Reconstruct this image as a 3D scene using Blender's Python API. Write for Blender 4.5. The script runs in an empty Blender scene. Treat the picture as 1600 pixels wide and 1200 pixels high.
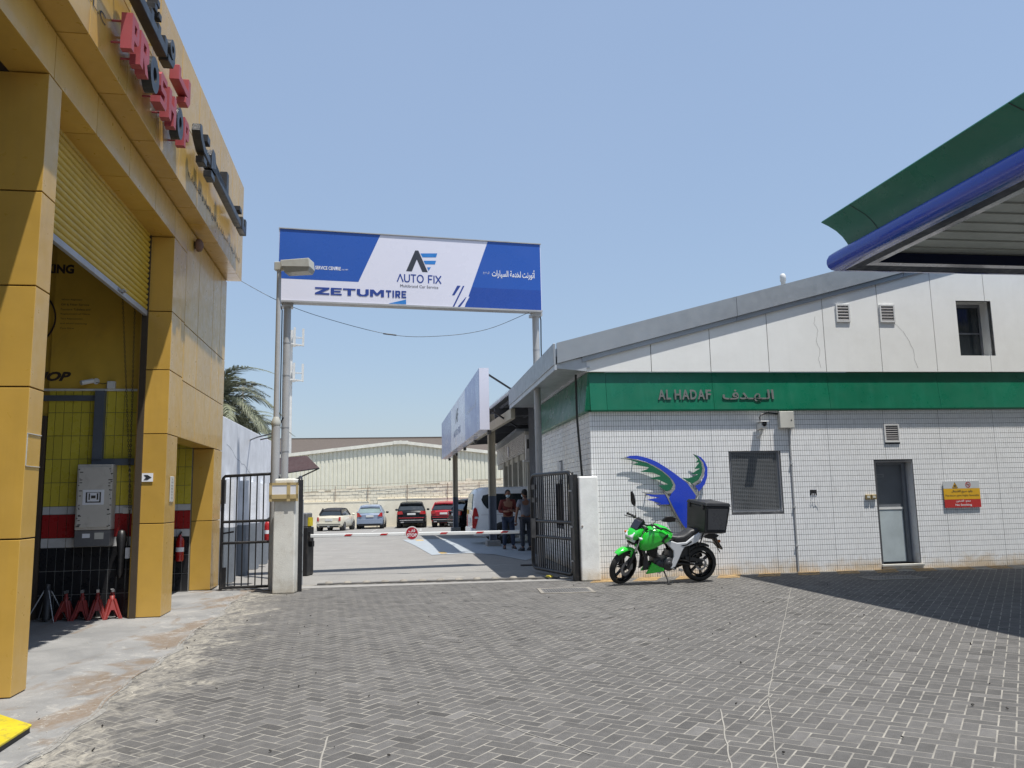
import bpy, bmesh, math, random
import numpy as np
from mathutils import Vector, Matrix, Euler
random.seed(7)
SC = bpy.context.scene
COL = SC.collection
R = math.radians

# ------------------------------------------------------------------ camera
CAM_H = 1.57
cam = bpy.data.cameras.new('camera'); cam_o = bpy.data.objects.new('camera', cam); COL.objects.link(cam_o)
cam.sensor_width = 36; cam.lens = 1265 / 1600 * 36; cam.clip_start = 0.05; cam.clip_end = 4000
_p, _r = R(7.95), R(1.15)
_f = Vector((0, math.cos(_p), math.sin(_p))); _ri = Vector((1, 0, 0)); _d = Vector((0, math.sin(_p), -math.cos(_p)))
_rt = math.cos(_r) * _ri + math.sin(_r) * _d; _dn = -math.sin(_r) * _ri + math.cos(_r) * _d
mw = Matrix((( _rt.x, -_dn.x, -_f.x, 0), (_rt.y, -_dn.y, -_f.y, 0), (_rt.z, -_dn.z, -_f.z, CAM_H), (0, 0, 0, 1)))
cam_o.matrix_world = mw
SC.camera = cam_o
# ------------------------------------------------------------------ sky and sun
SUN_TRAVEL = Vector((-0.245, 0.225, -1.0)).normalized()
sun_dir = -SUN_TRAVEL
elev = math.asin(sun_dir.z); azim = math.atan2(sun_dir.x, sun_dir.y)
W = bpy.data.worlds.new('World'); SC.world = W; W.use_nodes = True
wn = W.node_tree.nodes; wl = W.node_tree.links
bg = wn['Background']; sky = wn.new('ShaderNodeTexSky'); sky.sky_type = 'NISHITA'; sky.sun_disc = False
sky.sun_elevation = elev; sky.sun_rotation = azim; sky.altitude = 0; sky.air_density = 1.5; sky.dust_density = 0.9; sky.ozone_density = 4.0
_hz = wn.new('ShaderNodeMix'); _hz.data_type = 'RGBA'; _hn = wn.new('ShaderNodeTexNoise'); _hn.inputs['Scale'].default_value = 1.6; _hn.inputs['Detail'].default_value = 4; _hr = wn.new('ShaderNodeMapRange'); _hr.inputs[1].default_value = .3; _hr.inputs[2].default_value = .7; _hr.inputs[3].default_value = .47; _hr.inputs[4].default_value = .60; wl.new(_hn.outputs['Fac'], _hr.inputs[0]); wl.new(_hr.outputs[0], _hz.inputs[0])       # even pale desert haze over the whole dome
wl.new(sky.outputs[0], _hz.inputs[6]); _hz.inputs[7].default_value = (2.9, 3.75, 5.35, 1)
wl.new(_hz.outputs[2], bg.inputs[0]); bg.inputs[1].default_value = 0.114
sl = bpy.data.lights.new('sun', 'SUN'); sl.energy = 5.0; sl.angle = R(0.5); sl.color = (1.0, 0.965, 0.9)
so = bpy.data.objects.new('sun', sl); COL.objects.link(so); so.rotation_euler = (-SUN_TRAVEL).to_track_quat('Z', 'Y').to_euler()
SC.view_settings.view_transform = 'Standard'; SC.view_settings.look = 'None'; SC.view_settings.gamma = 1
SC.view_settings.use_curve_mapping = False; SC.view_settings.exposure = 0.29

# ------------------------------------------------------------------ object helpers
def tag(o, label=None, cat=None, group=None, kind=None):
    if label: o['label'] = label
    if cat: o['category'] = cat
    if group: o['group'] = group
    if kind: o['kind'] = kind
    return o

def thing(name, label, cat, loc=(0, 0, 0), rz=0.0, group=None, rot=None):
    o = bpy.data.objects.new(name, None); COL.objects.link(o); o.empty_display_size = 0.2
    o.location = loc; o.rotation_euler = rot if rot is not None else (0, 0, rz)
    return tag(o, label, cat, group)

def mesh_obj(name, me, parent=None, loc=None, rot=None):
    o = bpy.data.objects.new(name, me); COL.objects.link(o)
    if parent is not None: o.parent = parent
    if loc is not None: o.location = loc
    if rot is not None: o.rotation_euler = rot
    return o

def copy_tree(o, parent=None):
    c = o.copy(); COL.objects.link(c); c.parent = parent
    for ch in o.children: copy_tree(ch, c)
    return c

class MB:
    def __init__(s): s.v = []; s.f = []; s.sm = []
    def add(s, vs, fs, sm=False):
        n = len(s.v); s.v += [tuple(a) for a in vs]; s.f += [tuple(i + n for i in f) for f in fs]; s.sm += [sm] * len(fs); return s
    def poly(s, pts, sm=False): return s.add(pts, [tuple(range(len(pts)))], sm)
    def box(s, x0, x1, y0, y1, z0, z1):
        vs = [(x0, y0, z0), (x1, y0, z0), (x1, y1, z0), (x0, y1, z0), (x0, y0, z1), (x1, y0, z1), (x1, y1, z1), (x0, y1, z1)]
        return s.add(vs, [(0, 3, 2, 1), (4, 5, 6, 7), (0, 1, 5, 4), (1, 2, 6, 5), (2, 3, 7, 6), (3, 0, 4, 7)])
    def cbox(s, c, sz, rot=(0, 0, 0)):
        m = Euler(rot).to_matrix(); hx, hy, hz = sz[0] / 2, sz[1] / 2, sz[2] / 2; c = Vector(c)
        vs = [c + m @ Vector(p) for p in ((-hx, -hy, -hz), (hx, -hy, -hz), (hx, hy, -hz), (-hx, hy, -hz), (-hx, -hy, hz), (hx, -hy, hz), (hx, hy, hz), (-hx, hy, hz))]
        return s.add(vs, [(0, 3, 2, 1), (4, 5, 6, 7), (0, 1, 5, 4), (1, 2, 6, 5), (2, 3, 7, 6), (3, 0, 4, 7)])
    def bar(s, a, b, w, h=None, up=(0, 0, 1)):
        a = Vector(a); b = Vector(b); h = h or w; d = (b - a).normalized(); up = Vector(up)
        if abs(d.dot(up)) > .98: up = Vector((1, 0, 0))
        x = d.cross(up).normalized() * (w / 2); y = x.normalized().cross(d) * (h / 2)
        vs = [a - x - y, a + x - y, a + x + y, a - x + y, b - x - y, b + x - y, b + x + y, b - x + y]
        return s.add(vs, [(0, 3, 2, 1), (4, 5, 6, 7), (0, 1, 5, 4), (1, 2, 6, 5), (2, 3, 7, 6), (3, 0, 4, 7)])
    def tube(s, pts, r, n=8, caps=True, closed=False):
        pts = [Vector(p) for p in pts]; m = len(pts)
        rs = r if isinstance(r, (list, tuple)) else [r] * m
        rings = []; prev = None
        for i, p in enumerate(pts):
            if closed: t = (pts[(i + 1) % m] - pts[i - 1])
            else: t = pts[min(i + 1, m - 1)] - pts[max(i - 1, 0)]
            t.normalize()
            if prev is None:
                a = Vector((0, 0, 1)) if abs(t.z) < .9 else Vector((1, 0, 0)); x = t.cross(a).normalized()
            else:
                x = prev - t * prev.dot(t); x.normalize()
            prev = x; y = t.cross(x)
            rings.append([p + (x * math.cos(2 * math.pi * k / n) + y * math.sin(2 * math.pi * k / n)) * rs[i] for k in range(n)])
        vs = [q for rr in rings for q in rr]; fs = []
        for i in range(m if closed else m - 1):
            j = (i + 1) % m
            for k in range(n): fs.append((i * n + k, i * n + (k + 1) % n, j * n + (k + 1) % n, j * n + k))
        s.add(vs, fs, True)
        if caps and not closed:
            s.add(rings[0], [tuple(range(n))[::-1]]); s.add(rings[-1], [tuple(range(n))])
        return s
    def prism(s, pts, fn, d0, d1):
        """outline pts (a,b) extruded from depth d0 to d1; fn(a,b,d)->xyz"""
        n = len(pts); vs = [fn(a, b, d0) for a, b in pts] + [fn(a, b, d1) for a, b in pts]
        return s.add(vs, [tuple(range(n))[::-1], tuple(range(n, 2 * n))] + [(i, (i + 1) % n, n + (i + 1) % n, n + i) for i in range(n)])
    def loft(s, rings, closed=True, caps=True, sm=True):
        n = len(rings[0]); vs = [p for r in rings for p in r]; fs = []
        for i in range(len(rings) - 1):
            for k in range(n if closed else n - 1): fs.append((i * n + k, i * n + (k + 1) % n, (i + 1) * n + (k + 1) % n, (i + 1) * n + k))
        s.add(vs, fs, sm)
        if caps: s.add(rings[0], [tuple(range(n))[::-1]]); s.add(rings[-1], [tuple(range(n))])
        return s
    def lathe(s, prof, c, axis='z', n=24, sm=True):
        """prof list of (r, h) round axis through c"""
        c = Vector(c); rings = []
        for r, h in prof:
            ring = []
            for k in range(n):
                a = 2 * math.pi * k / n; u, v = r * math.cos(a), r * math.sin(a)
                ring.append(c + (Vector((u, v, h)) if axis == 'z' else Vector((u, h, v)) if axis == 'y' else Vector((h, u, v))))
            rings.append(ring)
        return s.loft(rings, True, False, sm)
    def ball(s, c, r, nu=12, nv=8):
        if not isinstance(r, (tuple, list)): r = (r, r, r)
        c = Vector(c); rings = []
        for j in range(nv + 1):
            t = math.pi * j / nv; t = min(max(t, .02), math.pi - .02)
            rings.append([c + Vector((r[0] * math.sin(t) * math.cos(2 * math.pi * k / nu), r[1] * math.sin(t) * math.sin(2 * math.pi * k / nu), -r[2] * math.cos(t))) for k in range(nu)])
        return s.loft(rings, True, True)
    def mesh(s, name):
        me = bpy.data.meshes.new(name); me.from_pydata([tuple(v) for v in s.v], [], s.f); me.update()
        if any(s.sm): me.polygons.foreach_set('use_smooth', s.sm)
        return me
    def build(s, name, mat, parent=None, loc=None, rot=None, bev=0, seg=1, fix=False, **kw):
        me = s.mesh(name)
        if fix:
            bm = bmesh.new(); bm.from_mesh(me); bmesh.ops.recalc_face_normals(bm, faces=bm.faces); bm.to_mesh(me); bm.free()
        me.materials.append(mat); o = mesh_obj(name, me, parent, loc, rot)
        if bev:
            b = o.modifiers.new('bevel', 'BEVEL'); b.width = bev; b.segments = seg; b.limit_method = 'ANGLE'; b.angle_limit = R(40)
        return tag(o, **kw) if kw else o

def XZ(y0): return lambda a, b, d: (a, y0 + d, b)

# ------------------------------------------------------------------ materials
def nt(name):
    m = bpy.data.materials.new(name); m.use_nodes = True; t = m.node_tree
    return m, t, t.nodes['Principled BSDF']
def node(t, ty, **kw):
    n = t.nodes.new(ty)
    for k, v in kw.items(): setattr(n, k, v)
    return n
def math_(t, op, a, b=None, clamp=False):
    n = t.nodes.new('ShaderNodeMath'); n.operation = op; n.use_clamp = clamp
    for i, x in enumerate((a, b)):
        if x is None: continue
        if isinstance(x, (int, float)): n.inputs[i].default_value = x
        else: t.links.new(x, n.inputs[i])
    return n.outputs[0]
def noise(t, scale, detail=4, rough=.55, vec=None, dist=0):
    n = t.nodes.new('ShaderNodeTexNoise'); n.inputs['Scale'].default_value = scale; n.inputs['Detail'].default_value = detail
    n.inputs['Roughness'].default_value = rough; n.inputs['Distortion'].default_value = dist
    if vec is not None: t.links.new(vec, n.inputs['Vector'])
    return n.outputs['Fac']
def ramp(t, fac, lo, hi, a=0.0, b=1.0):
    n = t.nodes.new('ShaderNodeMapRange'); n.inputs[1].default_value = lo; n.inputs[2].default_value = hi
    n.inputs[3].default_value = a; n.inputs[4].default_value = b; t.links.new(fac, n.inputs[0]); return n.outputs[0]
def mixc(t, fac, a, b, mode='MIX'):
    n = t.nodes.new('ShaderNodeMix'); n.data_type = 'RGBA'; n.blend_type = mode
    for i, x in ((0, fac), (6, a), (7, b)):
        if isinstance(x, (int, float)): n.inputs[i].default_value = x
        elif isinstance(x, tuple): n.inputs[i].default_value = (*x[:3], 1)
        else: t.links.new(x, n.inputs[i])
    return n.outputs[2]
def pos(t, obj=False):
    if obj: return t.nodes.new('ShaderNodeTexCoord').outputs['Object']
    return t.nodes.new('ShaderNodeNewGeometry').outputs['Position']
def stretch(t, vec, s):
    n = t.nodes.new('ShaderNodeMapping'); n.inputs['Scale'].default_value = s; t.links.new(vec, n.inputs['Vector']); return n.outputs[0]
def bump(t, bsdf, h, strength=.3, dist=.01):
    n = t.nodes.new('ShaderNodeBump'); n.inputs['Strength'].default_value = strength; n.inputs['Distance'].default_value = dist
    t.links.new(h, n.inputs['Height']); t.links.new(n.outputs[0], bsdf.inputs['Normal'])

def M(name, col, rough=.6, metal=0., var=.12, scale=2.5, bmp=0., bscale=60, dirt=0., dcol=(.25, .22, .18), dscale=1.2, rnd=0., coat=0., streak=0., spec=.5, wobble=0., splash=None, tone=False):
    m, t, b = nt(name); p = pos(t)
    n1 = noise(t, scale, 5, .6, p)
    f = ramp(t, n1, .3, .7, 1 - var, 1 + var)
    if rnd:
        oi = t.nodes.new('ShaderNodeObjectInfo'); f = math_(t, 'MULTIPLY', f, ramp(t, oi.outputs['Random'], 0, 1, 1 - rnd, 1 + rnd))
    if tone:
        at = t.nodes.new('ShaderNodeAttribute'); at.attribute_name = 'tone'; f = math_(t, 'MULTIPLY', f, at.outputs['Fac'])
    cc = t.nodes.new('ShaderNodeCombineXYZ')
    for i in range(3): t.links.new(math_(t, 'MULTIPLY', f, col[i]), cc.inputs[i])
    c = cc.outputs[0]
    if streak:
        s = noise(t, 1, 4, .6, stretch(t, p, (9, 9, .5)))
        c = mixc(t, ramp(t, s, .52, .75, 0, streak), c, dcol)
    if dirt:
        d = noise(t, dscale, 8, .68, p, .4)
        c = mixc(t, ramp(t, d, .52, .72, 0, dirt), c, dcol)
    if splash:
        sz = t.nodes.new('ShaderNodeSeparateXYZ'); t.links.new(p, sz.inputs[0])
        k_ = math_(t, 'ADD', ramp(t, sz.outputs[2], 0, splash[0], .34, -.25), noise(t, 2.6, 7, .7, p, .5))
        c = mixc(t, ramp(t, k_, .52, .85, 0, .75), c, splash[1])
    t.links.new(c, b.inputs['Base Color'])
    t.links.new(ramp(t, noise(t, scale * 3, 4, .6, p), .3, .7, max(rough - .08, .02), min(rough + .1, 1)), b.inputs['Roughness'])
    b.inputs['Metallic'].default_value = metal; b.inputs['Specular IOR Level'].default_value = spec
    if coat: b.inputs['Coat Weight'].default_value = coat; b.inputs['Coat Roughness'].default_value = .05
    if bmp: bump(t, b, noise(t, bscale, 5, .6, p), bmp, .004)
    elif wobble: bump(t, b, noise(t, 2.2, 2, .5, p), wobble, .02)
    return m

mat = {}
def mk(k, *a, **kw): mat[k] = M(k, *a, **kw); return mat[k]
mk('cladding', (.52, .315, .062), .34, var=.06, rnd=.07, dirt=.10, dcol=(.34, .21, .07), dscale=1.2, streak=.16, wobble=.22, spec=.5, coat=.18)
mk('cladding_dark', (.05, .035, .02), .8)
mk('shutter_yellow', (.52, .35, .035), .45, var=.08, dirt=.2, dcol=(.25, .18, .08))
mk('letter_red', (.34, .055, .065), .5, var=.1, dirt=.15, dcol=(.42, .25, .22))
mk('letter_black', (.018, .02, .024), .4, var=.2, dirt=.15, dcol=(.2, .19, .17))
mk('letter_print', (.05, .045, .04), .7)
mk('tile_yellow', (.60, .50, .06), .3, var=.05, rnd=.07)
mk('tile_white', (.55, .55, .55), .3, var=.05, rnd=.05)
mk('tile_red', (.34, .022, .022), .3, var=.06, rnd=.06)
mk('tile_black', (.018, .018, .02), .3, var=.1, rnd=.2)
mk('grout', (.16, .15, .12), .9)
mk('grout_light', (.4, .4, .39), .9)
mk('room_yellow', (.62, .40, .05), .6, var=.08, dirt=.3, dcol=(.22, .14, .05))
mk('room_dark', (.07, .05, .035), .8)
mk('print_dark', (.04, .025, .02), .7)
mk('white_metal', (.62, .62, .60), .4, dirt=.15)
mk('cabinet', (.54, .51, .46), .5, var=.06, dirt=.35, dcol=(.22, .19, .16), dscale=5)
mk('cabinet_grey', (.13, .13, .135), .5, dirt=.3, dcol=(.3, .3, .3), dscale=7)
mk('duct', (.10, .115, .14), .5)
mk('jack_red', (.22, .022, .018), .5, dirt=.5, dcol=(.12, .05, .04), dscale=9)
mk('steel', (.30, .30, .31), .4, metal=.7, dirt=.2, dcol=(.12, .10, .09), dscale=9)
mk('chain', (.06, .055, .05), .5, metal=.5)
mk('galv', (.36, .37, .385), .45, metal=.25, var=.1, dirt=.2, dcol=(.24, .23, .22), dscale=5)
mk('pole_grey', (.38, .385, .39), .5, var=.06, dirt=.22, dcol=(.25, .24, .23), dscale=6)
mk('lamp_body', (.42, .42, .38), .5, dirt=.3, dcol=(.27, .25, .2), dscale=8, streak=.2)
mk('lamp_glass', (.30, .30, .27), .2)
mk('sign_white', (.70, .70, .80), .28, var=.008, scale=.5, spec=.4)
mk('sign_blue', (.025, .095, .40), .28, var=.01, scale=.5, spec=.4)
mk('sign_blue_deep', (.022, .07, .33), .28, var=.03, spec=.4)
mk('sign_ink', (.03, .035, .05), .4)
mk('sign_azure', (.03, .20, .56), .3)
mk('sign_navy', (.02, .05, .26), .3)
mk('sign_text_white', (.78, .78, .8), .4, var=.02)
mk('sign_text_pale', (.30, .34, .55), .3, var=.01, scale=.4)
mk('sign_shaded_white', (.74, .75, .80), .2, var=.02)
mk('frame_grey', (.40, .40, .40), .45, metal=.3)
mk('black_metal', (.014, .014, .016), .38, var=.2, dirt=.2, dcol=(.16, .13, .1), dscale=12)
mk('plaster_cream', (.66, .65, .60), .85, bmp=.9, bscale=70, dirt=.5, dcol=(.42, .38, .32), dscale=3.2, splash=(.6, (.4, .35, .27)))
mk('plaster_white', (.82, .82, .80), .85, bmp=1.0, bscale=55, dirt=.3, dcol=(.5, .47, .42), dscale=3, splash=(.5, (.5, .42, .3)))
mk('cardboard', (.48, .37, .18), .7, dirt=.15)
mk('paper', (.75, .76, .80), .6, var=.04, wobble=.5)
mk('wall_blue_white', (.70, .72, .76), .85, bmp=.8, bscale=40, dirt=.25, dcol=(.6, .61, .63))
mk('dado_grey', (.20, .225, .26), .7, bmp=.4, dirt=.3, dcol=(.13, .14, .16))
mk('ext_red', (.36, .012, .012), .25, coat=.5)
mk('white_plastic', (.68, .68, .66), .4, dirt=.15, dcol=(.4, .38, .33))
mk('stop_red', (.42, .012, .03), .35)
mk('arm_white', (.74, .75, .74), .4, var=.04)
mk('concrete', (.27, .26, .245), .85, bmp=.35, bscale=90, dirt=.3, dcol=(.26, .24, .22), dscale=2)
mk('iron', (.17, .165, .16), .6, metal=.2, var=.2)
mk('stud_dark', (.10, .095, .09), .9, var=.3, scale=5)
mk('stud', (.24, .22, .19), .9, var=.3, scale=5)
mk('warehouse_cream', (.74, .72, .60), .5, var=.05, dirt=.15, dcol=(.47, .43, .33), dscale=.8)
mk('warehouse_trim', (.72, .70, .62), .6)
mk('roof_brown', (.092, .073, .060), .7, var=.05)
mk('block_cream', (.78, .71, .56), .9, var=.06, bmp=.5, bscale=25, rnd=.05, dirt=.3, dcol=(.50, .42, .30), dscale=1.5)
mk('mortar', (.38, .33, .25), .95)
mk('rust', (.16, .09, .06), .8)
mk('awning_red', (.035, .012, .013), .7)
mk('palm_leaf', (.15, .16, .10), .6, var=.3, scale=8, rnd=.2)
mk('palm_dry', (.16, .10, .05), .8, var=.3)
mk('palm_trunk', (.17, .12, .075), .9, bmp=.8, bscale=20)
mk('tile_wall', (.80, .80, .80), .28, var=.035, scale=1.2, dirt=.12, dcol=(.55, .52, .46), dscale=1.4, splash=(.45, (.55, .40, .22)))
mk('tile_wall_t', (.82, .82, .82), .28, var=.035, scale=1.2, dirt=.10, dcol=(.62, .59, .53), dscale=1.4, streak=.07, splash=(.45, (.55, .40, .22)), tone=True)
mk('tile_joint', (.06, .063, .07), .9, dirt=.5, dcol=(.24, .24, .24), dscale=3)
mk('gable_white', (.80, .80, .775), .8, var=.03, bmp=.25, bscale=110, dirt=.15, dcol=(.55, .53, .47), streak=.08)
mk('gap_dark', (.04, .04, .04), .9)
mk('roof_alu', (.33, .355, .38), .42, metal=.35, var=.06, rnd=.04, dirt=.12, dcol=(.42, .42, .42))
mk('roof_alu_light', (.44, .46, .48), .4, metal=.3)
mk('green_band', (.004, .13, .068), .32, var=.10, scale=1.2, dirt=.10, dcol=(.02, .22, .14), streak=.22, rnd=.05)
mk('letters_grey', (.20, .21, .20), .4, metal=.3)
mk('door_grey', (.13, .14, .155), .5)
mk('door_light', (.38, .43, .45), .5, dirt=.1)
mk('door_frame', (.17, .18, .20), .5)
mk('sill_stone', (.56, .54, .49), .7, dirt=.2)
mk('vent_frame', (.62, .62, .61), .5)
mk('vent_slat', (.20, .19, .19), .6)
mk('glass_dark', (.03, .038, .045), .06, spec=.7)
mk('grille', (.20, .21, .22), .5)
mk('blind', (.10, .105, .115), .7)
mk('box_cream', (.52, .51, .46), .5)
mk('brass', (.30, .22, .09), .5)
mk('sg_yellow', (.66, .37, .01), .45, var=.04)
mk('sg_red', (.44, .025, .02), .45, var=.04)
mk('sg_white', (.50, .52, .53), .5, var=.04)
mk('wing_blue', (.018, .055, .50), .25, var=.04)
mk('wing_green', (.01, .13, .065), .3, var=.04)
mk('wing_steel', (.42, .41, .38), .3, metal=.7, var=.12, scale=9)
mk('canopy_green', (.005, .13, .07), .3, var=.10, scale=.8, streak=.15, dcol=(.03, .15, .10))
mk('canopy_blue', (.010, .04, .36), .22, var=.04, coat=.3)
mk('canopy_navy', (.004, .008, .03), .5, spec=.12)
mk('canopy_trim', (.32, .31, .36), .2, metal=.3)
mk('soffit_plank', (.34, .36, .34), .45, var=.05)
mk('canopy_light', (.6, .58, .45), .4)
mk('bike_green', (.02, .50, .035), .22, var=.04, coat=.8)
mk('bike_white', (.62, .63, .65), .28, var=.04, coat=.4)
mk('bike_black', (.012, .012, .013), .35, var=.15)
mk('bike_plastic', (.022, .022, .024), .5, var=.15)
mk('tyre', (.022, .021, .020), .8, bmp=.5, bscale=90, dirt=.3, dcol=(.10, .09, .08), dscale=9)
mk('seat_vinyl', (.03, .03, .032), .5)
mk('chrome', (.6, .6, .6), .18, metal=1)
mk('engine', (.05, .05, .053), .45, metal=.4)
mk('lamp_clear', (.65, .67, .70), .1, spec=.8)
mk('amber', (.5, .14, .02), .3)
mk('smoked', (.02, .02, .03), .06, spec=.8)
mk('box_black', (.016, .017, .020), .42, var=.12, dirt=.12, dcol=(.07, .07, .07), dscale=6)
mk('box_panel', (.07, .072, .078), .3, var=.1)
mk('carport_roof', (.12, .125, .13), .6)
mk('carport_edge', (.55, .56, .56), .5)
mk('carport_steel', (.085, .09, .10), .6)
mk('col_beige', (.43, .39, .30), .6, var=.06, dirt=.1)
mk('col_slate', (.12, .14, .18), .6)
mk('garage_slat', (.50, .48, .46), .5)
mk('garage_wall', (.46, .44, .38), .7)
mk('garage_dark', (.055, .052, .045), .8)
for k, c in dict(car_cream=(.66, .62, .50), car_silver=(.22, .27, .36), car_black=(.012, .014, .018), car_red=(.36, .02, .03), car_navy=(.008, .011, .016), van_white=(.82, .84, .86)).items():
    mk(k, c, .25, var=.03, coat=0 if max(c) < .1 else .5, spec=.12 if max(c) < .1 else .3)
mk('car_glass', (.022, .028, .032), .05, spec=.8)
mk('car_glass_light', (.20, .26, .25), .08, spec=.8)
mk('tail_red', (.45, .012, .015), .15, coat=.6)
mk('plate', (.6, .6, .58), .5)
mk('hub', (.30, .30, .31), .3, metal=.7)
mk('soft_top', (.02, .02, .022), .8)
mk('skin', (.23, .115, .07), .6, var=.05)
mk('hair', (.012, .01, .009), .7)
mk('shirt_red', (.13, .022, .018), .85, var=.15, scale=12)
mk('shirt_grey', (.19, .20, .24), .85, var=.12, scale=12)
mk('jeans', (.035, .05, .09), .85, var=.2, scale=12)
mk('trousers', (.045, .05, .065), .85, var=.2, scale=12)
mk('mask', (.45, .60, .66), .7)
mk('shoe', (.02, .02, .025), .6)
mk('sole', (.6, .6, .6), .6)
mk('ramp_yellow', (.55, .44, .015), .6, var=.15, dirt=.95, dcol=(.18, .15, .06), dscale=16)
mk('ramp_metal', (.05, .045, .04), .7)
mk('mast_white', (.56, .56, .55), .6)
mk('lens_black', (.01, .01, .012), .15)
mk('sand_line', (.28, .265, .235), .95, var=.15, scale=9)
mk('debris', (.03, .028, .025), .9)
mk('debris_pale', (.5, .48, .40), .9)

def paver_mat():
    m, t, b = nt('paver'); p = pos(t)
    at = t.nodes.new('ShaderNodeAttribute'); at.attribute_name = 'tone'
    fine = noise(t, 160, 3, .7, p); mid = noise(t, 12, 5, .65, p); big = noise(t, .55, 5, .6, p, .6)
    v = math_(t, 'MULTIPLY', ramp(t, fine, .3, .7, .72, 1.3), ramp(t, mid, .3, .7, .86, 1.16))
    v = math_(t, 'MULTIPLY', v, ramp(t, big, .3, .7, .92, 1.08))
    v = math_(t, 'MULTIPLY', v, at.outputs['Fac'])
    cc = t.nodes.new('ShaderNodeCombineXYZ')
    for i, c in enumerate((.100, .096, .092)): t.links.new(math_(t, 'MULTIPLY', v, c), cc.inputs[i])
    sx = t.nodes.new('ShaderNodeSeparateXYZ'); t.links.new(p, sx.inputs[0])
    # dried cement smears along the apron edge and thin dust elsewhere
    d = math_(t, 'ADD', sx.outputs[0], math_(t, 'MULTIPLY', sx.outputs[1], .18)); d = math_(t, 'ADD', d, 2.15)
    band = ramp(t, d, .15, 1.5, 1, 0)
    sm = noise(t, 1.6, 8, .72, p, .8); sm2 = noise(t, 9, 6, .7, stretch(t, p, (1, .45, 1)), 1.2)
    smear = math_(t, 'MULTIPLY', ramp(t, math_(t, 'ADD', math_(t, 'MULTIPLY', sm, .6), math_(t, 'MULTIPLY', band, .23)), .42, .52), ramp(t, sm2, .38, .62))
    c = mixc(t, math_(t, 'MULTIPLY', smear, .8), cc.outputs[0], (.40, .37, .31))
    dust = math_(t, 'MULTIPLY', ramp(t, noise(t, 2.3, 8, .75, p, .5), .5, .72), ramp(t, noise(t, 30, 4, .7, p), .35, .7))
    c = mixc(t, math_(t, 'MULTIPLY', dust, .30), c, (.30, .28, .25))
    oil = ramp(t, noise(t, 1.1, 3, .5, stretch(t, p, (1, .8, 1)), .3), .62, .74, 0, .18)
    c = mixc(t, oil, c, (.055, .053, .05))
    t.links.new(c, b.inputs['Base Color']); b.inputs['Roughness'].default_value = .82; b.inputs['Specular IOR Level'].default_value = .25
    bump(t, b, fine, .35, .003); return m
mat['paver'] = paver_mat()
def joint_mat():
    m, t, b = nt('joint_sand'); p = pos(t)
    v = ramp(t, noise(t, 3, 6, .7, p, .5), .36, .62)
    c = mixc(t, v, (.15, .142, .13), (.33, .31, .27)); c = mixc(t, ramp(t, noise(t, 200, 2, .6, p), .3, .7, 0, .3), c, (.2, .18, .15))
    t.links.new(c, b.inputs['Base Color']); b.inputs['Roughness'].default_value = .95; return m
mat['joint_sand'] = joint_mat()
def apron_mat():
    m, t, b = nt('apron_concrete'); p = pos(t)
    a = noise(t, 1.3, 8, .65, p, .5); f = noise(t, 45, 5, .7, p)
    c = mixc(t, ramp(t, a, .35, .68), (.20, .20, .198), (.30, .295, .285))
    c = mixc(t, ramp(t, f, .3, .7, 0, .25), c, (.2, .195, .19))
    st = noise(t, 1.9, 7, .6, stretch(t, p, (1, .55, 1)), .6)
    sx = t.nodes.new('ShaderNodeSeparateXYZ'); t.links.new(p, sx.inputs[0])
    d = math_(t, 'ADD', sx.outputs[0], math_(t, 'MULTIPLY', sx.outputs[1], .18)); d = math_(t, 'ADD', d, 2.2)
    near = ramp(t, d, -1.0, -.15, 0, .16)
    c = mixc(t, math_(t, 'MULTIPLY', ramp(t, math_(t, 'ADD', st, near), .60, .70), ramp(t, f, .3, .55, .35, .85)), c, (.185, .13, .082))
    cr = noise(t, 4.5, 8, .8, p, 1.5)
    c = mixc(t, ramp(t, math_(t, 'ABSOLUTE', math_(t, 'SUBTRACT', cr, .5)), 0, .012, .5, 0), c, (.15, .14, .13))
    c = mixc(t, ramp(t, math_(t, 'ADD', noise(t, 5, 8, .75, p, 1), math_(t, 'MULTIPLY', near, .5)), .62, .68, 0, .6), c, (.38, .365, .335))
    t.links.new(c, b.inputs['Base Color']); t.links.new(ramp(t, a, .3, .7, .55, .85), b.inputs['Roughness']); bump(t, b, math_(t, 'ADD', f, st), .35, .006); return m
mat['apron'] = apron_mat()
def lot_mat():
    m, t, b = nt('lot_paving'); p = pos(t)
    mp = t.nodes.new('ShaderNodeMapping'); mp.inputs['Rotation'].default_value = (0, 0, R(9)); t.links.new(p, mp.inputs['Vector'])
    br = t.nodes.new('ShaderNodeTexBrick'); br.inputs['Scale'].default_value = 1; br.inputs['Brick Width'].default_value = .21; br.inputs['Row Height'].default_value = .105
    br.inputs['Mortar Size'].default_value = .008; br.inputs['Color1'].default_value = (.20, .19, .18, 1); br.inputs['Color2'].default_value = (.24, .23, .215, 1); br.inputs['Mortar'].default_value = (.30, .28, .25, 1)
    t.links.new(mp.outputs[0], br.inputs['Vector'])
    c = mixc(t, ramp(t, noise(t, .7, 7, .65, p, .6), .35, .65, 0, .75), br.outputs['Color'], (.29, .28, .26))
    c = mixc(t, ramp(t, noise(t, 60, 4, .7, p), .3, .7, 0, .5), c, (.15, .145, .14))
    c = mixc(t, ramp(t, noise(t, 1.8, 8, .7, p, .6), .56, .66, 0, .4), c, (.38, .36, .32))
    t.links.new(c, b.inputs['Base Color']); b.inputs['Roughness'].default_value = .88; return m
mat['lot'] = lot_mat()
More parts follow.
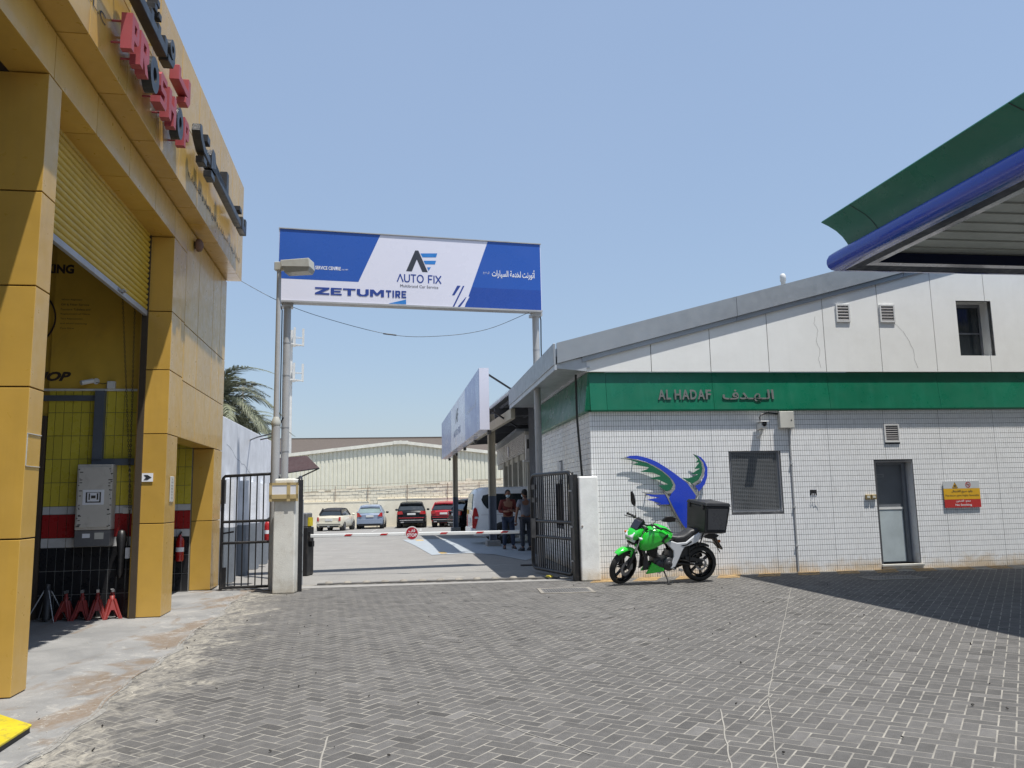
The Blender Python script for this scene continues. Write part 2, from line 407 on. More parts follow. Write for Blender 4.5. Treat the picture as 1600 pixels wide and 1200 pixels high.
def patchy(name, col, thr=.45, rough=.7, soft=.12, scale=3.5):
    m, t, b = nt(name); p = pos(t)
    a = noise(t, scale, 8, .72, p, .6)
    t.links.new(ramp(t, a, thr - soft, thr + soft), b.inputs['Alpha'])
    c = mixc(t, ramp(t, noise(t, 30, 4, .7, p), .3, .7), tuple(x * .75 for x in col), tuple(min(x * 1.2, 1) for x in col))
    t.links.new(c, b.inputs['Base Color']); b.inputs['Roughness'].default_value = rough; return m
mat['kerb_orange'] = patchy('kerb_orange', (.42, .27, .11), .47, soft=.16)
mat['paint_yellow'] = patchy('paint_yellow', (.55, .42, .05), .45)
mat['paint_white_worn'] = patchy('paint_white_worn', (.5, .49, .46), .46, scale=6)
mat['paint_bluegrey'] = M('paint_bluegrey', (.33, .36, .385), .55, var=.08, dirt=.3, dcol=(.22, .23, .24), dscale=1.5)
mat['paint_orange'] = patchy('paint_orange', (.52, .36, .14), .38)
mat['cement_patchy'] = patchy('cement_patchy', (.24, .23, .21), .40, .9, .1, 6)
mat['outer'] = M('outer_paving', (.13, .125, .12), .85, var=.15, scale=3)
mat['sand'] = M('sand_ground', (.24, .21, .17), .95, var=.12, scale=.3, bmp=.2)

# ------------------------------------------------------------------ text
_fc = bpy.data.curves.new('lettering_source', 'FONT'); _fo = bpy.data.objects.new('lettering_source', _fc)
AR = {'ا': (0xFE8D, 0xFE8E), 'أ': (0xFE83, 0xFE84), 'ب': 0xFE8F, 'ة': (0xFE93, 0xFE94), 'ت': 0xFE95, 'ح': 0xFEA1, 'خ': 0xFEA5, 'د': (0xFEA9, 0xFEAA), 'ر': (0xFEAD, 0xFEAE), 'ز': (0xFEAF, 0xFEB0),
      'س': 0xFEB1, 'ش': 0xFEB5, 'ع': 0xFEC9, 'ف': 0xFED1, 'ق': 0xFED5, 'ك': 0xFED9, 'ل': 0xFEDD, 'م': 0xFEE1, 'ن': 0xFEE5, 'ه': 0xFEE9, 'و': (0xFEED, 0xFEEE), 'ي': 0xFEF1, 'ص': 0xFEB9}
def arabic(s):
    out = []
    for i, ch in enumerate(s):
        if ch not in AR: out.append(ch); continue
        prev = s[i - 1] if i else ' '; nxt = s[i + 1] if i + 1 < len(s) else ' '
        pj = prev == 'ـ' or (prev in AR and isinstance(AR[prev], int)); nj = nxt in AR or nxt == 'ـ'
        a = AR[ch]
        if isinstance(a, tuple): out.append(chr(a[1] if pj else a[0]))
        else: out.append(chr(a + (3 if pj and nj else 1 if pj else 2 if nj else 0)))
    return ''.join(out)[::-1]
def text_mesh(s, extrude=0., bold=0., shear=0., res=3):
    _fc.body = s; _fc.extrude = extrude; _fc.offset = bold; _fc.shear = shear; _fc.resolution_u = res; _fc.size = 1
    if _fo.name not in COL.objects: COL.objects.link(_fo)
    dg = bpy.context.evaluated_depsgraph_get(); dg.update()
    return bpy.data.meshes.new_from_object(_fo.evaluated_get(dg))
def text(name, s, m, parent, x0, x1, z0, z1, y, depth=0., bold=0., shear=0., keep=False, rot=None, **kw):
    """lettering filling x0..x1, z0..z1, its front at local y (facing -y), going back by depth"""
    me = text_mesh(s, .5 if depth else 0, bold, shear)
    n = len(me.vertices)
    if n == 0: return None
    co = np.empty(n * 3); me.vertices.foreach_get('co', co); co = co.reshape(-1, 3)
    lo = co.min(0); hi = co.max(0); w = max(hi[0] - lo[0], 1e-6); h = max(hi[1] - lo[1], 1e-6)
    sx = (x1 - x0) / w; sz = (z1 - z0) / h
    if keep: sx = sz = min(sx, sz)
    cx = (lo[0] + hi[0]) / 2; cy = (lo[1] + hi[1]) / 2
    new = np.empty_like(co); new[:, 0] = (co[:, 0] - cx) * sx + (x0 + x1) / 2; new[:, 2] = (co[:, 1] - cy) * sz + (z0 + z1) / 2
    new[:, 1] = y + (.5 - co[:, 2]) * depth if depth else y
    me.vertices.foreach_set('co', new.reshape(-1)); me.update(); me.materials.clear(); me.materials.append(m); me.name = name
    for p_ in me.polygons: p_.material_index = 0
    o = mesh_obj(name, me, parent)
    return tag(o, **kw) if kw else o
def text_part(mb_list, s, x0, x1, z0, z1, y, bold=0.):
    pass

# ------------------------------------------------------------------ placing frames
AZL = R(-9.6); LO = Vector((-4.97, 11.61, 0)); LUx, LUy = math.sin(AZL), math.cos(AZL)      # left building: x along facade, -y towards the drive
RZL = math.pi / 2 - AZL
AZR = R(82.5); RO = Vector((1.50, 15.69, 0)); RZR = math.pi / 2 - AZR                      # station building
def Lw(u, n, z=0): return Vector((LO.x + u * LUx + n * math.cos(AZL), LO.y + u * LUy - n * math.sin(AZL), z))
def Rw(u, n, z=0): return Vector((RO.x + u * math.sin(AZR) + n * math.cos(AZR), RO.y + u * math.cos(AZR) - n * math.sin(AZR), z))
def gz(y): return 0 if y < 28 else -.34 * min((y - 28) / 28, 1)

# =================================================================== GROUND
def profile_sheet(name, m, xs, ys, dz, kind='structure', **kw):
    b = MB(); vs = [(x, y, gz(y) + dz) for y in ys for x in xs]; nx = len(xs)
    b.add(vs, [(j * nx + i, j * nx + i + 1, (j + 1) * nx + i + 1, (j + 1) * nx + i) for j in range(len(ys) - 1) for i in range(nx - 1)])
    return b.build(name, m, kind=kind, **kw)
profile_sheet('ground', mat['sand'], [-1500, -60, 0, 60, 1500], [-1500, -60, 0, 28, 42, 56, 90, 1500], -.05)
profile_sheet('car_park_paving', mat['lot'], [-18, -6, 0, 8], [15.2, 28, 42, 56, 61], -.006)

AX = R(32); ax_ = np.array([math.sin(AX), math.cos(AX)]); bx_ = np.array([-math.cos(AX), math.sin(AX)])
WB = .1035
def edge_x(y): return -2.07 - .182 * y          # line between apron and pavers
def in_fore(x, y):
    if y < 1.6 or y > 16.1 or x > 13 or x < -4.8: return False
    if x < edge_x(y) - .05: return False
    lim = 14.45 if x < -3.8 else 15.62 + (x + 3.9) * .055 if x < 1.0 else 15.63 + (x - 1.5) * .1317 
    return y < lim
fore = MB()
fore.poly([(edge_x(1.7), 1.7, -.0003), (13.1, 1.7, -.0003), (13.1, 17.2, -.0003), (1.3, 15.7, -.0003), (-3.9, 15.7, -.0003), (edge_x(14.6), 14.6, -.0003)])
fore_o = fore.build('forecourt_paving', mat['joint_sand'], kind='structure')
MB().poly([(edge_x(-16), -16, -.004), (30, -16, -.004), (30, 17, -.004), (13.1, 17, -.004), (13.1, 1.7, -.004), (edge_x(1.7), 1.7, -.004)]).build('forecourt_outer', mat['outer'], kind='structure')
rng = np.random.RandomState(4)
bricks = []
N_ = 190
for i in range(-N_, N_):
    for j in range(-N_, N_):
        r_ = (i - j) % 4
        if r_ == 0: cx, cy, hz = i + 1, j + .5, 0
        elif r_ == 3: cx, cy, hz = i + .5, j + 1, 1
        else: continue
        px, py = (cx * WB) * ax_ + (cy * WB) * bx_ + np.array([3.5, 8.5])
        if in_fore(px, py): bricks.append((px, py, hz))
dist_ = [math.hypot(b[0], b[1]) if (b[1] > 3.6 and abs(b[0] + .02) < b[1] * .66) else 99 for b in bricks]
order = np.argsort(dist_)
top300 = set(order[:298].tolist())
g_ = .0048; ch = .0025
gapA, gapB = .0050, .0046          # joints along one direction have opened up more than the others
def brick_verts(tilt, hz=0):
    L, H = (WB - gapB, WB / 2 - gapA) if not hz else (WB - gapA, WB / 2 - gapB)
    t = np.array([(-L, -H, -.02), (L, -H, -.02), (L, H, -.02), (-L, H, -.02), (-L, -H, -.0007), (L, -H, -.0007), (L, H, -.0007), (-L, H, -.0007), (-L + ch, -H + ch, 0), (L - ch, -H + ch, 0), (L - ch, H - ch, 0), (-L + ch, H - ch, 0)], float)
    top = t[:, 2] > -.01; t[top, 2] += t[top, 0] * tilt[0] + t[top, 1] * tilt[1] + tilt[2]
    return t
BF = [(8, 9, 10, 11)] + [(4 + k, 4 + (k + 1) % 4, 8 + (k + 1) % 4, 8 + k) for k in range(4)] + [(k, (k + 1) % 4, 4 + (k + 1) % 4, 4 + k) for k in range(4)]
def tone_attr(me, vals):
    a = me.attributes.new('tone', 'FLOAT', 'FACE'); a.data.foreach_set('value', vals)
brick_me = []
for k in range(20):
    me = bpy.data.meshes.new('paver'); v = brick_verts((rng.uniform(-.003, .003), rng.uniform(-.005, .005), rng.uniform(.0002, .0008)), k >= 10)
    me.from_pydata(v.tolist(), [], BF); tone_attr(me, [float(rng.uniform(.86, 1.14))] * len(BF)); me.materials.append(mat['paver']); brick_me.append(me)
allv = []; allf = []; tones = []
for idx, (px, py, hz) in enumerate(bricks):
    ang = math.pi / 2 - AX + (math.pi / 2 if hz else 0) + rng.uniform(-.008, .008)
    if idx in top300:
        o = mesh_obj('paver', brick_me[rng.randint(10) + (10 if hz else 0)], fore_o, (px, py, 0), (0, 0, ang)); continue
    v = brick_verts((rng.uniform(-.003, .003), rng.uniform(-.005, .005), rng.uniform(.0002, .0008)), hz)
    c, s = math.cos(ang), math.sin(ang)
    w_ = np.stack([v[:, 0] * c - v[:, 1] * s + px, v[:, 0] * s + v[:, 1] * c + py, v[:, 2]], 1)
    n = len(allv); allv += w_.tolist(); allf += [tuple(q + n for q in f) for f in BF[:5]]; tones += [float(rng.uniform(.86, 1.14) * (rng.uniform(.68, .82) if rng.rand() < .04 else rng.uniform(1.15, 1.35) if rng.rand() < .05 else 1))] * 5
me = bpy.data.meshes.new('pavers'); me.from_pydata(allv, [], allf); tone_attr(me, tones); me.materials.append(mat['paver'])
tag(mesh_obj('pavers', me, fore_o), kind='stuff')

# apron slab in front of the workshop
ap = MB()
pts = [(edge_x(y) + .03 * math.sin(y * 2.3) + .015 * math.sin(y * 7.1), y) for y in np.linspace(14.95, -6, 90)]
poly = [(-16, 15.4), (-3.85, 14.9)] + pts[1:] + [(-16, -6)]
ap.prism(poly, lambda a, b, d: (a, b, d), -.05, .010)
ap.build('apron_concrete', mat['apron'], kind='structure', fix=True)
# cement fillet between apron and pavers
fl = MB(); rr = random.Random(3); wd_ = [.02 + .015 * math.sin(k * .7) + .012 * math.sin(k * .23 + 1) + rr.uniform(-.004, .004) for k in range(162)]
def ex_(y): return edge_x(y) + .03 * math.sin(y * 2.3) + .015 * math.sin(y * 7.1)
for k in range(160):
    y0 = 14.8 - k * .1; y1 = y0 - .1
    fl.poly([(ex_(y0) - .03, y0, .0125), (ex_(y1) - .03, y1, .0125), (ex_(y1) + wd_[k + 1], y1, .004), (ex_(y0) + wd_[k], y0, .004)])
fl.build('cement_joint', mat['cement_patchy'], kind='structure')

# gate threshold: concrete strip with a rail and studs
th = MB(); th.prism([(-4.6, 14.75), (-3.72, 15.0), (1.0, 15.50), (1.5, 15.55), (1.45, 15.75), (1.0, 15.72), (-3.9, 15.35), (-4.6, 15.1)], lambda a, b, d: (a, b, d), -.02, .012)
th.build('gate_threshold', mat['concrete'], kind='structure', fix=True)
ts = MB(); ts.prism([(-3.75, 15.62), (.85, 16.02), (.82, 16.2), (-3.78, 15.8)], lambda a, b, d: (a, b, d), -.01, .02)
ts_o = ts.build('threshold_strip', mat['stud_dark'], kind='structure', fix=True)
for k in range(13):
    t_ = k / 12; x = -3.55 + t_ * 4.2; y = 15.74 + t_ * .37
    MB().lathe([(.005, .035), (.05, .03), (.075, .012), (.08, 0)], (x, y, .02), n=10).build('stud', mat['stud'] if k < 12 else mat['ramp_yellow'], ts_o)
# painted surfaces
pg = MB(); pg.poly([(-4.6, 33.6, gz(33.6) + .004), (-3.4, 28.0, .004), (-2.35, 23.2, .004), (-1.35, 23.7, .004), (-.6, 23.0, .004), (.25, 20.6, .004), (2.2, 28.0, .004), (-.2, 33.6, gz(33.6) + .004)])
pg.build('painted_floor', mat['paint_bluegrey'], kind='structure')
pl_ = MB(); pl_.poly([(-4.05, 33.2, gz(33.2) + .010), (-3.75, 33.2, gz(33.2) + .010), (-1.95, 23.7, .010), (-2.12, 23.55, .010)])
pl_.build('yellow_floor_line', mat['paint_orange'], kind='structure')
bl = MB()
for k in range(9):
    x = -13.6 + k * 2.75; bl.poly([(x, 46, gz(46) + .004), (x + .12, 46, gz(46) + .004), (x - .6, 52.5, gz(52.5) + .004), (x - .72, 52.5, gz(52.5) + .004)])
bl.build('bay_markings', mat['paint_white_worn'], kind='structure')
ko = MB()
def Rp(u, n, z): v = Rw(u, n, z); return (v.x, v.y, v.z)
for k in range(14):
    u = -.25 + k * .80; sk = .30
    ko.poly([Rp(u, .62, .006), Rp(u + .45, .62, .006), Rp(u + .45 + sk, .01, .006), Rp(u + sk, .01, .006)])
ko.build('faded_kerb_paint', mat['kerb_orange'], kind='structure')
# cracks where pavers were cut and refilled
ck = MB()
def crack(pts, w):
    for (a, b) in zip(pts[:-1], pts[1:]):
        a = Vector((*a, .0045)); b = Vector((*b, .0045)); d = (b - a).normalized(); s_ = Vector((-d.y, d.x, 0)) * w / 2
        ck.poly([a - s_, a + s_, b + s_, b - s_])
def wob(a, b, n, amp, seed):
    r = random.Random(seed); return [(a[0] + (b[0] - a[0]) * k / n + r.uniform(-amp, amp), a[1] + (b[1] - a[1]) * k / n) for k in range(n + 1)]
crack(wob((4.50, 13.6), (1.95, 6.6), 40, .004, 1), .006); crack(wob((1.95, 6.6), (1.42, 4.7), 16, .005, 2), .006)
crack(wob((1.48, 6.2), (1.13, 4.5), 14, .006, 3), .009); crack(wob((-1.28, 5.7), (-1.12, 4.6), 10, .006, 4), .011)
crack(wob((-.35, 6.2), (.45, 5.2), 12, .006, 5), .006); crack(wob((1.98, 6.6), (1.6, 5.9), 8, .005, 6), .010)
ck.build('sand_filled_cut', mat['sand_line'], kind='structure')
# drain covers
def grate(name, label, c, ang, L, Wd, n):
    t = thing(name, label, 'drain cover', (c[0], c[1], .004), ang)
    b = MB(); b.box(-L / 2 - .06, L / 2 + .06, -Wd / 2 - .06, -Wd / 2, -.02, .008); b.box(-L / 2 - .06, L / 2 + .06, Wd / 2, Wd / 2 + .06, -.02, .008)
    b.box(-L / 2 - .06, -L / 2, -Wd / 2, Wd / 2, -.02, .008); b.box(L / 2, L / 2 + .06, -Wd / 2, Wd / 2, -.02, .008); b.build('frame', mat['stud'], t)
    MB().box(-L / 2, L / 2, -Wd / 2, Wd / 2, -.02, -.001).build('pit', mat['gap_dark'], t)
    g = MB()
    for k in range(n):
        x = -L / 2 + (k + .5) * L / n; g.box(x - L / n * .3, x + L / n * .3, -Wd / 2, Wd / 2, -.001, .006)
    for k in range(5):
        y = -Wd / 2 + (k + .5) * Wd / 5; g.box(-L / 2, L / 2, y - .02, y + .02, .0, .0075)
    g.build('grating', mat['iron'], t)
grate('drain_cover', 'slotted steel drain cover in the pavers in front of the white gate pillar', (.83, 13.9), R(4), .78, .62, 18)
grate('drain_cover', 'darker slotted drain cover lying in the shade before the grey door', (6.75, 14.85), R(6), .9, .5, 16)
gt = MB(); gt.prism([(0, 0), (.62, .04), (.58, .34), (.02, .3)], lambda a, b, d: (a, b, d), 0, .012)
tag(gt.build('floor_plate', mat['ramp_metal'], loc=(.12, 19.0, .004), rot=(0, 0, R(5)), fix=True), 'dark flat steel plate on the ground behind the right gate leaf', 'floor plate')
# loose bits lying about
rd = random.Random(9)
db = MB()
for k in range(110):
    y = rd.uniform(4.3, 15); x = rd.uniform(edge_x(y) - .5, min(y * .6, 6)); s_ = rd.uniform(.004, .014)
    db.cbox((x, y, .014), (s_ * 1.6, s_, s_ * .5), (rd.random(), rd.random(), rd.random() * 6))
db.build('ground_litter', mat['debris'], kind='stuff')
dp = MB()
for k in range(160):
    y = rd.uniform(4.3, 13); x = edge_x(y) + rd.gauss(0, .35); s_ = rd.uniform(.002, .008)
    dp.cbox((x, y, .015), (s_ * 1.8, s_, s_ * .4), (rd.random() * .3, rd.random() * .3, rd.random() * 6))
dp.build('pale_grit', mat['debris_pale'], kind='stuff')
# yellow ramp corner, bottom left
rt = thing('wheel_ramp', 'scuffed yellow wheel ramp lying on the apron at the lower left corner', 'ramp', (-3.7, 5.9, .012), 0)
rq = [(.30, .02), (.39, -.54), (-.45, -.45), (-.35, .42), (-.13, .33)]
MB().prism(rq, lambda a, b, d: (a, b, d), .035, .055).build('plate', mat['ramp_yellow'], rt, fix=True, bev=.005)
MB().prism([(a * .96, b * .96) for a, b in rq], lambda a, b, d: (a, b, d), 0, .034).build('side_rail', mat['ramp_metal'], rt, fix=True)

# =================================================================== LEFT WORKSHOP BUILDING
lb = thing('workshop_building', 'tyre workshop clad in golden yellow panels with an open roller shutter bay', 'building', LO, RZL)
cache = {}
def panel(x0, x1, y0, y1, z0, z1, name='cladding_panel', m='cladding', par=None, bev=.004):
    gx_ = .022 if (y1 - y0) < .07 else .013
    w, d, h = round(x1 - x0 - gx_, 3), round(y1 - y0, 3), round(z1 - z0 - .013, 3)
    key = (w, d, h, m)
    if key not in cache:
        b = MB(); b.box(-w / 2, w / 2, -d / 2, d / 2, -h / 2, h / 2); me = b.mesh(name); me.materials.append(mat[m]); cache[key] = me
    o = mesh_obj(name, cache[key], par or lb, ((x0 + x1) / 2, (y0 + y1) / 2, (z0 + z1) / 2))
    if bev:
        bv = o.modifiers.new('bevel', 'BEVEL'); bv.width = bev; bv.segments = 2
    return o
LV = [0.012, 1.30, 2.60, 3.50, 4.37, 5.50]
for k in range(5):                                                 # pillars
    panel(-4.74, -4.42, 0, .43, LV[k], LV[k + 1])
    panel(-9.3, -8.9, 0, .43, LV[k], LV[k + 1])
for k in range(2): panel(0, .63, 0, .43, LV[k], LV[k + 1] - (.03 if k else 0))
for k in range(2, 5): panel(0, .80, 0, .43, LV[k] - (.03 if k == 2 else 0), LV[k + 1])
panel(3.46, 4.25, 0, .36, .012, 1.25); panel(3.46, 4.25, 0, .36, 1.25, 2.57)
cols = [.80, 1.75, 2.95, 3.67, 4.25]
for a, b_ in zip(cols[:-1], cols[1:]):
    panel(a, b_, 0, .36, 2.57, 3.46); panel(a, b_, 0, .06, 3.46, 4.35); panel(a, b_, 0, .06, 4.35, 5.96)
panel(0, .8, 0, .43, 5.50, 5.96)
bc = [-9.3, -8.13, -6.96, -5.79, -4.62, -3.45, -2.28, -1.10, 0]
for a, b_ in zip(bc[:-1], bc[1:]): panel(a, b_, 0, .35, 5.50, 5.96)
fc = [-9.3, -8.13, -6.96, -5.79, -4.62, -3.45, -2.28, -1.10, .05, .80, 1.75, 2.95, 3.67, 4.25]
for a, b_ in zip(fc[:-1], fc[1:]):
    panel(a, b_, -.28, .30, 5.97, 6.93); panel(a, b_, -.28, -.22, 6.93, 7.95)
core = MB()                                                        # dark backing, roof, rear walls
core.box(-9.25, 4.2, .06, .3, 5.99, 7.9); core.box(4.05, 4.2, .3, 7.5, 0, 7.85); core.box(.1, .60, .03, .40, .02, 5.9); core.box(3.5, 4.2, .03, .33, .02, 2.5)
core.box(.63, 4.2, .07, .3, 3.4, 5.99); core.box(-4.7, -4.45, .03, .4, .02, 5.5); core.box(-9.25, .6, .03, .32, 5.52, 5.99)
core.box(-9.3, 4.2, .3, 7.5, 6.6, 6.75)
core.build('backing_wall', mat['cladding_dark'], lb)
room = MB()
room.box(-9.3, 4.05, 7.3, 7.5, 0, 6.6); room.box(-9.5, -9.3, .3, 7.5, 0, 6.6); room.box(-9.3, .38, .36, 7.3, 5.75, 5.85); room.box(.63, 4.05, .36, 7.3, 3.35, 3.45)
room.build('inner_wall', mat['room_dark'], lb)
# partition wall facing the camera at x=.3, tiled
def tiled(u, y0, y1, first, tilew=.1165, upper=True):
    b = MB(); b.box(u + .012, u + .10, y0, y1, 0, 3.2 if upper else 3.35); b.build('partition_wall', mat['grout'], lb)
    rows = [(.02, .33, 'tile_black'), (.33, .66, 'tile_black'), (.66, .985, 'tile_black'), (.985, 1.12, 'tile_white'), (1.12, 1.45, 'tile_red'), (1.45, 1.565, 'tile_white')] + [(1.565 + .336 * k, 1.565 + .336 * (k + 1), 'tile_yellow') for k in range(5)]
    for z0, z1, m in rows:
        w = tilew * (2 if m == 'tile_white' else 1)
        if z0 == .02: lg_ = MB(); lg_.box(u + .0085, u + .0118, y0, y1, .02, .983); lg_.build('light_grout', mat['grout_light'], lb)
        y = y0
        while y < y1 - .02:
            ye = min(y + w, y1); g = .0075
            key = ('t', round(ye - y, 3), round(z1 - z0, 3), m)
            if key not in cache:
                t = MB(); t.box(-.006, .006, -(ye - y) / 2 + g / 2, (ye - y) / 2 - g / 2, -(z1 - z0) / 2 + g / 2, (z1 - z0) / 2 - g / 2); me = t.mesh('tile'); me.materials.append(mat[m]); cache[key] = me
            mesh_obj('tile', cache[key], lb, (u + .006, (y + ye) / 2, (z0 + z1) / 2)); y = ye
tiled(.30, .45, 1.71, 0)
bgt = MB(); bgt.box(.294, .297, .45, 1.71, .02, .985); bgt.build('tile_bed', mat['grout_light'], lb) if False else None
pw = MB(); pw.box(.30, .42, .36, 1.72, 3.25, 5.75); pw.box(.32, .42, 2.6, 7.3, 0, 5.75); pw.box(.34, .42, 1.72, 2.6, 2.86, 5.75)
pw.build('upper_wall', mat['room_yellow'], lb)
dj = MB(); dj.box(.24, .42, 1.72, 1.80, 0, 2.86); dj.box(.24, .42, 1.80, 2.6, 2.78, 2.86); dj.box(.9, .95, 1.72, 2.7, 0, 2.86)
dj.build('door_frame', mat['room_dark'], lb)
MB().box(.26, .30, .40, 1.84, 3.225, 3.255).build('cable_trunking', mat['white_metal'], lb)
d_ = MB(); d_.box(.20, .30, .93, 1.06, 2.20, 3.22); d_.box(.20, .30, .42, 1.06, 2.14, 2.23); d_.box(.27, .30, 1.08, 1.9, 3.08, 3.16); d_.build('cable_duct', mat['duct'], lb)
tiled(3.36, .36, 2.0, 0)
# roller shutter with separate slats
rs = thing('roller_shutter', 'yellow roller shutter raised half way over the workshop bay', 'shutter', Lw(0, -.35), RZL)
prof = [(.012, 0), (-.008, .008), (-.022, .030), (-.022, .050), (-.010, .068), (.004, .076), (.014, .078)]
slat_b = MB()
vs = [(x, y, z) for x in (-4.40, -.01) for y, z in prof]; n = len(prof)
slat_b.add(vs, [(i, n + i, n + i + 1, i + 1) for i in range(n - 1)], True)
slat_me = slat_b.mesh('slat'); slat_me.materials.append(mat['shutter_yellow'])
for k in range(16): mesh_obj('slat', slat_me, rs, (0, 0, 4.37 + .079 * k))
bb = MB(); bb.box(-4.40, -.01, -.022, .03, 4.29, 4.365); bb.build('bottom_rail', mat['galv'], rs, bev=.004)
bl_ = MB(); bl_.tube([(-1.35 - .0, -.03, 4.32), (-1.35, -.07, 4.34), (-1.25, -.07, 4.34), (-1.25, -.03, 4.32)], .012, 6); bl_.box(-1.42, -1.2, -.03, -.022, 4.31, 4.35); bl_.build('handle', mat['steel'], rs) 
for x in (-4.41, -.02):
    g = MB(); g.box(x - .02, x + .02, -.03, .05, .01, 5.6); g.build('guide_rail', mat['cladding_dark'], rs)
# letters on the fascia
sg = thing('shop_sign_lettering', 'raised red and black PRO SHOP letters with arabic words on the golden fascia', 'sign', Lw(0, .283), RZL)
def letter(ch, x0, x1, z0, z1, m, d=.11, bold=.022, y0=-.21):
    return text('letter', ch, mat[m], sg, x0, x1, z0, z1, y0, depth=d, bold=bold)
H0, H1 = 6.17, 6.56
GL = {'P': [[(0, 0), (.34, 0), (.34, 1), (0, 1)], [(.34, .34), (.8, .34), (1, .46), (1, .88), (.8, 1), (.34, 1), (.34, .79), (.66, .79), (.66, .55), (.34, .55)]],
      'S': [[(0, 0), (.85, 0), (1, .12), (1, .48), (.85, .60), (.32, .60), (.32, .80), (1, .80), (1, 1), (.15, 1), (0, .88), (0, .52), (.15, .40), (.68, .40), (.68, .20), (0, .20)]],
      'H': [[(0, 0), (.32, 0), (.32, .40), (.68, .40), (.68, 0), (1, 0), (1, 1), (.68, 1), (.68, .60), (.32, .60), (.32, 1), (0, 1)]]}
GL['R'] = GL['P'] + [[(.38, .338), (.64, 0), (1, 0), (.76, .338)]]
def glyph(polys, x0, x1, z0, z1, m):
    b = MB()
    for p in polys: b.prism([(x0 + a * (x1 - x0), z0 + c * (z1 - z0)) for a, c in p], lambda a, c, d: (a, d, c), -.21, -.10)
    for a in (.2, .8): b.tube([(x0 + (x1 - x0) * .15, -.10, z0 + a * (z1 - z0)), (x0 + (x1 - x0) * .15, 0, z0 + a * (z1 - z0))], .012, 6)
    return b.build('letter', mat[m], sg, fix=True)
def ringlet(cx, cz, rx, rz, k, m='letter_black'):
    b = MB(); N = 28; rings = []
    for q in range(N):
        a = 2 * math.pi * q / N; c_, s_ = math.cos(a), math.sin(a)
        rings.append([(cx + rx * c_, -.21, cz + rz * s_), (cx + rx * k * c_, -.21, cz + rz * k * s_), (cx + rx * k * c_, -.10, cz + rz * k * s_), (cx + rx * c_, -.10, cz + rz * s_)])
    rings.append(rings[0]); b.loft(rings, True, False, False); b.tube([(cx - rx * .8, -.1, cz), (cx - rx * .8, 0, cz)], .012, 6); return b.build('letter', mat[m], sg, fix=True)
for ch, a, b_ in (('P', -4.07, -3.82), ('R', -3.76, -3.44), ('S', -2.94, -2.66), ('H', -2.55, -2.20), ('P', -1.76, -1.50)): glyph(GL[ch], a, b_, H0, H1, 'letter_red')
ringlet(-3.19, 6.36, .175, .205, .42); ringlet(-1.98, 6.36, .16, .205, .42)
def stroke(pts, z0=None):
    b = MB(); b.prism(pts, lambda a, c, d: (a, d, c), -.21, -.09); return b.build('letter', mat['letter_black'], sg, fix=True, bev=.008)
def rstroke(pts, m):
    b = MB(); b.prism(pts, lambda a, c, d: (a, d, c), -.21, -.09); return b.build('letter', mat[m], sg, fix=True, bev=.006)
rstroke([(-4.6, 6.84), (-2.72, 6.84), (-2.72, 7.06), (-2.84, 7.06), (-2.84, 6.96), (-3.02, 6.96), (-3.02, 7.04), (-3.13, 7.04), (-3.13, 6.96), (-3.32, 6.96), (-3.32, 7.04), (-3.43, 7.04), (-3.43, 6.96), (-4.6, 6.96)], 'letter_black')
for q in ((-3.30, 7.10), (-3.12, 7.10), (-3.21, 7.21)): rstroke([(q[0], q[1]), (q[0] + .1, q[1]), (q[0] + .1, q[1] + .08), (q[0], q[1] + .08)], 'letter_black')
ringlet(-3.98, 7.06, .15, .12, .4); ringlet(-2.47, 7.08, .12, .12, .42)
rstroke([(-2.66, 6.84), (-2.42, 6.86), (-2.345, 6.97), (-2.37, 7.03), (-2.46, 6.955), (-2.50, 6.93), (-2.68, 6.92)], 'letter_black')
rstroke([(-2.14, 7.08), (-2.04, 7.08), (-2.04, 6.98), (-1.62, 6.98), (-1.62, 7.16), (-1.5, 7.16), (-1.5, 6.86), (-1.60, 6.76), (-1.76, 6.76), (-1.76, 6.84), (-1.66, 6.88), (-2.14, 6.88)], 'letter_red')
stroke([(-.82, 6.92), (-.72, 6.94), (-.66, 6.80), (-.5, 6.73), (-.12, 6.71), (-.10, 6.60), (-.55, 6.61), (-.76, 6.70), (-.86, 6.80)])
stroke([(-.35, 6.98), (-.16, 6.98), (-.16, 6.86), (-.35, 6.86)]); stroke([(-.55, 6.56), (-.35, 6.56), (-.35, 6.46), (-.55, 6.46)])
stroke([(-.02, 6.60), (-.02, 6.80), (.06, 6.92), (.22, 6.92), (.30, 6.80), (.34, 6.62), (2.72, 6.60), (2.72, 6.72), (1.42, 6.73), (1.40, 7.06), (1.24, 7.06), (1.22, 6.73), (.42, 6.76)])
stroke([(-.02, 6.56), (.24, 6.56), (.24, 6.46), (-.02, 6.46)]); stroke([(2.55, 6.95), (2.78, 6.95), (2.78, 6.86), (2.55, 6.86)])
stroke([(2.86, 6.62), (3.32, 6.62), (3.34, 6.92), (3.20, 6.92), (3.18, 6.74), (3.02, 6.74), (3.02, 6.86), (2.88, 6.86)])
fs = thing('shop_sign_small_print', 'small dark lettering along the lower edge of the golden fascia', 'sign', Lw(0, .283), RZL)
text('lettering', 'L.L.C', mat['letter_print'], fs, -4.78, -4.22, 6.30, 6.40, -.003)
text('lettering', arabic('لتجارة زيوت السيارات و قطع الغيار و الخدمات'.replace('ج', 'ح').replace('ط', 'ف').replace('غ', 'ع')), mat['letter_print'], fs, -.55, 3.9, 6.20, 6.36, -.003)
text('lettering', 'LUBRICANTS TRADING', mat['letter_print'], fs, -8.4, -4.95, 6.30, 6.40, -.003)
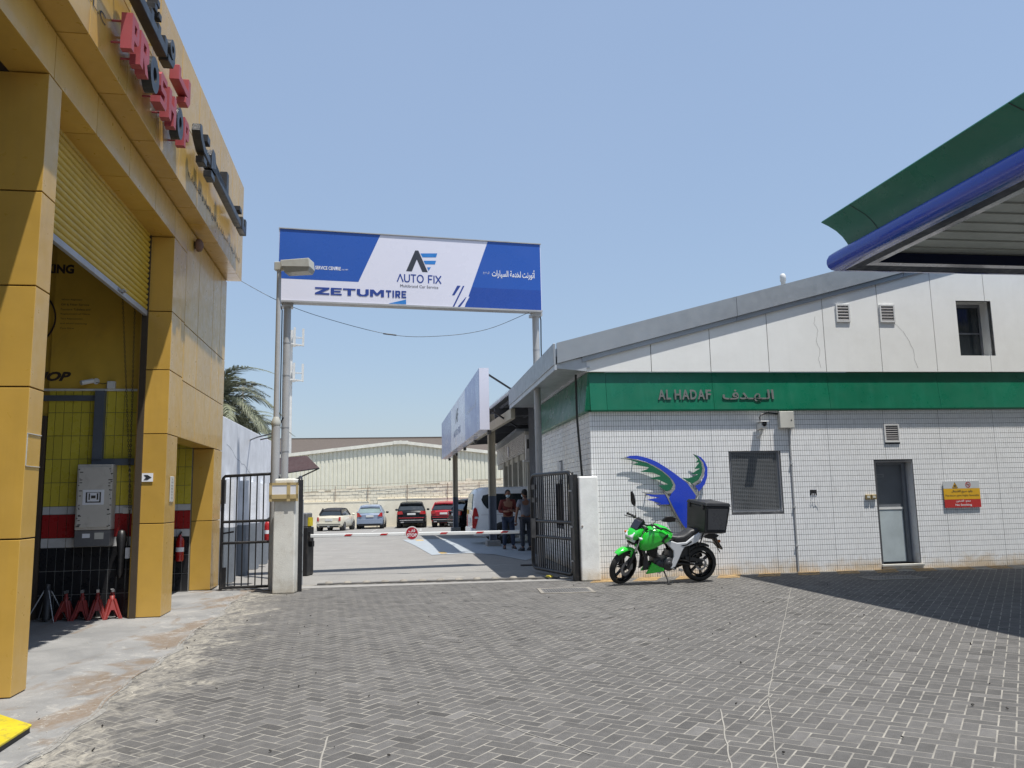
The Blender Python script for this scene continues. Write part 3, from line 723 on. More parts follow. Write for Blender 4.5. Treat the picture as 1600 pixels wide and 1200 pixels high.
# alarm bell, arrow, notice
ab = thing('alarm_bell', 'round brown alarm bell on the yellow cladding under the fascia', 'alarm', Lw(1.31, .0, 5.79), RZL)
MB().lathe([(.10, -.03), (.11, -.06), (.10, -.10), (.05, -.13), (.005, -.14)], (0, 0, 0), 'y', 20).build('gong', mat['rust'], ab); MB().lathe([(.06, .0), (.06, -.04)], (0, 0, 0), 'y', 14).build('base', mat['cladding_dark'], ab)
ar = thing('arrow_plate', 'small white plate with a black arrow on the middle yellow pillar', 'sign', Lw(-.0045, -.24, 1.95), RZL)
MB().box(-.004, -.0, -.075, .075, -.06, .06).build('plate', mat['paper'], ar)
aa = MB(); aa.prism([(.05, -.035), (.0, -.035), (-.055, 0), (.0, .035), (.05, .035), (.02, 0)], lambda a, b, d: (d, a, b), -.007, -.0045); aa.build('arrow', mat['letter_black'], ar, fix=True)
nn = thing('notice_plate', 'narrow cream notice plate on the side of the middle yellow pillar', 'sign', Lw(.36, .004, 1.80), RZL)
MB().box(-.11, .11, -.008, 0, -.20, .17).build('plate', mat['box_cream'], nn, bev=.02)
for k, s_ in enumerate(('24', 'Opening', 'Hours', 'Sat-Thu', '8 to 8', 'Friday', '9 to 6')): text('lettering', s_, mat['letter_print'], nn, -.07, .07, .115 - .045 * k, .14 - .045 * k, -.0095, keep=True)
lbx = thing('scraped_label', 'torn pale label remains on the near yellow pillar', 'label', Lw(-4.6, .0, 2.06), RZL)
for a in ((-.13, .17, .135, .143), (-.13, -.12, -.14, .14), (-.12, .17, -.145, -.139)): MB().box(a[0], a[1], -.0065, -.001, a[2], a[3]).build('residue', mat['box_cream'], lbx)
# interior prints
pr = thing('painted_wall_text', 'dark painted words on the yellow wall inside the workshop bay', 'wall lettering', Lw(.2965, 0), RZL)
def wtext(s, n0, n1, z0, z1, sh=0., bold=0., m='print_dark'):
    """text on the wall facing the camera: runs along +n"""
    t = text('lettering', s, mat[m], pr, 0, n1 - n0, z0, z1, 0, bold=bold, shear=sh)
    if t: t.rotation_euler = (0, 0, -math.pi / 2); t.location = (0, -n0, 0)
    return t
wtext('PRO SHOP', -2.55, -1.43, 3.37, 3.51, .35, .05); wtext('PARKING', -2.15, -1.47, 4.98, 5.12, 0, .05)
for k, s_ in enumerate(('Wheel Alignment', 'Oil & Filter Service', 'Puncture Tubeless and', 'Replacement of Valves', 'Tyre Replacement', 'and wheel balancing', 'Tyre Shine')): wtext(s_, -1.62, -1.62 + .024 * len(s_) / 1.25, 4.57 - .072 * k, 4.60 - .072 * k, m='print_dark')
ringm = MB()
for k in range(40):
    a0, a1 = 2 * math.pi * k / 40, 2 * math.pi * (k + 1) / 40
    for r0, r1 in ((.42, .445), (.30, .31)):
        ringm.poly([(0, 2.12 + r0 * math.cos(a0), 4.3 + r0 * math.sin(a0)), (0, 2.12 + r1 * math.cos(a0), 4.3 + r1 * math.sin(a0)), (0, 2.12 + r1 * math.cos(a1), 4.3 + r1 * math.sin(a1)), (0, 2.12 + r0 * math.cos(a1), 4.3 + r0 * math.sin(a1))])
ringm.build('wheel_outline', mat['print_dark'], pr)
# cctv and small box inside
cc_ = thing('security_camera', 'white bullet camera on the wall inside the workshop bay', 'camera', Lw(.28, -1.13, 3.35), RZL)
MB().tube([(-.16, .10, -.03), (-.04, -.02, .02)], .035, 10).build('body', mat['white_plastic'], cc_); MB().tube([(0, -.05, .02), (.02, -.05, .02)], .045, 10).build('mount', mat['white_plastic'], cc_)
MB().tube([(.0, -.05, .0), (.0, -.15, -.02), (.0, -.24, .0)], .005, 5).build('cable', mat['black_metal'], cc_)
jb = thing('junction_box', 'small white junction box beside the camera inside the bay', 'junction box', Lw(.26, -.86, 3.31), RZL)
MB().box(-.03, .035, -.055, .055, -.055, .055).build('housing', mat['white_plastic'], jb, bev=.006)
# electrical cabinet
eb = thing('electrical_cabinet', 'tall grimy beige electrical cabinet with taped notice on the tiled wall', 'cabinet', Lw(.29, -.97, 1.05), RZL)
w_ = .235
MB().box(-.20, 0, -w_, w_, .18, 1.10).build('body', mat['cabinet'], eb, bev=.008)
MB().box(-.215, -.20, -w_ + .025, w_ - .025, .215, 1.065).build('door', mat['cabinet'], eb, bev=.004)
MB().box(-.19, 0, -w_, w_, -.05, .175).build('lower_box', mat['cabinet_grey'], eb, bev=.006)
MB().box(-.219, -.2155, -.14, .14, .53, .74).build('notice', mat['paper'], eb)
ne = MB(); ne.box(-.2215, -.2195, -.10, .10, .56, .575); ne.box(-.2215, -.2195, -.10, .10, .70, .706); ne.box(-.2215, -.2195, .08, .10, .575, .70); ne.box(-.2215, -.2195, -.10, -.08, .575, .70); ne.box(-.2215, -.2195, .045, .062, .60, .69); ne.box(-.2215, -.2195, -.066, -.045, .60, .69); ne.box(-.2215, -.2195, -.03, .03, .62, .66)
ne.build('notice_print', mat['letter_print'], eb)
tm = MB(); rc = random.Random(5)
for sgn in (-1, 1):
    for k in range(22):
        z = .22 + rc.random() * .82; tm.box(-.2165, -.2155, sgn * w_ - sgn * .07 * rc.random() - .018, sgn * w_ - sgn * .03 + .006 - .018, z, z + .012)
tm.build('tape_marks', mat['letter_print'], eb)
MB().box(-.193, -.19, .03, .13, .07, .13).build('sticker', mat['paper'], eb); MB().box(-.193, -.19, -.15, -.03, .05, .14).build('sticker', mat['box_cream'], eb)
so_ = thing('wall_socket', 'white double wall socket beside the chains on the tiled wall', 'socket', Lw(.295, -.54, 1.49), RZL)
MB().box(-.02, 0, .01, .09, -.045, .045).build('face_plate', mat['white_plastic'], so_, bev=.004); MB().box(-.02, 0, -.09, -.01, -.045, .045).build('face_plate', mat['white_plastic'], so_, bev=.004)
# hoist chains
for (n0, n1, lab) in ((-.75, -.47, 'left hanging hoist chain inside the workshop bay'), (-.55, -.50, 'right hanging hoist chain inside the workshop bay')):
    hc = MB(); z = 5.4; k = 0
    while z > 1.5:
        f = (5.0 - z) / 3.5; n_ = n0 + (n1 - n0) * max(f, 0); c = Lw(.10, n_, z)
        lw_ = .011; l2 = .022
        ring = [(lw_ * math.cos(a), l2 * math.sin(a)) for a in [2 * math.pi * q / 8 for q in range(8)]]
        ca, sa = (math.cos(.4), math.sin(.4)) if k % 2 else (math.cos(1.97), math.sin(1.97))
        hc.tube([(c.x + p * ca, c.y + p * sa, z + q) for p, q in ring], .0035, 4, False, True); z -= .036; k += 1
    hc.build('hoist_chain', mat['chain'], label=lab, category='chain') if False else tag(hc.build('hoist_chain', mat['chain']), lab, 'chain', 'hoist chains')
hk = thing('hoist_control', 'black hoist control with white tag hanging by the middle pillar', 'hoist control', Lw(.15, -.50, .0), RZL)
MB().tube([(0, 0, 1.5), (0, .02, .02)], .008, 6).build('cable', mat['black_metal'], hk); MB().box(-.02, .02, -.03, .03, .82, .97).build('tag', mat['paper'], hk)
MB().lathe([(.02, .55), (.05, .6), (.045, .9), (.07, 1.1), (.05, 1.2), (.01, 1.22)], (0.02, .10, 0), n=10).build('handset', mat['black_metal'], hk)
# jack stands
def jack_mesh():
    b = MB()
    for sx in (-1, 1):
        for sy in (-1, 1):
            b.bar((sx * .10, sy * .10, 0), (sx * .028, sy * .028, .26), .05, .012)
    b.add([(-.12, -.12, .0), (.12, -.12, .0), (.05, -.05, .2), (-.05, -.05, .2)], [(0, 1, 2, 3)]) if False else None
    for ang in range(4):
        c, s = math.cos(ang * math.pi / 2), math.sin(ang * math.pi / 2)
        f = lambda a, z, d: (a * c - (-.112 + .08 * z / .26 + d) * s * 1, a * s + (-.112 + .08 * z / .26 + d) * c, z)
        b.prism([(-.125, 0), (-.075, 0), (-.02, .12), (.02, .12), (.075, 0), (.125, 0), (.035, .26), (-.035, .26)], f, -.004, .004)
    return b
jlabels = ['red axle stand, leftmost of the four red ones by the black tiles', 'red axle stand, second from left of the four red ones', 'red axle stand, third from left of the four red ones', 'red axle stand, rightmost of the four, nearest the middle pillar']
jn = [-1.26, -1.05, -.85, -.66]
proto = None
for k in range(4):
    if proto is None:
        t = thing('axle_stand', jlabels[0], 'axle stand', (0, 0, 0), RZL, 'red axle stands'); proto = t
        jack_mesh().build('frame', mat['jack_red'], t, fix=True)
        MB().lathe([(.032, .20), (.032, .31), (.022, .31), (.022, .36)], (0, 0, 0), n=12).build('column', mat['jack_red'], t)
        MB().prism([(-.04, .36), (.04, .36), (.05, .40), (.02, .385), (-.02, .385), (-.05, .40)], XZ(0), -.018, .018).build('saddle', mat['steel'], t, fix=True)
        MB().tube([(.03, 0, .29), (.08, -.03, .30), (.10, -.03, .25)], .006, 6).build('handle', mat['steel'], t)
    else: t = copy_tree(proto); t['label'] = jlabels[k]
    w = Lw(.08, jn[k], .012); t.location = w; t.rotation_euler = (0, 0, RZL + .15 * k)
gj = thing('trolley_stand', 'grey steel tripod stand left of the red axle stands', 'stand', Lw(.02, -1.48, .012), RZL)
MB().lathe([(.05, .02), (.05, .42), (.035, .42), (.035, .50)], (0, 0, 0), n=14).build('cylinder', mat['engine'], gj)
for a in range(4):
    MB().tube([(.04 * math.cos(a * 1.57 + .7), .04 * math.sin(a * 1.57 + .7), .42), (.26 * math.cos(a * 1.57 + .7), .26 * math.sin(a * 1.57 + .7), .01)], .008, 6).build('leg', mat['galv'], gj)
def extinguisher(label, loc, rz, s=1.):
    t = thing('fire_extinguisher', label, 'fire extinguisher', loc, rz)
    MB().lathe([(.005, 0), (.07, .005), (.075, .03), (.075, .38), (.06, .43), (.025, .46), (.022, .50)], (0, 0, 0), n=18).build('cylinder', mat['ext_red'], t)
    MB().lathe([(.076, .18), (.0762, .26)], (0, 0, 0), n=18).build('sticker', mat['paper'], t)
    MB().bar((-.03, 0, .50), (.09, 0, .54), .03, .02).build('handle', mat['black_metal'], t); MB().tube([(.02, .03, .49), (.10, .05, .46), (.10, .05, .25), (.085, .05, .12)], .011, 6).build('hose', mat['black_metal'], t)
    t.scale = (s, s, s); return t
extinguisher('red fire extinguisher hanging on the tiles behind the last yellow pillar', Lw(3.27, -.50, .55), RZL, .95)

# =================================================================== STATION BUILDING (right)
st = thing('station_building', 'white tiled station building with green band and sloping grey roof', 'building', RO, RZR)
ZB, ZT = 3.18, 3.96; UEND = 13.0
holes_f = [(2.80, 3.83, 1.19, 2.38), (5.87, 6.66, .10, 2.12), (6.13, 6.40, 2.55, 2.86)]
def grid_wall(b, x0, x1, z0, z1, holes, fn):
    xs = sorted({x0, x1, *[h[0] for h in holes], *[h[1] for h in holes]}); zs = sorted({z0, z1, *[h[2] for h in holes], *[h[3] for h in holes]})
    for a, c in zip(xs[:-1], xs[1:]):
        for d, e in zip(zs[:-1], zs[1:]):
            m = ((a + c) / 2, (d + e) / 2)
            if any(h[0] < m[0] < h[1] and h[2] < m[1] < h[3] for h in holes): continue
            b.poly([fn(a, d), fn(c, d), fn(c, e), fn(a, e)])
wb = MB(); front = lambda a, z: (a, .004, z); grid_wall(wb, 0.004, UEND, -.3, 3.3, holes_f, front)
# side wall runs along local +y from the corner; faces -x
holes_s = [(1.75, 2.35, 1.0, 2.02), (2.95, 3.35, 1.95, 2.35) , (3.0, 3.9, .9, 1.85)]
side = lambda a, z: (.004, a, z)
grid_wall(wb, .004, 6.6, -.3, 3.3, holes_s, side)
wb.poly([(UEND, .004, -.3), (UEND, 8, -.3), (UEND, 8, 5.5), (UEND, .004, 5.5)]); wb.poly([(.004, 8, -.3), (UEND, 8, -.3), (UEND, 8, 5.5), (.004, 8, 4.2)]); wb.poly([(.004, 6.6, -.3), (.004, 8, -.3), (.004, 8, 4.2), (.004, 6.6, 4.2)])
wb.build('tile_backing', mat['tile_joint'], st)
# tiles, real geometry joined (too small to pick apart)
TW, TH, TG = .0470, .1035, .0062
def tile_field(name, x0, x1, z0, z1, holes, fn, seed):
    r = random.Random(seed); b = MB(); nx = int((x1 - x0) / TW); nz = int((z1 - z0) / TH)
    for j in range(nz):
        for i in range(nx):
            a = x0 + i * TW + TG / 2; c = a + TW - TG; d = z0 + j * TH + TG / 2; e = d + TH - TG
            if any(h[0] < c and h[1] > a and h[2] < e and h[3] > d for h in holes): continue
            q = [r.uniform(0, .0011) for _ in range(4)]; y = -.0035
            if (i % 26 == 25): c -= .004
            P = [fn(a, y - q[0] + .001, d), fn(c, y - q[1] + .001, d), fn(c, y - q[2] + .001, e), fn(a, y - q[3] + .001, e)]
            Q = [fn(a, .004, d), fn(c, .004, d), fn(c, .004, e), fn(a, .004, e)]
            b.add(P + Q, [(0, 1, 2, 3), (0, 4, 5, 1), (1, 5, 6, 2), (2, 6, 7, 3), (3, 7, 4, 0)])
    o = b.build(name, mat['tile_wall_t'], st); nf = len(b.f) // 5; tn = [min(r.gauss(.98, .014), 1.02) if r.random() > .012 else r.uniform(.86, .93) for _ in range(nf)]
    tone_attr(o.data, [q for q in tn for _ in range(5)]); tag(o, kind='stuff'); return o
tile_field('wall_tiles', 0, UEND, .0, 3.26, holes_f, lambda a, y, z: (a, y, z), 1)
tile_field('wall_tiles', .0, 6.55, .0, 3.26, holes_s, lambda a, y, z: (y, a, z), 2)
# openings: reveals
def reveal(x0, x1, z0, z1, dep, m='tile_wall', name='reveal'):
    b = MB(); b.box(x0 - .01, x0, .005, dep, z0, z1); b.box(x1, x1 + .01, .005, dep, z0, z1); b.box(x0, x1, .005, dep, z1, z1 + .01); b.box(x0, x1, .005, dep, z0 - .01, z0); return b.build(name, mat[m], st)
reveal(2.80, 3.83, 1.19, 2.38, .16); reveal(5.87, 6.66, .10, 2.12, .26)
# front window with mesh grille
wd = MB(); wd.box(2.80, 3.83, .12, .13, 1.19, 2.38); w1 = wd.build('window', mat['glass_dark'], st)
fr = MB(); fr.box(2.80, 2.84, .05, .12, 1.19, 2.38); fr.box(3.79, 3.83, .05, .12, 1.19, 2.38); fr.box(2.84, 3.79, .05, .12, 2.34, 2.38); fr.box(2.84, 3.79, .05, .12, 1.19, 1.23); fr.build('frame', mat['door_frame'], w1)
gr = MB()
for k in range(42): z = 1.235 + k * .0263; gr.box(2.84, 3.79, .035, .042, z, z + .010)
for k in range(24): x = 2.85 + k * .0405; gr.box(x, x + .005, .042, .048, 1.23, 2.34)
gr.build('grille', mat['grille'], w1)
bd = MB()
for k in range(30): z = 1.24 + k * .034; bd.cbox((3.315, .22, z), (.95, .03, .003), (.5, 0, 0))
bd.build('blind', mat['blind'], w1)
wi = MB(); wi.box(2.7, 3.9, .35, .36, 1.1, 2.5); wi.build('room_backing', mat['gap_dark'], w1)
# door
dr = MB(); dr.box(5.92, 6.53, .22, .25, .115, 2.07); door = dr.build('door', mat['door_grey'], st)
MB().box(5.945, 6.505, .214, .22, .13, 1.165).build('kick_panel', mat['door_light'], door); MB().box(5.93, 6.52, .205, .22, 1.17, 1.215).build('push_bar', mat['vent_frame'], door)
MB().box(5.97, 6.16, .214, .22, 1.82, 1.89).build('name_plate', mat['grille'], door); text('lettering', 'Toilet', mat['letter_print'], door, 6.0, 6.13, 1.835, 1.87, .2125)
df = MB(); df.box(5.87, 5.92, .17, .26, .115, 2.12); df.box(6.53, 6.58, .17, .26, .115, 2.12); df.box(5.92, 6.53, .17, .26, 2.07, 2.12); df.box(6.58, 6.66, .24, .26, .115, 2.12); df.build('door_frame', mat['door_frame'], st)
MB().box(5.82, 6.72, -.05, .25, .055, .10).build('door_sill', mat['sill_stone'], st, bev=.006)
MB().box(5.84, 6.70, -.02, .0035, .004, .055).build('sill_riser', mat['tile_wall'], st)
def louvre(x0, x1, z0, z1, par, y=0., n=6):
    b = MB(); w = .03; b.box(x0 - w, x1 + w, y - .03, y, z0 - w, z0); b.box(x0 - w, x1 + w, y - .03, y, z1, z1 + w); b.box(x0 - w, x0, y - .03, y, z0, z1); b.box(x1, x1 + w, y - .03, y, z0, z1)
    v = b.build('vent', mat['vent_frame'], par); s_ = MB(); h = (z1 - z0) / n
    for k in range(n): s_.cbox(((x0 + x1) / 2, y - .01, z0 + (k + .5) * h), (x1 - x0, .006, h * 1.0), (-.6, 0, 0))
    s_.build('louvre', mat['vent_slat'], v); MB().box(x0, x1, y + .002, y + .01, z0, z1).build('vent_backing', mat['gap_dark'], v)
louvre(6.13, 6.40, 2.55, 2.86, st, 0.0, 7)
# side openings
sb_ = MB(); sb_.box(.14, .15, 1.75, 2.35, 1.0, 2.02); w2 = sb_.build('window', mat['glass_dark'], st)
f2 = MB(); f2.box(.09, .14, 1.75, 1.80, 1.0, 2.02); f2.box(.09, .14, 2.30, 2.35, 1.0, 2.02); f2.box(.09, .14, 1.75, 2.35, 1.97, 2.02); f2.box(.09, .14, 2.02, 2.06, 1.0, 2.02); f2.build('frame', mat['vent_frame'], w2)
sb_ = MB(); sb_.box(.14, .15, 3.0, 3.9, .9, 1.85); sb_.build('window', mat['glass_dark'], st)
s_ = MB(); s_.box(-.04, .02, 2.95, 3.35, 1.95, 2.35); s_.build('air_unit_plate', mat['vent_frame'], st)
# green band, leaning out at the foot
gb = MB(); jb_ = [0, .33, 2.5, 4.94, 7.35, 9.8, UEND]
band = lambda x0, x1: [(x0, -.05, ZT - .005), (x1, -.05, ZT - .005), (x1, -.17, ZB + .03), (x1, -.165, ZB), (x0, -.165, ZB), (x0, -.17, ZB + .03)]
def band_piece(x0, x1):
    b = MB(); p = [(-.02, ZT - .005), (-.103, ZB + .03), (-.097, ZB), (-.002, ZB), (-.002, ZT - .005)]
    b.prism(p, lambda y, z, d: (d, y, z), x0 + .003, x1 - .003); return b.build('band_panel', mat['green_band'], st, fix=True)
for a, c in zip(jb_[:-1], jb_[1:]): band_piece(a if a else .0, c)
def side_band(y0, y1):
    b = MB(); p = [(-.02, ZT - .005), (-.103, ZB + .03), (-.097, ZB), (-.002, ZB), (-.002, ZT - .005)]
    b.prism(p, lambda x, z, d: (x, d, z), y0 + .003, y1 - .003); return b.build('band_panel', mat['green_band'], st, fix=True)
side_band(-.03, .48); side_band(.5, 3.1); side_band(3.1, 5.9)
cb = MB(); cb.poly([(0, -.02, ZT - .005), (0, -.088, ZB + .03), (-.088, -.03, ZB + .03), (-.02, -.03, ZT - .005)]); cb.poly([(0, -.082, ZB), (-.082, -.03, ZB), (-.002, -.002, ZB)]); cb.build('band_corner', mat['green_band'], st)
# gable panels
def ztop(u): return 4.20 + .262 * (u + .65)
gx = [-.06, 1.25, 2.47, 3.69, 4.91, 6.13, 7.35, 8.57, 9.79, 11.01, UEND]
GY = -.10
for a, c in zip(gx[:-1], gx[1:]):
    b = MB(); x0, x1 = a + .007, c - .007
    if a == 7.35:
        for (p, q, r_, s_) in ((x0, 7.90, ZT, None), ):
            b.prism([(x0, ZT), (7.90, ZT), (7.90, ztop(7.90)), (x0, ztop(x0))], lambda x, z, d: (x, d, z), GY, .0)
            b.prism([(7.90, ZT), (x1, ZT), (x1, 4.30), (7.90, 4.30)], lambda x, z, d: (x, d, z), GY, .0)
            b.prism([(7.90, 5.47), (x1, 5.47), (x1, ztop(x1)), (7.90, ztop(7.90))], lambda x, z, d: (x, d, z), GY, .0)
    elif a == 8.57:
        b.prism([(x0, ZT), (8.70, ZT), (8.70, 4.30), (x0, 4.30)], lambda x, z, d: (x, d, z), GY, .0)
        b.prism([(x0, 5.47), (8.70, 5.47), (8.70, ztop(8.70)), (x0, ztop(x0))], lambda x, z, d: (x, d, z), GY, .0)
        b.prism([(8.70, ZT), (x1, ZT), (x1, ztop(x1)), (8.70, ztop(8.70))], lambda x, z, d: (x, d, z), GY, .0)
    else: b.prism([(x0, ZT), (x1, ZT), (x1, ztop(x1)), (x0, ztop(x0))], lambda x, z, d: (x, d, z), GY, .0)
    b.build('wall_panel', mat['gable_white'], st, fix=True)
gbk = MB(); gbk.prism([(0, ZT + .01), (7.9, ZT + .01), (7.9, ztop(7.9)), (0, ztop(0) - .05)], lambda x, z, d: (x, d, z), GY + .02, .01); gbk.prism([(8.7, ZT + .01), (UEND, ZT + .01), (UEND, ztop(UEND) - .05), (8.7, ztop(8.7))], lambda x, z, d: (x, d, z), GY + .02, .01); gbk.build('gable_backing', mat['gap_dark'], st, fix=True)
MB().box(7.9, 8.7, .27, .29, 4.30, 5.47).build('window', mat['glass_dark'], st)
rv = MB(); rv.box(8.70, 8.71, -.09, .28, 4.3, 5.47); rv.box(7.89, 7.9, -.09, .28, 4.3, 5.47); rv.box(7.9, 8.7, -.09, .28, 5.47, 5.48); rv.box(7.9, 8.7, -.09, .28, 4.29, 4.3); rv.build('reveal', mat['gable_white'], st)
wf = MB(); wf.box(7.9, 8.7, .24, .27, 4.3, 4.34); wf.box(7.9, 8.7, .24, .27, 5.40, 5.47); wf.box(7.9, 7.94, .24, .27, 4.34, 5.4); wf.box(8.66, 8.7, .24, .27, 4.34, 5.4); wf.box(7.94, 8.66, .25, .27, 4.82, 4.85); wf.build('window_frame', mat['door_frame'], st)
louvre(5.23, 5.47, 5.02, 5.33, st, GY, 5); louvre(6.19, 6.46, 5.02, 5.33, st, GY, 5)
# cracks in the render
for pts in ([(4.75, 5.10), (4.72, 4.95), (4.78, 4.8), (4.74, 4.6), (4.79, 4.4), (4.76, 4.2), (4.79, 3.98)], [(6.48, 4.98), (6.6, 4.86), (6.68, 4.75), (6.78, 4.6), (6.84, 4.4), (6.86, 4.2), (6.92, 3.98)]):
    c_ = MB(); r = random.Random(4)
    fine = []
    for (p, q) in zip(pts[:-1], pts[1:]):
        for k in range(4): fine.append((p[0] + (q[0] - p[0]) * k / 4 + r.uniform(-.012, .012), p[1] + (q[1] - p[1]) * k / 4))
    for p, q in zip(fine[:-1], fine[1:]): c_.poly([(p[0] - .003, GY - .0015, p[1]), (p[0] + .003, GY - .0015, p[1]), (q[0] + .003, GY - .0015, q[1]), (q[0] - .003, GY - .0015, q[1])])
    c_.build('crack', mat['concrete'], st)
# roof: fascia pieces along the gable, eave, soffit and sheet
def roofpiece(u0, u1, y0, y1, h0, h1, m, name):
    b = MB(); u0 += .004; u1 -= .004
    b.prism([(u0, ztop(u0) + h0), (u1, ztop(u1) + h0), (u1, ztop(u1) + h1), (u0, ztop(u0) + h1)], lambda x, z, d: (x, d, z), y0, y1); return b.build(name, mat[m], st, fix=True)
fx = [-.65, 3.05, 6.75, 10.4, UEND]
for a, c in zip(fx[:-1], fx[1:]):
    roofpiece(a, c, -.185, -.13, -.09, .31, 'roof_alu', 'fascia_panel'); roofpiece(max(a, -.15), c, -.145, .05, -.19, -.09, 'roof_alu', 'fascia_trim')
rfm = MB(); rfm.prism([(-.55, ztop(-.55) + .12), (UEND, ztop(UEND) + .12), (UEND, ztop(UEND) + .28), (-.55, ztop(-.55) + .28)], lambda x, z, d: (x, d, z), -.12, 6.9); rfm.build('roof', mat['roof_alu'], st, fix=True)
ey = [-.185, .9, 2.2, 3.6, 5.1, 6.8]
for a, c in zip(ey[:-1], ey[1:]):
    b = MB(); b.box(-.72, -.675, a + .004, c - .004, 4.08, 4.50); b.build('eave_panel', mat['roof_alu'], st, bev=.004)
    b = MB(); b.box(-.70, -.66, a + .004, c - .004, 3.98, 4.08); b.build('eave_trim', mat['roof_alu_light'], st)
MB().box(-.66, .0, -.12, 6.8, 4.03, 4.06).build('soffit', mat['roof_alu_light'], st); MB().box(-.05, -.002, -.04, 6.6, 3.962, 4.028).build('soffit_bead', mat['roof_alu_light'], st)
cl_ = MB(); cl_.prism([(-.65, 4.02), (-.06, 3.965), (-.06, 4.25), (-.65, 4.12)], lambda x, z, d: (x, d, z), -.125, -.075); cl_.build('corner_trim', mat['roof_alu_light'], st, fix=True)
MB().tube([(-.015, .30, 0), (-.19, .30, 3.1), (-.19, .30, 3.96)], .022, 8).build('downpipe', mat['gap_dark'], st)
fl_ = thing('flue_pipe', 'white flue pipe standing up behind the sloping roof edge', 'pipe', Rw(4.86, -1.4, 5.3), RZR)
MB().lathe([(.05, 0), (.05, .95), (.065, .95), (.065, 1.08), (.04, 1.12), (.005, 1.13)], (0, 0, 0), n=12).build('flue', mat['mast_white'], fl_)
# AL HADAF letters
ah = thing('station_name_letters', 'grey raised AL HADAF and arabic lettering on the green band', 'sign', Rw(0, .058), RZR)
xs = 1.36
for ch, w in (('A', .165), ('L', .115), (' ', .055), ('H', .15), ('A', .17), ('D', .15), ('A', .17), ('F', .125)):
    if ch != ' ': text('letter', ch, mat['letters_grey'], ah, xs, xs + w - .018, 3.405, 3.60, -.045, depth=.02, bold=.028)
    xs += w
word = arabic('الـهـدف')
text('letters', word, mat['letters_grey'], ah, 2.68, 3.75, 3.35, 3.60, -.045, depth=.02, bold=.018)
# junction box, conduit, camera
jx = thing('control_box', 'cream control box fixed under the green band above the window', 'junction box', Rw(3.98, 0, 2.99), RZR)
MB().box(-.15, .15, -.13, -.004, -.165, .165).build('housing', mat['box_cream'], jx, bev=.006); MB().lathe([(.005, -.136), (.014, -.134), (.014, -.13)], (.09, 0, -.01), 'y', 8).build('lock', mat['black_metal'], jx)
cdn = MB(); cdn.tube([(4.06, -.02, 2.82), (4.06, -.02, .02)], .016, 8)
cd_o = cdn.build('conduit', mat['pole_grey'], loc=RO, rot=(0, 0, RZR)); tag(cd_o, 'grey conduit pipe running down the white tiles from the cream box', 'pipe')
for z in (.5, 1.25, 2.1): MB().box(4.035, 4.085, -.045, -.003, z, z + .03).build('clip', mat['pole_grey'], cd_o)
sc_ = thing('security_camera', 'white security camera on a black bent cable under the green band', 'camera', Rw(3.42, .0, 2.80), RZR)
MB().prism([(-.07, -.02), (.07, -.02), (.07, .10), (-.07, .10)], lambda a, b, d: (a + .02, d, b + .0 - d * .15), -.25, -.06).build('body', mat['white_plastic'], sc_, fix=True, bev=.012)
MB().box(-.085 + .02, .085 + .02, -.29, -.05, .135, .155).build('sun_shield', mat['white_plastic'], sc_, bev=.004); MB().lathe([(.05, -.258), (.045, -.264), (.005, -.266)], (.02, 0, .10), 'y', 14).build('lens', mat['lens_black'], sc_)
MB().tube([(.02, -.12, .0), (.02, -.08, -.08), (-.02, -.01, -.14)], [.03, .025, .04], 10).build('bracket', mat['white_plastic'], sc_)
MB().tube([(.0, -.13, .16), (-.0, -.10, .24), (.05, -.08, .30), (.16, -.06, .33), (.28, -.06, .33), (.42, -.06, .31)], .016, 8).build('cable', mat['black_metal'], sc_)
so2 = thing('wall_hole', 'open black cable hole with loose wires in the white tiles', 'cable hole', Rw(4.49, .0, 1.54), RZR)
MB().box(-.07, .07, -.012, -.005, -.055, .055).build('cavity', mat['lens_black'], so2)
for k in range(3): MB().tube([(-.03 + .03 * k, -.01, -.02), (-.06 + .05 * k, -.04, -.10), (-.05 + .06 * k, -.03, -.19), (-.02 + .05 * k, -.02, -.12 - .08 * k)], .004, 5).build('wire', mat['paper'], so2)
sk = thing('outdoor_sockets', 'pair of brass socket boxes on the tiles left of the grey door', 'socket', Rw(5.69, 0, 1.43), RZR)
for x in (-.06, .06): MB().box(x - .052, x + .052, -.05, -.004, -.05, .05).build('socket_box', mat['brass'], sk, bev=.006); MB().box(x - .03, x + .03, -.055, -.05, -.02, .025).build('cover', mat['box_cream'], sk)
# no smoking sign
ns = thing('safety_sign', 'red, yellow and white no smoking sign on the white tiled wall', 'sign', Rw(7.68, .028, 1.45), RZR)
MB().box(-.40, .40, -.006, .006, .115, .26).build('panel', mat['sg_white'], ns); MB().box(-.40, .40, -.006, .006, -.105, .113).build('panel', mat['sg_yellow'], ns); MB().box(-.40, .40, -.006, .006, -.27, -.107).build('panel', mat['sg_red'], ns)
for x in (-.25, .25): MB().box(x - .02, x + .02, .006, .024, -.2, .2).build('batten', mat['gap_dark'], ns)
tri = MB(); tri.prism([(-.21, .125), (-.085, .125), (-.1475, .245)], XZ(0), -.0085, -.0065); tri.build('symbol', mat['sg_yellow'], ns, fix=True)
tb = MB()
P3 = [Vector((-.21, .125)), Vector((-.085, .125)), Vector((-.1475, .245))]
for k in range(3):
    a, b_ = P3[k], P3[(k + 1) % 3]; c_ = (P3[0] + P3[1] + P3[2]) / 3; ai = a + (c_ - a) * .2; bi = b_ + (c_ - b_) * .2
    tb.poly([(a.x, -.0092, a.y), (b_.x, -.0092, b_.y), (bi.x, -.0092, bi.y), (ai.x, -.0092, ai.y)])
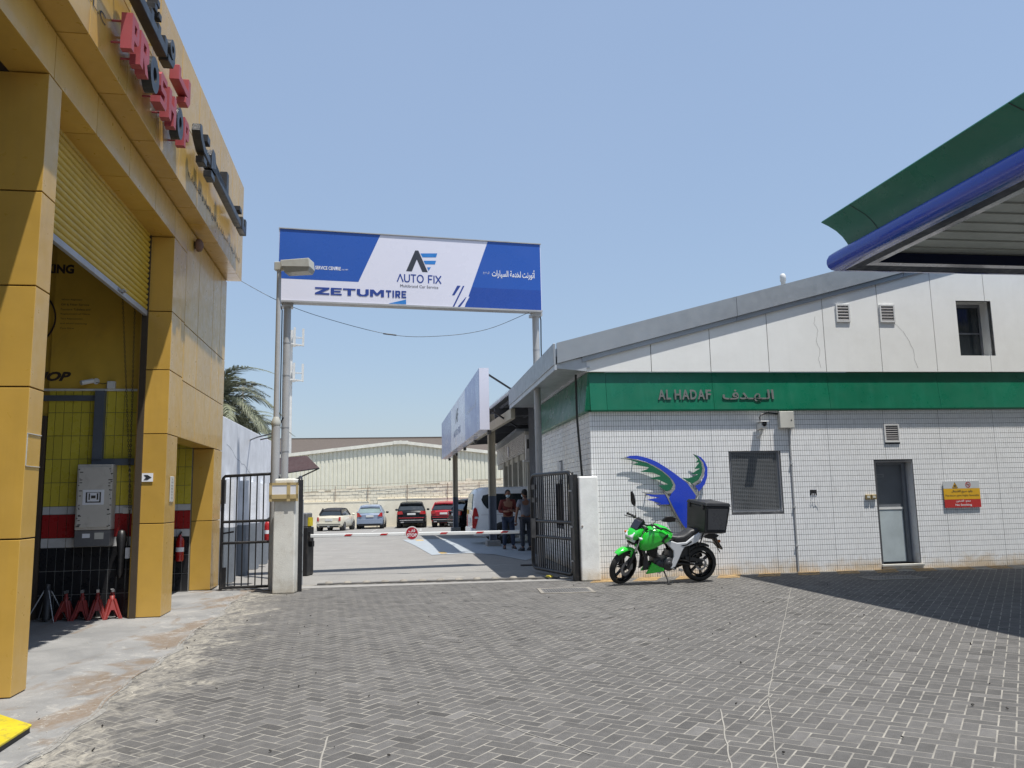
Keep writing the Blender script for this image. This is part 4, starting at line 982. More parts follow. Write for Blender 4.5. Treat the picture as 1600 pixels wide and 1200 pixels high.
tb.poly([(-.1475 + .018 * math.cos(k) * (1 + .4 * (k % 2)), -.0095, .165 + .018 * math.sin(k) * (1 + .4 * (k % 2))) for k in np.linspace(0, 2 * math.pi, 10)[:-1]])
tb.build('symbol_border', mat['letter_black'], ns)
rg = MB()
for k in range(24):
    a0, a1 = 2 * math.pi * k / 24, 2 * math.pi * (k + 1) / 24
    rg.poly([(.145 + r * math.cos(a), -.0085, .187 + r * math.sin(a)) for r, a in ((.046, a0), (.058, a0), (.058, a1), (.046, a1))])
rg.poly([(.105, -.0088, .22), (.115, -.0088, .228), (.185, -.0088, .155), (.175, -.0088, .147)]); rg.build('prohibition_ring', mat['sg_red'], ns)
MB().box(.11, .18, -.0082, -.0066, .182, .192).build('cigarette', mat['letter_black'], ns)
text('lettering', arabic('وقود سريع الاشتعال'), mat['letter_print'], ns, -.23, .23, .02, .085, -.0085, bold=.02); text('lettering', 'Petroleum spirit Highly flammable', mat['letter_print'], ns, -.37, .37, -.055, -.005, -.0085)
text('lettering', arabic('ممنوع التدخين'), mat['sign_text_white'], ns, -.15, .17, -.175, -.115, -.0085, bold=.02); text('lettering', 'No Smoking', mat['sign_text_white'], ns, -.17, .19, -.25, -.195, -.0085, bold=.01)
# bird emblem
wg = thing('bird_emblem', 'blue and green steel bird emblem fixed to the white tiled wall behind the motorcycle', 'emblem', Rw(0, 0), RZR)
def wpx(x, y):                                                      # emblem outline points in wall metres
    return (.555 + (x - 100) * .001414, 2.262 - (y - 170) * .001414)
def wpart(name, pts, m, y0, y1): 
    b = MB(); b.prism([wpx(*p) for p in pts], XZ(0), y0 * .30, y1 * .30); o = b.build(name, mat[m], wg, fix=True); return o
body = [(180, 150), (235, 132), (330, 130), (420, 148), (520, 180), (620, 225), (740, 300), (840, 370), (950, 455), (1030, 520), (1145, 690), (1100, 800), (1040, 900), (1010, 1000), (1010, 1100), (1060, 1180), (1000, 1160), (940, 1080), (880, 970), (820, 850), (760, 720), (800, 650), (850, 600), (860, 540), (830, 480), (760, 400), (660, 320), (560, 262), (450, 215), (330, 180), (240, 170)]
wpart('body', body, 'wing_blue', -.30, -.27)
green = [(100, 170), (180, 150), (330, 190), (450, 222), (560, 280), (690, 360), (790, 450), (830, 540), (800, 600), (730, 620), (680, 590), (620, 540), (760, 530), (640, 470), (500, 440), (660, 415), (560, 370), (370, 350), (470, 320), (500, 295), (400, 275), (260, 250), (350, 230), (240, 190), (160, 178)]
wpart('feather', green, 'wing_green', -.285, -.25)
wpart('edge_strip', [(100, 175), (185, 142), (330, 150), (330, 195), (545, 250), (560, 235), (700, 340), (800, 430), (860, 520), (865, 590), (830, 650), (740, 655), (700, 620), (740, 625), (810, 600), (835, 540), (790, 450), (690, 360), (560, 275), (450, 222), (250, 180)], 'wing_steel', -.292, -.255)
wpart('tail_feather', [(375, 625), (430, 640), (560, 655), (700, 660), (745, 720), (775, 800), (560, 800), (650, 785), (450, 728), (640, 705), (510, 690), (430, 650)], 'wing_blue', -.27, -.24)
wpart('tail_edge', [(368, 618), (440, 632), (700, 652), (712, 664), (560, 664), (430, 650)], 'wing_steel', -.275, -.24)
wpart('far_wing', [(1140, 560), (1220, 520), (1275, 420), (1290, 330), (1270, 240), (1215, 170), (1180, 135), (1240, 165), (1290, 220), (1328, 310), (1320, 420), (1280, 530), (1190, 635)], 'wing_blue', -.33, -.30)
wpart('far_feather', [(1130, 120), (1190, 150), (1240, 230), (1255, 320), (1235, 410), (1180, 480), (1100, 530), (1030, 490), (960, 440), (1040, 450), (1130, 430), (1190, 400), (1090, 395), (1220, 320), (1140, 325), (1215, 240), (1160, 240), (1200, 200)], 'wing_green', -.315, -.28)
wpart('far_edge', [(1125, 115), (1185, 140), (1250, 200), (1285, 300), (1272, 410), (1210, 490), (1140, 540), (1120, 545), (1100, 525), (1185, 480), (1240, 410), (1258, 320), (1242, 225), (1190, 152)], 'wing_steel', -.325, -.29)
wpart('side_rim', [(690, 620), (770, 700), (830, 840), (890, 970), (950, 1080), (1010, 1165), (990, 1165), (900, 1040), (820, 900), (740, 720)], 'wing_steel', -.29, -.02)
wpart('back_rim', [(950, 455), (1040, 500), (1190, 690), (1145, 690), (1030, 560)], 'wing_steel', -.285, -.12)
for (x, y) in ((300, 160), (700, 350), (1150, 420), (900, 600), (450, 660), (930, 900)):
    c = wpx(x, y); MB().tube([(c[0], -.075, c[1]), (c[0], -.005, c[1])], .012, 8).build('fixing', mat['wing_steel'], wg)

# =================================================================== GATE PILLARS, GATES, BARRIER
pr_ = MB(); pr_.box(-.33, .035, -.34, .0, 0, 1.93); gpr = pr_.build('gate_pillar', mat['plaster_white'], loc=RO, rot=(0, 0, RZR), bev=.025, seg=2); tag(gpr, 'white rendered gate pillar at the corner of the tiled building', 'gate pillar')
MB().lathe([(.012, -.35), (.018, -.345), (.018, -.335)], (-.29, 0, 1.0), 'y', 8).build('bolt', mat['rust'], gpr)
gl = thing('gate_pillar', 'cream rendered gate pillar carrying a taped cardboard notice on the left', 'gate pillar', (-4.02, 14.45, 0), R(3))
MB().box(-.19, .185, -.17, .2, 0, 1.86).build('shaft', mat['plaster_cream'], gl, bev=.02, seg=2); MB().box(-.185, .17, -.17, .2, 1.86, 1.97).build('cap', mat['plaster_cream'], gl, bev=.03, seg=2)
nb = thing('cardboard_notice', 'two white papers taped on a cardboard frame on the left gate pillar', 'notice', (-4.02, 14.24, 1.74), R(3))
MB().box(-.245, .245, 0, .03, -.165, .155).build('board', mat['cardboard'], nb); MB().box(-.20, .055, -.006, -.001, -.05, .115).build('paper', mat['paper'], nb); MB().box(.115, .215, -.006, -.001, -.05, .115).build('paper', mat['paper'], nb)
tp = MB(); tp.box(-.25, .25, -.012, -.007, .115, .16); tp.box(-.25, .25, -.012, -.007, -.12, -.045); tp.box(-.25, -.20, -.012, -.007, -.165, .16); tp.box(.055, .115, -.012, -.007, -.165, .16); tp.box(.215, .25, -.012, -.007, -.165, .16); tp.build('tape', mat['cardboard'], nb)
fn_ = thing('fence_panel', 'black metal bar fence panel between yellow building and cream pillar', 'fence', (-5.30, 14.86, 0), 0)
MB().tube([(0, 0, .03), (0, 0, 2.02), (.03, 0, 2.05), (.92, 0, 2.08), (1.0, 0, 2.04), (1.02, 0, 1.95)], .028, 10).build('frame', mat['black_metal'], fn_)
for z in (.07, .855, 1.235): MB().tube([(0, 0, z - .01), (1.02, 0, z + .01)], .026, 10).build('rail', mat['black_metal'], fn_)
bar_me = None
for k in range(8):
    if bar_me is None: b = MB(); b.tube([(0, 0, .06), (0, 0, 2.06)], .012, 8); bar_me = b.mesh('bar'); bar_me.materials.append(mat['black_metal'])
    mesh_obj('bar', bar_me, fn_, (.13 + k * .122, 0, 0))
MB().box(-.0, .09, -.02, .02, .05, .42).build('lock_plate', mat['black_metal'], fn_); MB().bar((.02, 0, 1.02), (.22, -.02, 1.05), .03).build('latch', mat['black_metal'], fn_)
def gate_leaf(label, a, b, h, sx=1):
    """leaf from hinge a to free end b"""
    a = Vector((*a, 0)); b = Vector((*b, 0)); L = (b - a).length; rz = math.atan2(b.y - a.y, b.x - a.x)
    t = thing('gate_leaf', label, 'gate', a, rz)
    def rr_(x0, x1, z0, z1, r=.16):
        out = []
        for cx, cz, s0 in ((x1 - r, z1 - r, 0), (x0 + r, z1 - r, 90), (x0 + r, z0 + r, 180), (x1 - r, z0 + r, 270)):
            for k in range(5): an = R(s0 + k * 22.5); out.append((cx + r * math.cos(an), 0, cz + r * math.sin(an)))
        return out
    MB().tube(rr_(.10, L, .10, h), .036, 10, False, True).build('frame', mat['black_metal'], t)
    for z in (.76, 1.07): MB().tube([(.12, 0, z), (L - .02, 0, z)], .03, 8).build('rail', mat['black_metal'], t)
    bm_ = MB(); bm_.box(-.007, .007, -.011, .011, .12, h - .02); bme = bm_.mesh('slat'); bme.materials.append(mat['black_metal'])
    n = int((L - .25) / .098)
    for k in range(n): mesh_obj('slat', bme, t, (.18 + k * (L - .28) / (n - 1), 0, 0))
    MB().box(-.06, .05, -.05, .05, .0, h - .05).build('hinge_post', mat['black_metal'], t)
    MB().tube([(.07, -.05, .1), (.07, -.05, h - .4)], .014, 8).build('drop_rod', mat['galv'], t)
    for z in (.35, .98, 1.65): MB().box(.0, .13, -.06, .06, z, z + .03).build('hinge', mat['galv'], t)
    MB().box(L - .25, L - .02, -.03, .03, .72, 1.12).build('lock_box', mat['black_metal'], t)
    for z in (1.45, 1.72): MB().box(L - .22, L - .04, -.02, .02, z, z + .1).build('bracket', mat['black_metal'], t)
    return t
gate_leaf('right gate leaf of close black bars, swung open into the drive', (1.13, 15.42), (.37, 17.35), 2.02)
gate_leaf('left gate leaf seen edge on, swung open behind the cream pillar', (-3.83, 14.62), (-4.40, 16.75), 2.0)
bh = thing('barrier_housing', 'dark barrier housing with a yellow side behind the left gate leaf', 'barrier', (-4.60, 17.75, 0), R(-8))
MB().box(-.2, .2, -.18, .18, 0, 1.02).build('cabinet', mat['black_metal'], bh, bev=.015); MB().box(-.17, .17, -.16, .16, 1.02, 1.32).build('motor_cover', mat['cabinet_grey'], bh, bev=.02); MB().box(.12, .205, -.10, .10, 1.04, 1.22).build('yellow_cover', mat['ramp_yellow'], bh); MB().box(.2, .26, -.06, .06, .6, .72).build('sensor', mat['black_metal'], bh)
bw_ = thing('boom_barrier', 'white boom barrier with red reflectors and round stop sign across the drive', 'barrier', (-4.42, 17.6, .83), R(0))
MB().box(0, 4.52, -.025, .025, -.036, .036).build('arm', mat['arm_white'], bw_, bev=.012, seg=2)
MB().box(-.25, .05, -.04, .04, -.09, .09).build('arm_clamp', mat['black_metal'], bw_)
rfl = None
for x in (.86, 1.62, 2.9, 3.67, 4.25 - .05):
    b = MB(); b.prism([(x - .09, -.012), (x + .05, -.012), (x + .09, .026), (x - .05, .026)], XZ(0), -.030, -.0255); b.build('reflector', mat['tail_red'], bw_, fix=True)
sp = MB(); sp.lathe([(.005, -.05), (.145, -.05), (.145, -.035), (.005, -.035)], (2.22, 0, .02), 'y', 36, False); stp = sp.build('stop_sign', mat['arm_white'], bw_)
sp = MB(); sp.lathe([(.003, -.053), (.125, -.053), (.125, -.05)], (2.22, 0, .02), 'y', 36, False); sp.build('disc', mat['stop_red'], stp)
text('lettering', 'STOP', mat['sign_text_white'], stp, 2.115, 2.325, -.055, .015, -.0545, bold=.035); text('lettering', arabic('قف'), mat['sign_text_white'], stp, 2.15, 2.29, .04, .11, -.0545, bold=.02)

# =================================================================== GANTRY BILLBOARD, LAMP, CABLES
AZB = R(75.2); RZB = math.pi / 2 - AZB
gbx = thing('gantry_billboard', 'blue and white auto service billboard on two tall posts over the gate', 'billboard', (-4.89, 16.62, 0), RZB)
BW, B0, B1 = 5.80, 5.78, 7.34
MB().box(0, BW, .0, .22, B0, B1).build('case', mat['sign_white'], gbx, bev=.006)
ft = MB(); ft.box(-.012, BW + .012, -.02, .235, B1, B1 + .02); ft.box(-.012, BW + .012, -.02, .235, B0 - .035, B0); ft.build('trim', mat['frame_grey'], gbx)
def bpx(x, y):                                                    # photo-free sign layout in metres: x 0..1 across, y 0..1 down
    return (x * BW, B1 - y * (B1 - B0))
def bpoly(name, pts, m, lay=1):
    b = MB(); b.poly([(p[0] * BW, -.0012 * lay, B1 - p[1] * (B1 - B0)) for p in pts]); return b.build(name, mat[m], gbx)
bpoly('blue_field', [(0.002, .004), (0, .70), (.287, .70), (.368, .004)], 'sign_blue')
bpoly('blue_field', [(.998, .004), (.785, .004), (.69, .996), (.998, .996)], 'sign_blue')
bpoly('blue_shade', [(.998, .70), (.72, .70), (.69, .996), (.998, .996)], 'sign_blue_deep', 2)
for q in ([(.675, .685), (.662, .685), (.641, .83), (.650, .83)], [(.690, .685), (.684, .685), (.643, .996), (.649, .996)], [(.7, .85), (.6945, .85), (.662, .996), (.672, .996)]): bpoly('stripe', q, 'sign_navy', 2)
bpoly('stripe', [(.7095, .84), (.699, .84), (.676, .996), (.687, .996)], 'sign_white', 3)
bpoly('logo_mark', [(.500, .20), (.512, .20), (.548, .51), (.527, .51), (.506, .33), (.487, .51), (.465, .51)], 'sign_ink', 2)
bpoly('logo_bar', [(.520, .24), (.585, .225), (.580, .285), (.528, .295)], 'sign_azure', 2); bpoly('logo_bar', [(.532, .345), (.580, .335), (.576, .39), (.538, .395)], 'sign_azure', 2); bpoly('logo_bar', [(.545, .44), (.560, .435), (.551, .49)], 'sign_azure', 2)
def btext(s, x0, x1, y0, y1, m, bold=.0, shear=0.):
    return text('lettering', s, mat[m], gbx, x0 * BW, x1 * BW, B1 - y1 * (B1 - B0), B1 - y0 * (B1 - B0), -.0045, bold=bold, shear=shear)
btext('Multibrand Car Service', .443, .588, .705, .745, 'sign_ink', .0)
FG = {'Z': [(0, 1), (1, 1), (1, .8), (.42, .22), (1, .22), (1, 0), (0, 0), (0, .2), (.58, .78), (0, .78)], 'E': [(0, 0), (1, 0), (1, .2), (.3, .2), (.3, .4), (.9, .4), (.9, .6), (.3, .6), (.3, .8), (1, .8), (1, 1), (0, 1)],
      'T': [(0, 1), (1, 1), (1, .78), (.64, .78), (.64, 0), (.36, 0), (.36, .78), (0, .78)], 'U': [(0, 1), (.28, 1), (.28, .35), (.4, .22), (.6, .22), (.72, .35), (.72, 1), (1, 1), (1, .25), (.78, 0), (.22, 0), (0, .25)],
      'M': [(0, 0), (0, 1), (.26, 1), (.5, .5), (.74, 1), (1, 1), (1, 0), (.78, 0), (.78, .58), (.58, .18), (.42, .18), (.22, .58), (.22, 0)], 'I': [(0, 0), (1, 0), (1, 1), (0, 1)]}
def flat_word(word, x, y0, y1, m, gap):
    for ch, wd in word:
        for poly in (GL['R'] if ch == 'R' else [FG[ch]]):
            b = MB(); b.prism([((x + a * wd) * BW, B1 - (y1 + (y0 - y1) * c) * (B1 - B0)) for a, c in poly], XZ(0), -.0065, -.0030); b.build('letter', mat[m], gbx, fix=True)
        x += wd + gap
flat_word([('Z', .052), ('E', .040), ('T', .046), ('U', .044), ('M', .052)], .130, .80, .90, 'sign_navy', .0045)
flat_word([('T', .020), ('I', .006), ('R', .019), ('E', .018)], .389, .80, .90, 'sign_navy', .0045)
def ribbon_word(x0, x1, y0, y1, m, t):
    S_ = {'A': [[(0, 0), (.5, 1)], [(.5, 1), (1, 0)]], 'U': [[(0, 1), (0, .3), (.15, .06), (.5, 0), (.85, .06), (1, .3), (1, 1)]], 'T': [[(0, 1), (1, 1)], [(.5, 1), (.5, 0)]], 'F': [[(0, 0), (0, 1), (1, 1)], [(0, .5), (.85, .5)]], 'I': [[(.5, 0), (.5, 1)]], 'X': [[(0, 0), (1, 1)], [(0, 1), (1, 0)]],
          'O': [[(.5 + .5 * math.cos(a), .5 + .5 * math.sin(a)) for a in np.linspace(0, 2 * math.pi, 17)]]}
    x = x0; ws = [('A', 1), ('U', .85), ('T', .85), ('O', 1.05), (' ', .4), ('F', .65), ('I', .1), ('X', .9)]; tot = sum(w for _, w in ws) + .28 * (len(ws) - 1); u = (x1 - x0) / tot; k = 0
    for ch, w in ws:
        if ch != ' ':
            b = MB()
            for line in S_[ch]:
                P = [Vector(((x + a * w * u) * BW, 0, B1 - (y1 + (y0 - y1) * c) * (B1 - B0))) for a, c in line]
                for p, q in zip(P[:-1], P[1:]):
                    d = (q - p).normalized(); n = Vector((-d.z, 0, d.x)) * t / 2; e = d * t * .3; k += 1; yy = Vector((0, -.0030 - .00004 * k, 0))
                    b.poly([p - e - n + yy, q + e - n + yy, q + e + n + yy, p - e + n + yy])
            b.build('letter', mat[m], gbx)
        x += (w + .28) * u
ribbon_word(.432, .598, .56, .665, 'sign_navy', .026)
bpoly('logo_wedge', [(.465, .92), (.465, .99), (.398, .99)], 'sign_azure', 2)
btext('SERVICE CENTRE', .13, .222, .50, .55, 'sign_text_white', .02); btext('since 1999', .225, .248, .525, .545, 'sign_text_white'); btext('AUTORENT CAR', .035, .125, .50, .55, 'sign_text_white', .02)
btext(arabic('أتورنت لخدمة السيارات'), .80, .975, .40, .55, 'sign_text_white', .018); btext(arabic('ش ذ م م'.replace('ذ', 'د')), .765, .79, .45, .50, 'sign_text_white')
for x in (.19, 5.72):
    MB().tube([(x, .26, 0), (x, .26, 6.0)], .078, 20).build('post', mat['pole_grey'], gbx)
    for z in (2.6, 3.1, 4.2, 4.9): MB().tube([(x, .26, z), (x, .26, z + .02)], .083, 20).build('collar', mat['galv'], gbx)
    MB().box(x - .12, x + .12, .1, .4, 5.68, 5.75).build('bracket', mat['frame_grey'], gbx)
MB().tube([(.03, .2, 5.75), (.085, .2, 5.6), (.085, .2, 4.4), (.085, .2, 3.2), (.0, .2, 2.92), (-.3, .2, 2.85)], .014, 6).build('cable', mat['black_metal'], gbx)
MB().tube([(5.80, .2, 5.75), (5.83, .2, 5.6), (5.82, .2, 5.0), (5.82, .2, 4.3)], .014, 6).build('cable', mat['black_metal'], gbx)
lp = thing('street_lamp', 'grey street lamp pole with a boxy flood head in front of the billboard', 'street lamp', (-4.36, 14.86, 0), R(-4))
MB().tube([(0, 0, 0), (0, 0, 2.95)], .078, 20).build('lower_pole', mat['pole_grey'], lp); MB().lathe([(.078, 2.95), (.085, 2.97), (.085, 3.03), (.05, 3.12)], (0, 0, 0), n=20).build('collar', mat['lamp_body'], lp); MB().tube([(0, 0, 3.1), (0, 0, 5.92)], [.05, .04], 16).build('upper_pole', mat['pole_grey'], lp)
MB().box(-.08, .12, -.055, .055, 5.90, 6.06).build('bracket', mat['lamp_body'], lp, bev=.008)
hd = MB(); hd.add([(.09, -.16, 5.93), (.64, -.16, 5.90), (.64, .16, 5.90), (.09, .16, 5.93), (.07, -.16, 6.06), (.62, -.16, 6.08), (.62, .16, 6.08), (.07, .16, 6.06)], [(0, 3, 2, 1), (4, 5, 6, 7), (0, 1, 5, 4), (1, 2, 6, 5), (2, 3, 7, 6), (3, 0, 4, 7)]); hd.build('lamp_head', mat['lamp_body'], lp, bev=.012, seg=2)
MB().add([(.15, -.12, 5.82), (.60, -.14, 5.83), (.60, .14, 5.83), (.15, .12, 5.82), (.11, -.15, 5.925), (.635, -.155, 5.90), (.635, .155, 5.90), (.11, .15, 5.925)], [(0, 3, 2, 1), (0, 1, 5, 4), (1, 2, 6, 5), (2, 3, 7, 6), (3, 0, 4, 7)]).build('lens', mat['lamp_glass'], lp)
def cable(name, label, pts, r, m='black_metal'):
    n = []; P = [Vector(p) for p in pts]
    for i in range(len(P) - 1):
        p0, p1, p2, p3 = P[max(i - 1, 0)], P[i], P[i + 1], P[min(i + 2, len(P) - 1)]
        for k in range(6):
            t = k / 6; n.append(.5 * ((2 * p1) + (-p0 + p2) * t + (2 * p0 - 5 * p1 + 4 * p2 - p3) * t * t + (-p0 + 3 * p1 - 3 * p2 + p3) * t ** 3))
    n.append(P[-1]); o = MB().tube(n, r, 5).build(name, mat[m]); return tag(o, label, 'cable')
cable('overhead_cable', 'thin cable sagging beneath the billboard between its posts', [(-5.75, 16.8, 6.26), (-4.97, 16.9, 5.83), (-4.08, 17.1, 5.5), (-2.65, 17.3, 5.13), (-1.6, 17.5, 5.11), (-.55, 17.8, 5.30), (.42, 18.1, 5.74)], .006)
sc2 = MB().tube([(-2.78, 17.3, 5.15), (-2.5, 17.33, 5.115)], .016, 6).build('cable_splice', mat['black_metal']); tag(sc2, 'small black splice on the sagging cable below the billboard', 'cable joint')
cable('overhead_cable', 'thick black cable running left from the billboard post to the palms', [(-4.75, 16.7, 3.3), (-5.0, 16.9, 3.02), (-5.7, 18, 3.0), (-6.8, 20.5, 3.1), (-8.2, 23.2, 3.3)], .016)

# =================================================================== FUEL CANOPY
cn = thing('fuel_canopy', 'filling station canopy with green flared fascia, blue tube edge and slatted soffit', 'canopy', (0, 0, 0))
KX, KY = 5.83, 14.46
av = Vector((math.sin(R(8.8)), -math.cos(R(8.8)), 0)); bv_ = Vector((math.sin(R(81.6)), math.cos(R(81.6)), 0)); K = Vector((KX, KY, 0))
def can_ring(prof, which):
    if which == 0: return [K + av * 19 + bv_ * o + Vector((0, 0, z)) for o, z in prof]
    if which == 1: return [K + (av + bv_) * o + Vector((0, 0, z)) for o, z in prof]
    return [K + bv_ * 12 + av * o + Vector((0, 0, z)) for o, z in prof]
def can_sweep(name, prof, m, sm=True):
    b = MB(); b.loft([can_ring(prof, k) for k in (0, 1, 2)], False, False, sm); o = b.build(name, mat[m], cn)
    if sm:
        me = o.data; me.set_sharp_from_angle(angle=R(35))
    return o
gp = [(.30, 5.90), (.27, 6.02), (.22, 6.15), (.15, 6.28), (.06, 6.40), (-.03, 6.50), (-.02, 6.52), (.12, 6.46), (.30, 6.40)]
can_sweep('green_fascia', gp, 'canopy_green')
bp = [(.32, 5.93), (.20, 5.92), (.10, 5.89), (.035, 5.84), (.005, 5.77), (.0, 5.70), (.015, 5.63), (.05, 5.575), (.10, 5.54), (.17, 5.525), (.21, 5.525)]
can_sweep('blue_edge', bp, 'canopy_blue')
can_sweep('navy_lip', [(.21, 5.53), (.47, 5.55)], 'canopy_navy', False); can_sweep('trim_strip', [(.47, 5.55), (.62, 5.56)], 'canopy_trim', False); can_sweep('recess', [(.62, 5.56), (.63, 5.74)], 'canopy_navy', False); can_sweep('recess_edge', [(.21, 5.525), (.21, 5.53)], 'canopy_navy', False)
MB().add([K + (av + bv_) * .3 + Vector((0, 0, 6.3)), K + av * 19 + bv_ * .3 + Vector((0, 0, 6.3)), K + av * 19 + bv_ * 12 + Vector((0, 0, 6.3)), K + bv_ * 12 + av * .3 + Vector((0, 0, 6.3))], [(0, 1, 2, 3)]).build('deck', mat['roof_alu'], cn)
for k in range(42):
    o = .535 + k * .43; b = MB(); x0, x1 = .535, 12
    p = [K + av * (o + .004) + bv_ * x0, K + av * (o + .004) + bv_ * x1, K + av * (o + .426) + bv_ * x1, K + av * (o + .426) + bv_ * x0]
    z = 5.735
    b.add([q + Vector((0, 0, z + (.022 if i in (0, 1) else 0))) for i, q in enumerate(p)] + [q + Vector((0, 0, z + .03)) for q in p], [(0, 1, 2, 3), (0, 4, 5, 1), (1, 5, 6, 2), (2, 6, 7, 3), (3, 7, 4, 0)]); b.build('soffit_plank', mat['soffit_plank'], cn)
cbk = MB(); cbk.poly([K + (av + bv_) * .4 + Vector((0, 0, 5.78)), K + av * 19 + bv_ * .4 + Vector((0, 0, 5.78)), K + av * 19 + bv_ * 12 + Vector((0, 0, 5.78)), K + bv_ * 12 + av * .4 + Vector((0, 0, 5.78))]); cbk.build('soffit_backing', mat['gap_dark'], cn)
for d in (.9, 4.6, 8.3, 12.0):
    b = MB(); b.loft([[K + av * (dd + max(o, 0)) + bv_ * (o - .004) + Vector((0, 0, z)) for o, z in gp[:6]] for dd in (d, d + .02)], False, False, False); b.build('fascia_joint', mat['gap_dark'], cn)
for (p_, q_) in ((2.6, 2.6), (2.6, 6.4), (7.0, 2.6), (7.0, 6.4)):
    c = K + av * p_ + bv_ * q_; lx = thing('canopy_light', 'square soffit light of the fuel canopy, ' + ('far' if p_ < 5 else 'near') + (' left one, closest to the blue corner' if p_ < 5 and q_ < 5 else ' left one' if q_ < 5 else ' right one'), 'ceiling light', (c.x, c.y, 5.70), R(-8.8), 'lights recessed in the canopy soffit')
    MB().box(-.34, .34, -.34, .34, .0, .028).build('frame', mat['canopy_navy'], lx); MB().box(-.27, .27, -.27, .27, -.006, -.001).build('diffuser', mat['canopy_light'], lx)
for (p_, q_) in ((5.0, 5.5), (14.0, 5.5)):
    c = K + av * p_ + bv_ * q_; MB().box(-.25, .25, -.25, .25, 0, 5.74).build('support_column', mat['pole_grey'], cn, (c.x, c.y, 0), (0, 0, R(-8.8)), bev=.03)

# =================================================================== BACKGROUND: WHITE BUILDING, WAREHOUSE, WALL
ww = thing('white_building', 'pale rendered building with grey painted base behind the fence', 'building', (-5.66, 15.45, 0), math.pi / 2 - R(-9.0))
MB().box(.42, 7.6, .0, 6, 1.08, 3.28).build('wall', mat['wall_blue_white'], ww, bev=.01); MB().box(.42, 7.6, .004, 6, 0, 1.08).build('painted_base', mat['dado_grey'], ww)
MB().box(7.9, 14.0, .6, 6, -.2, 2.9).build('rear_wing', mat['wall_blue_white'], ww)
for k in range(4):
    x = 1.0 + 1.55 * k; MB().box(x, x + .42, -.17, -.002, 1.08, 2.05).build('pier', mat['wall_blue_white'], ww); MB().box(x, x + .42, -.17, -.002, 0, 1.08).build('pier_base', mat['dado_grey'], ww)
wn_ = MB().box(.42, .92, -.03, -.003, 1.55, 2.02).build('window', mat['garage_dark'], ww)
wcr = MB(); r = random.Random(12); pz = [(1.0 + .3 * k, 2.75 - .05 * k + r.uniform(-.05, .05)) for k in range(11)]
for p, q in zip(pz[:-1], pz[1:]): wcr.poly([(p[0], -.0015, p[1] - .006), (q[0], -.0015, q[1] - .006), (q[0], -.0015, q[1] + .004), (p[0], -.0015, p[1] + .004)])
wcr.poly([(2.2, -.0016, 2.05), (2.212, -.0016, 2.05), (2.212, -.0016, 3.2), (2.2, -.0016, 3.2)]); wcr.build('crack', mat['dado_grey'], ww)
extinguisher('red fire extinguisher mounted on the grey base of the pale building behind the fence', (-6.08, 20.2, .60), R(80), 1.1)

AZW = R(82.5); RZW = math.pi / 2 - AZW
def wf_(name, label, cat, loc): return thing(name, label, cat, loc, RZW)
W0 = (-8.53, 61.5, 0)                                               # centre line of the cream warehouse
wh = wf_('warehouse', 'cream corrugated steel warehouse with shallow gable behind the car park', 'building', W0)
def wtop(x): return 5.86 - abs(x) * .105 if x < 0 else 5.86 - x * .125
b = MB(); n_ = 0; x = -14.0; prof_ = []
while x < 11.5:
    for dx, dy in ((0, 0), (.20, 0), (.225, .05), (.275, .05)): prof_.append((x + dx, dy))
    x += .30
vs = []; 
for (px, dy) in prof_: vs += [(px, dy, 1.0), (px, dy, wtop(px) - .05)]
b.add(vs, [(2 * i, 2 * i + 2, 2 * i + 3, 2 * i + 1) for i in range(len(prof_) - 1)]); b.build('corrugated_cladding', mat['warehouse_cream'], wh)
rf = MB()
for x0, x1 in ((-14, 0), (0, 11.5)):
    rf.prism([(x0, wtop(x0) - .12), (x1, wtop(x1) - .12), (x1, wtop(x1) + .12), (x0, wtop(x0) + .12)], lambda a, c, d: (a, d, c), -.16, .3)
rf.build('verge_trim', mat['warehouse_trim'], wh, fix=True)
MB().box(-.55, .55, -.2, -.165, wtop(0) - .16, wtop(0) + .1).build('ridge_cap', mat['warehouse_trim'], wh)
MB().prism([(-14, 0), (11.5, 0), (11.5, wtop(11.5)), (0, wtop(0)), (-14, wtop(-14))], lambda a, c, d: (a, d, c), .3, 14).build('body', mat['warehouse_trim'], wh, fix=True)
bs = wf_('brown_shed', 'large shed with a long brown metal roof rising behind the cream warehouse', 'building', (-14, 78, 0))
b = MB(); b.poly([(-26, 0, 3.0), (30, 0, 3.0), (30, 9, 8.05), (-26, 9, 8.15)]); b.build('roof', mat['roof_brown'], bs); MB().box(-26, 30, .1, 18, -.4, 3.0).build('wall', mat['warehouse_trim'], bs)
MB().box(-26, 30, 3.6, 3.7, 5.06, 5.12).build('roof_seam', mat['rust'], bs); MB().box(-26, 30, 8.95, 9.1, 8.0, 8.22).build('ridge', mat['roof_brown'], bs)
# block wall: built block by block
bw = wf_('block_wall', 'uneven cream painted block wall at the back of the car park', 'wall', (-8.53, 59.0, -.36))
BL, BH = .43, .21
def wall_top(x): return 2.32 + (x + 7) * .05 if x > -7 else 2.25
rb_ = random.Random(21); blk = []
row = 0; z = 0
while z < 3.3:
    off = BL / 2 if row % 2 else 0; x = -11.5 + off
    while x < 9.5:
        if z + BH < wall_top(x) + rb_.uniform(-.12, .16) + .35: blk.append((x + rb_.uniform(-.008, .008), z, rb_.uniform(0, .018), rb_.uniform(.94, 1)))
        x += BL
    z += BH; row += 1
order_ = sorted(range(len(blk)), key=lambda i: -(blk[i][1] > 1.6) * 10 + abs(blk[i][0] + 1))
bme = []
for k in range(6):
    b = MB(); t_ = .005 + .004 * k / 6; w_, h_ = BL / 2 - t_, BH / 2 - t_ * .9
    b.box(-w_, w_, -.10, .08, -h_, h_); m_ = b.mesh('block'); m_.materials.append(mat['block_cream']); bme.append(m_)
rest = MB()
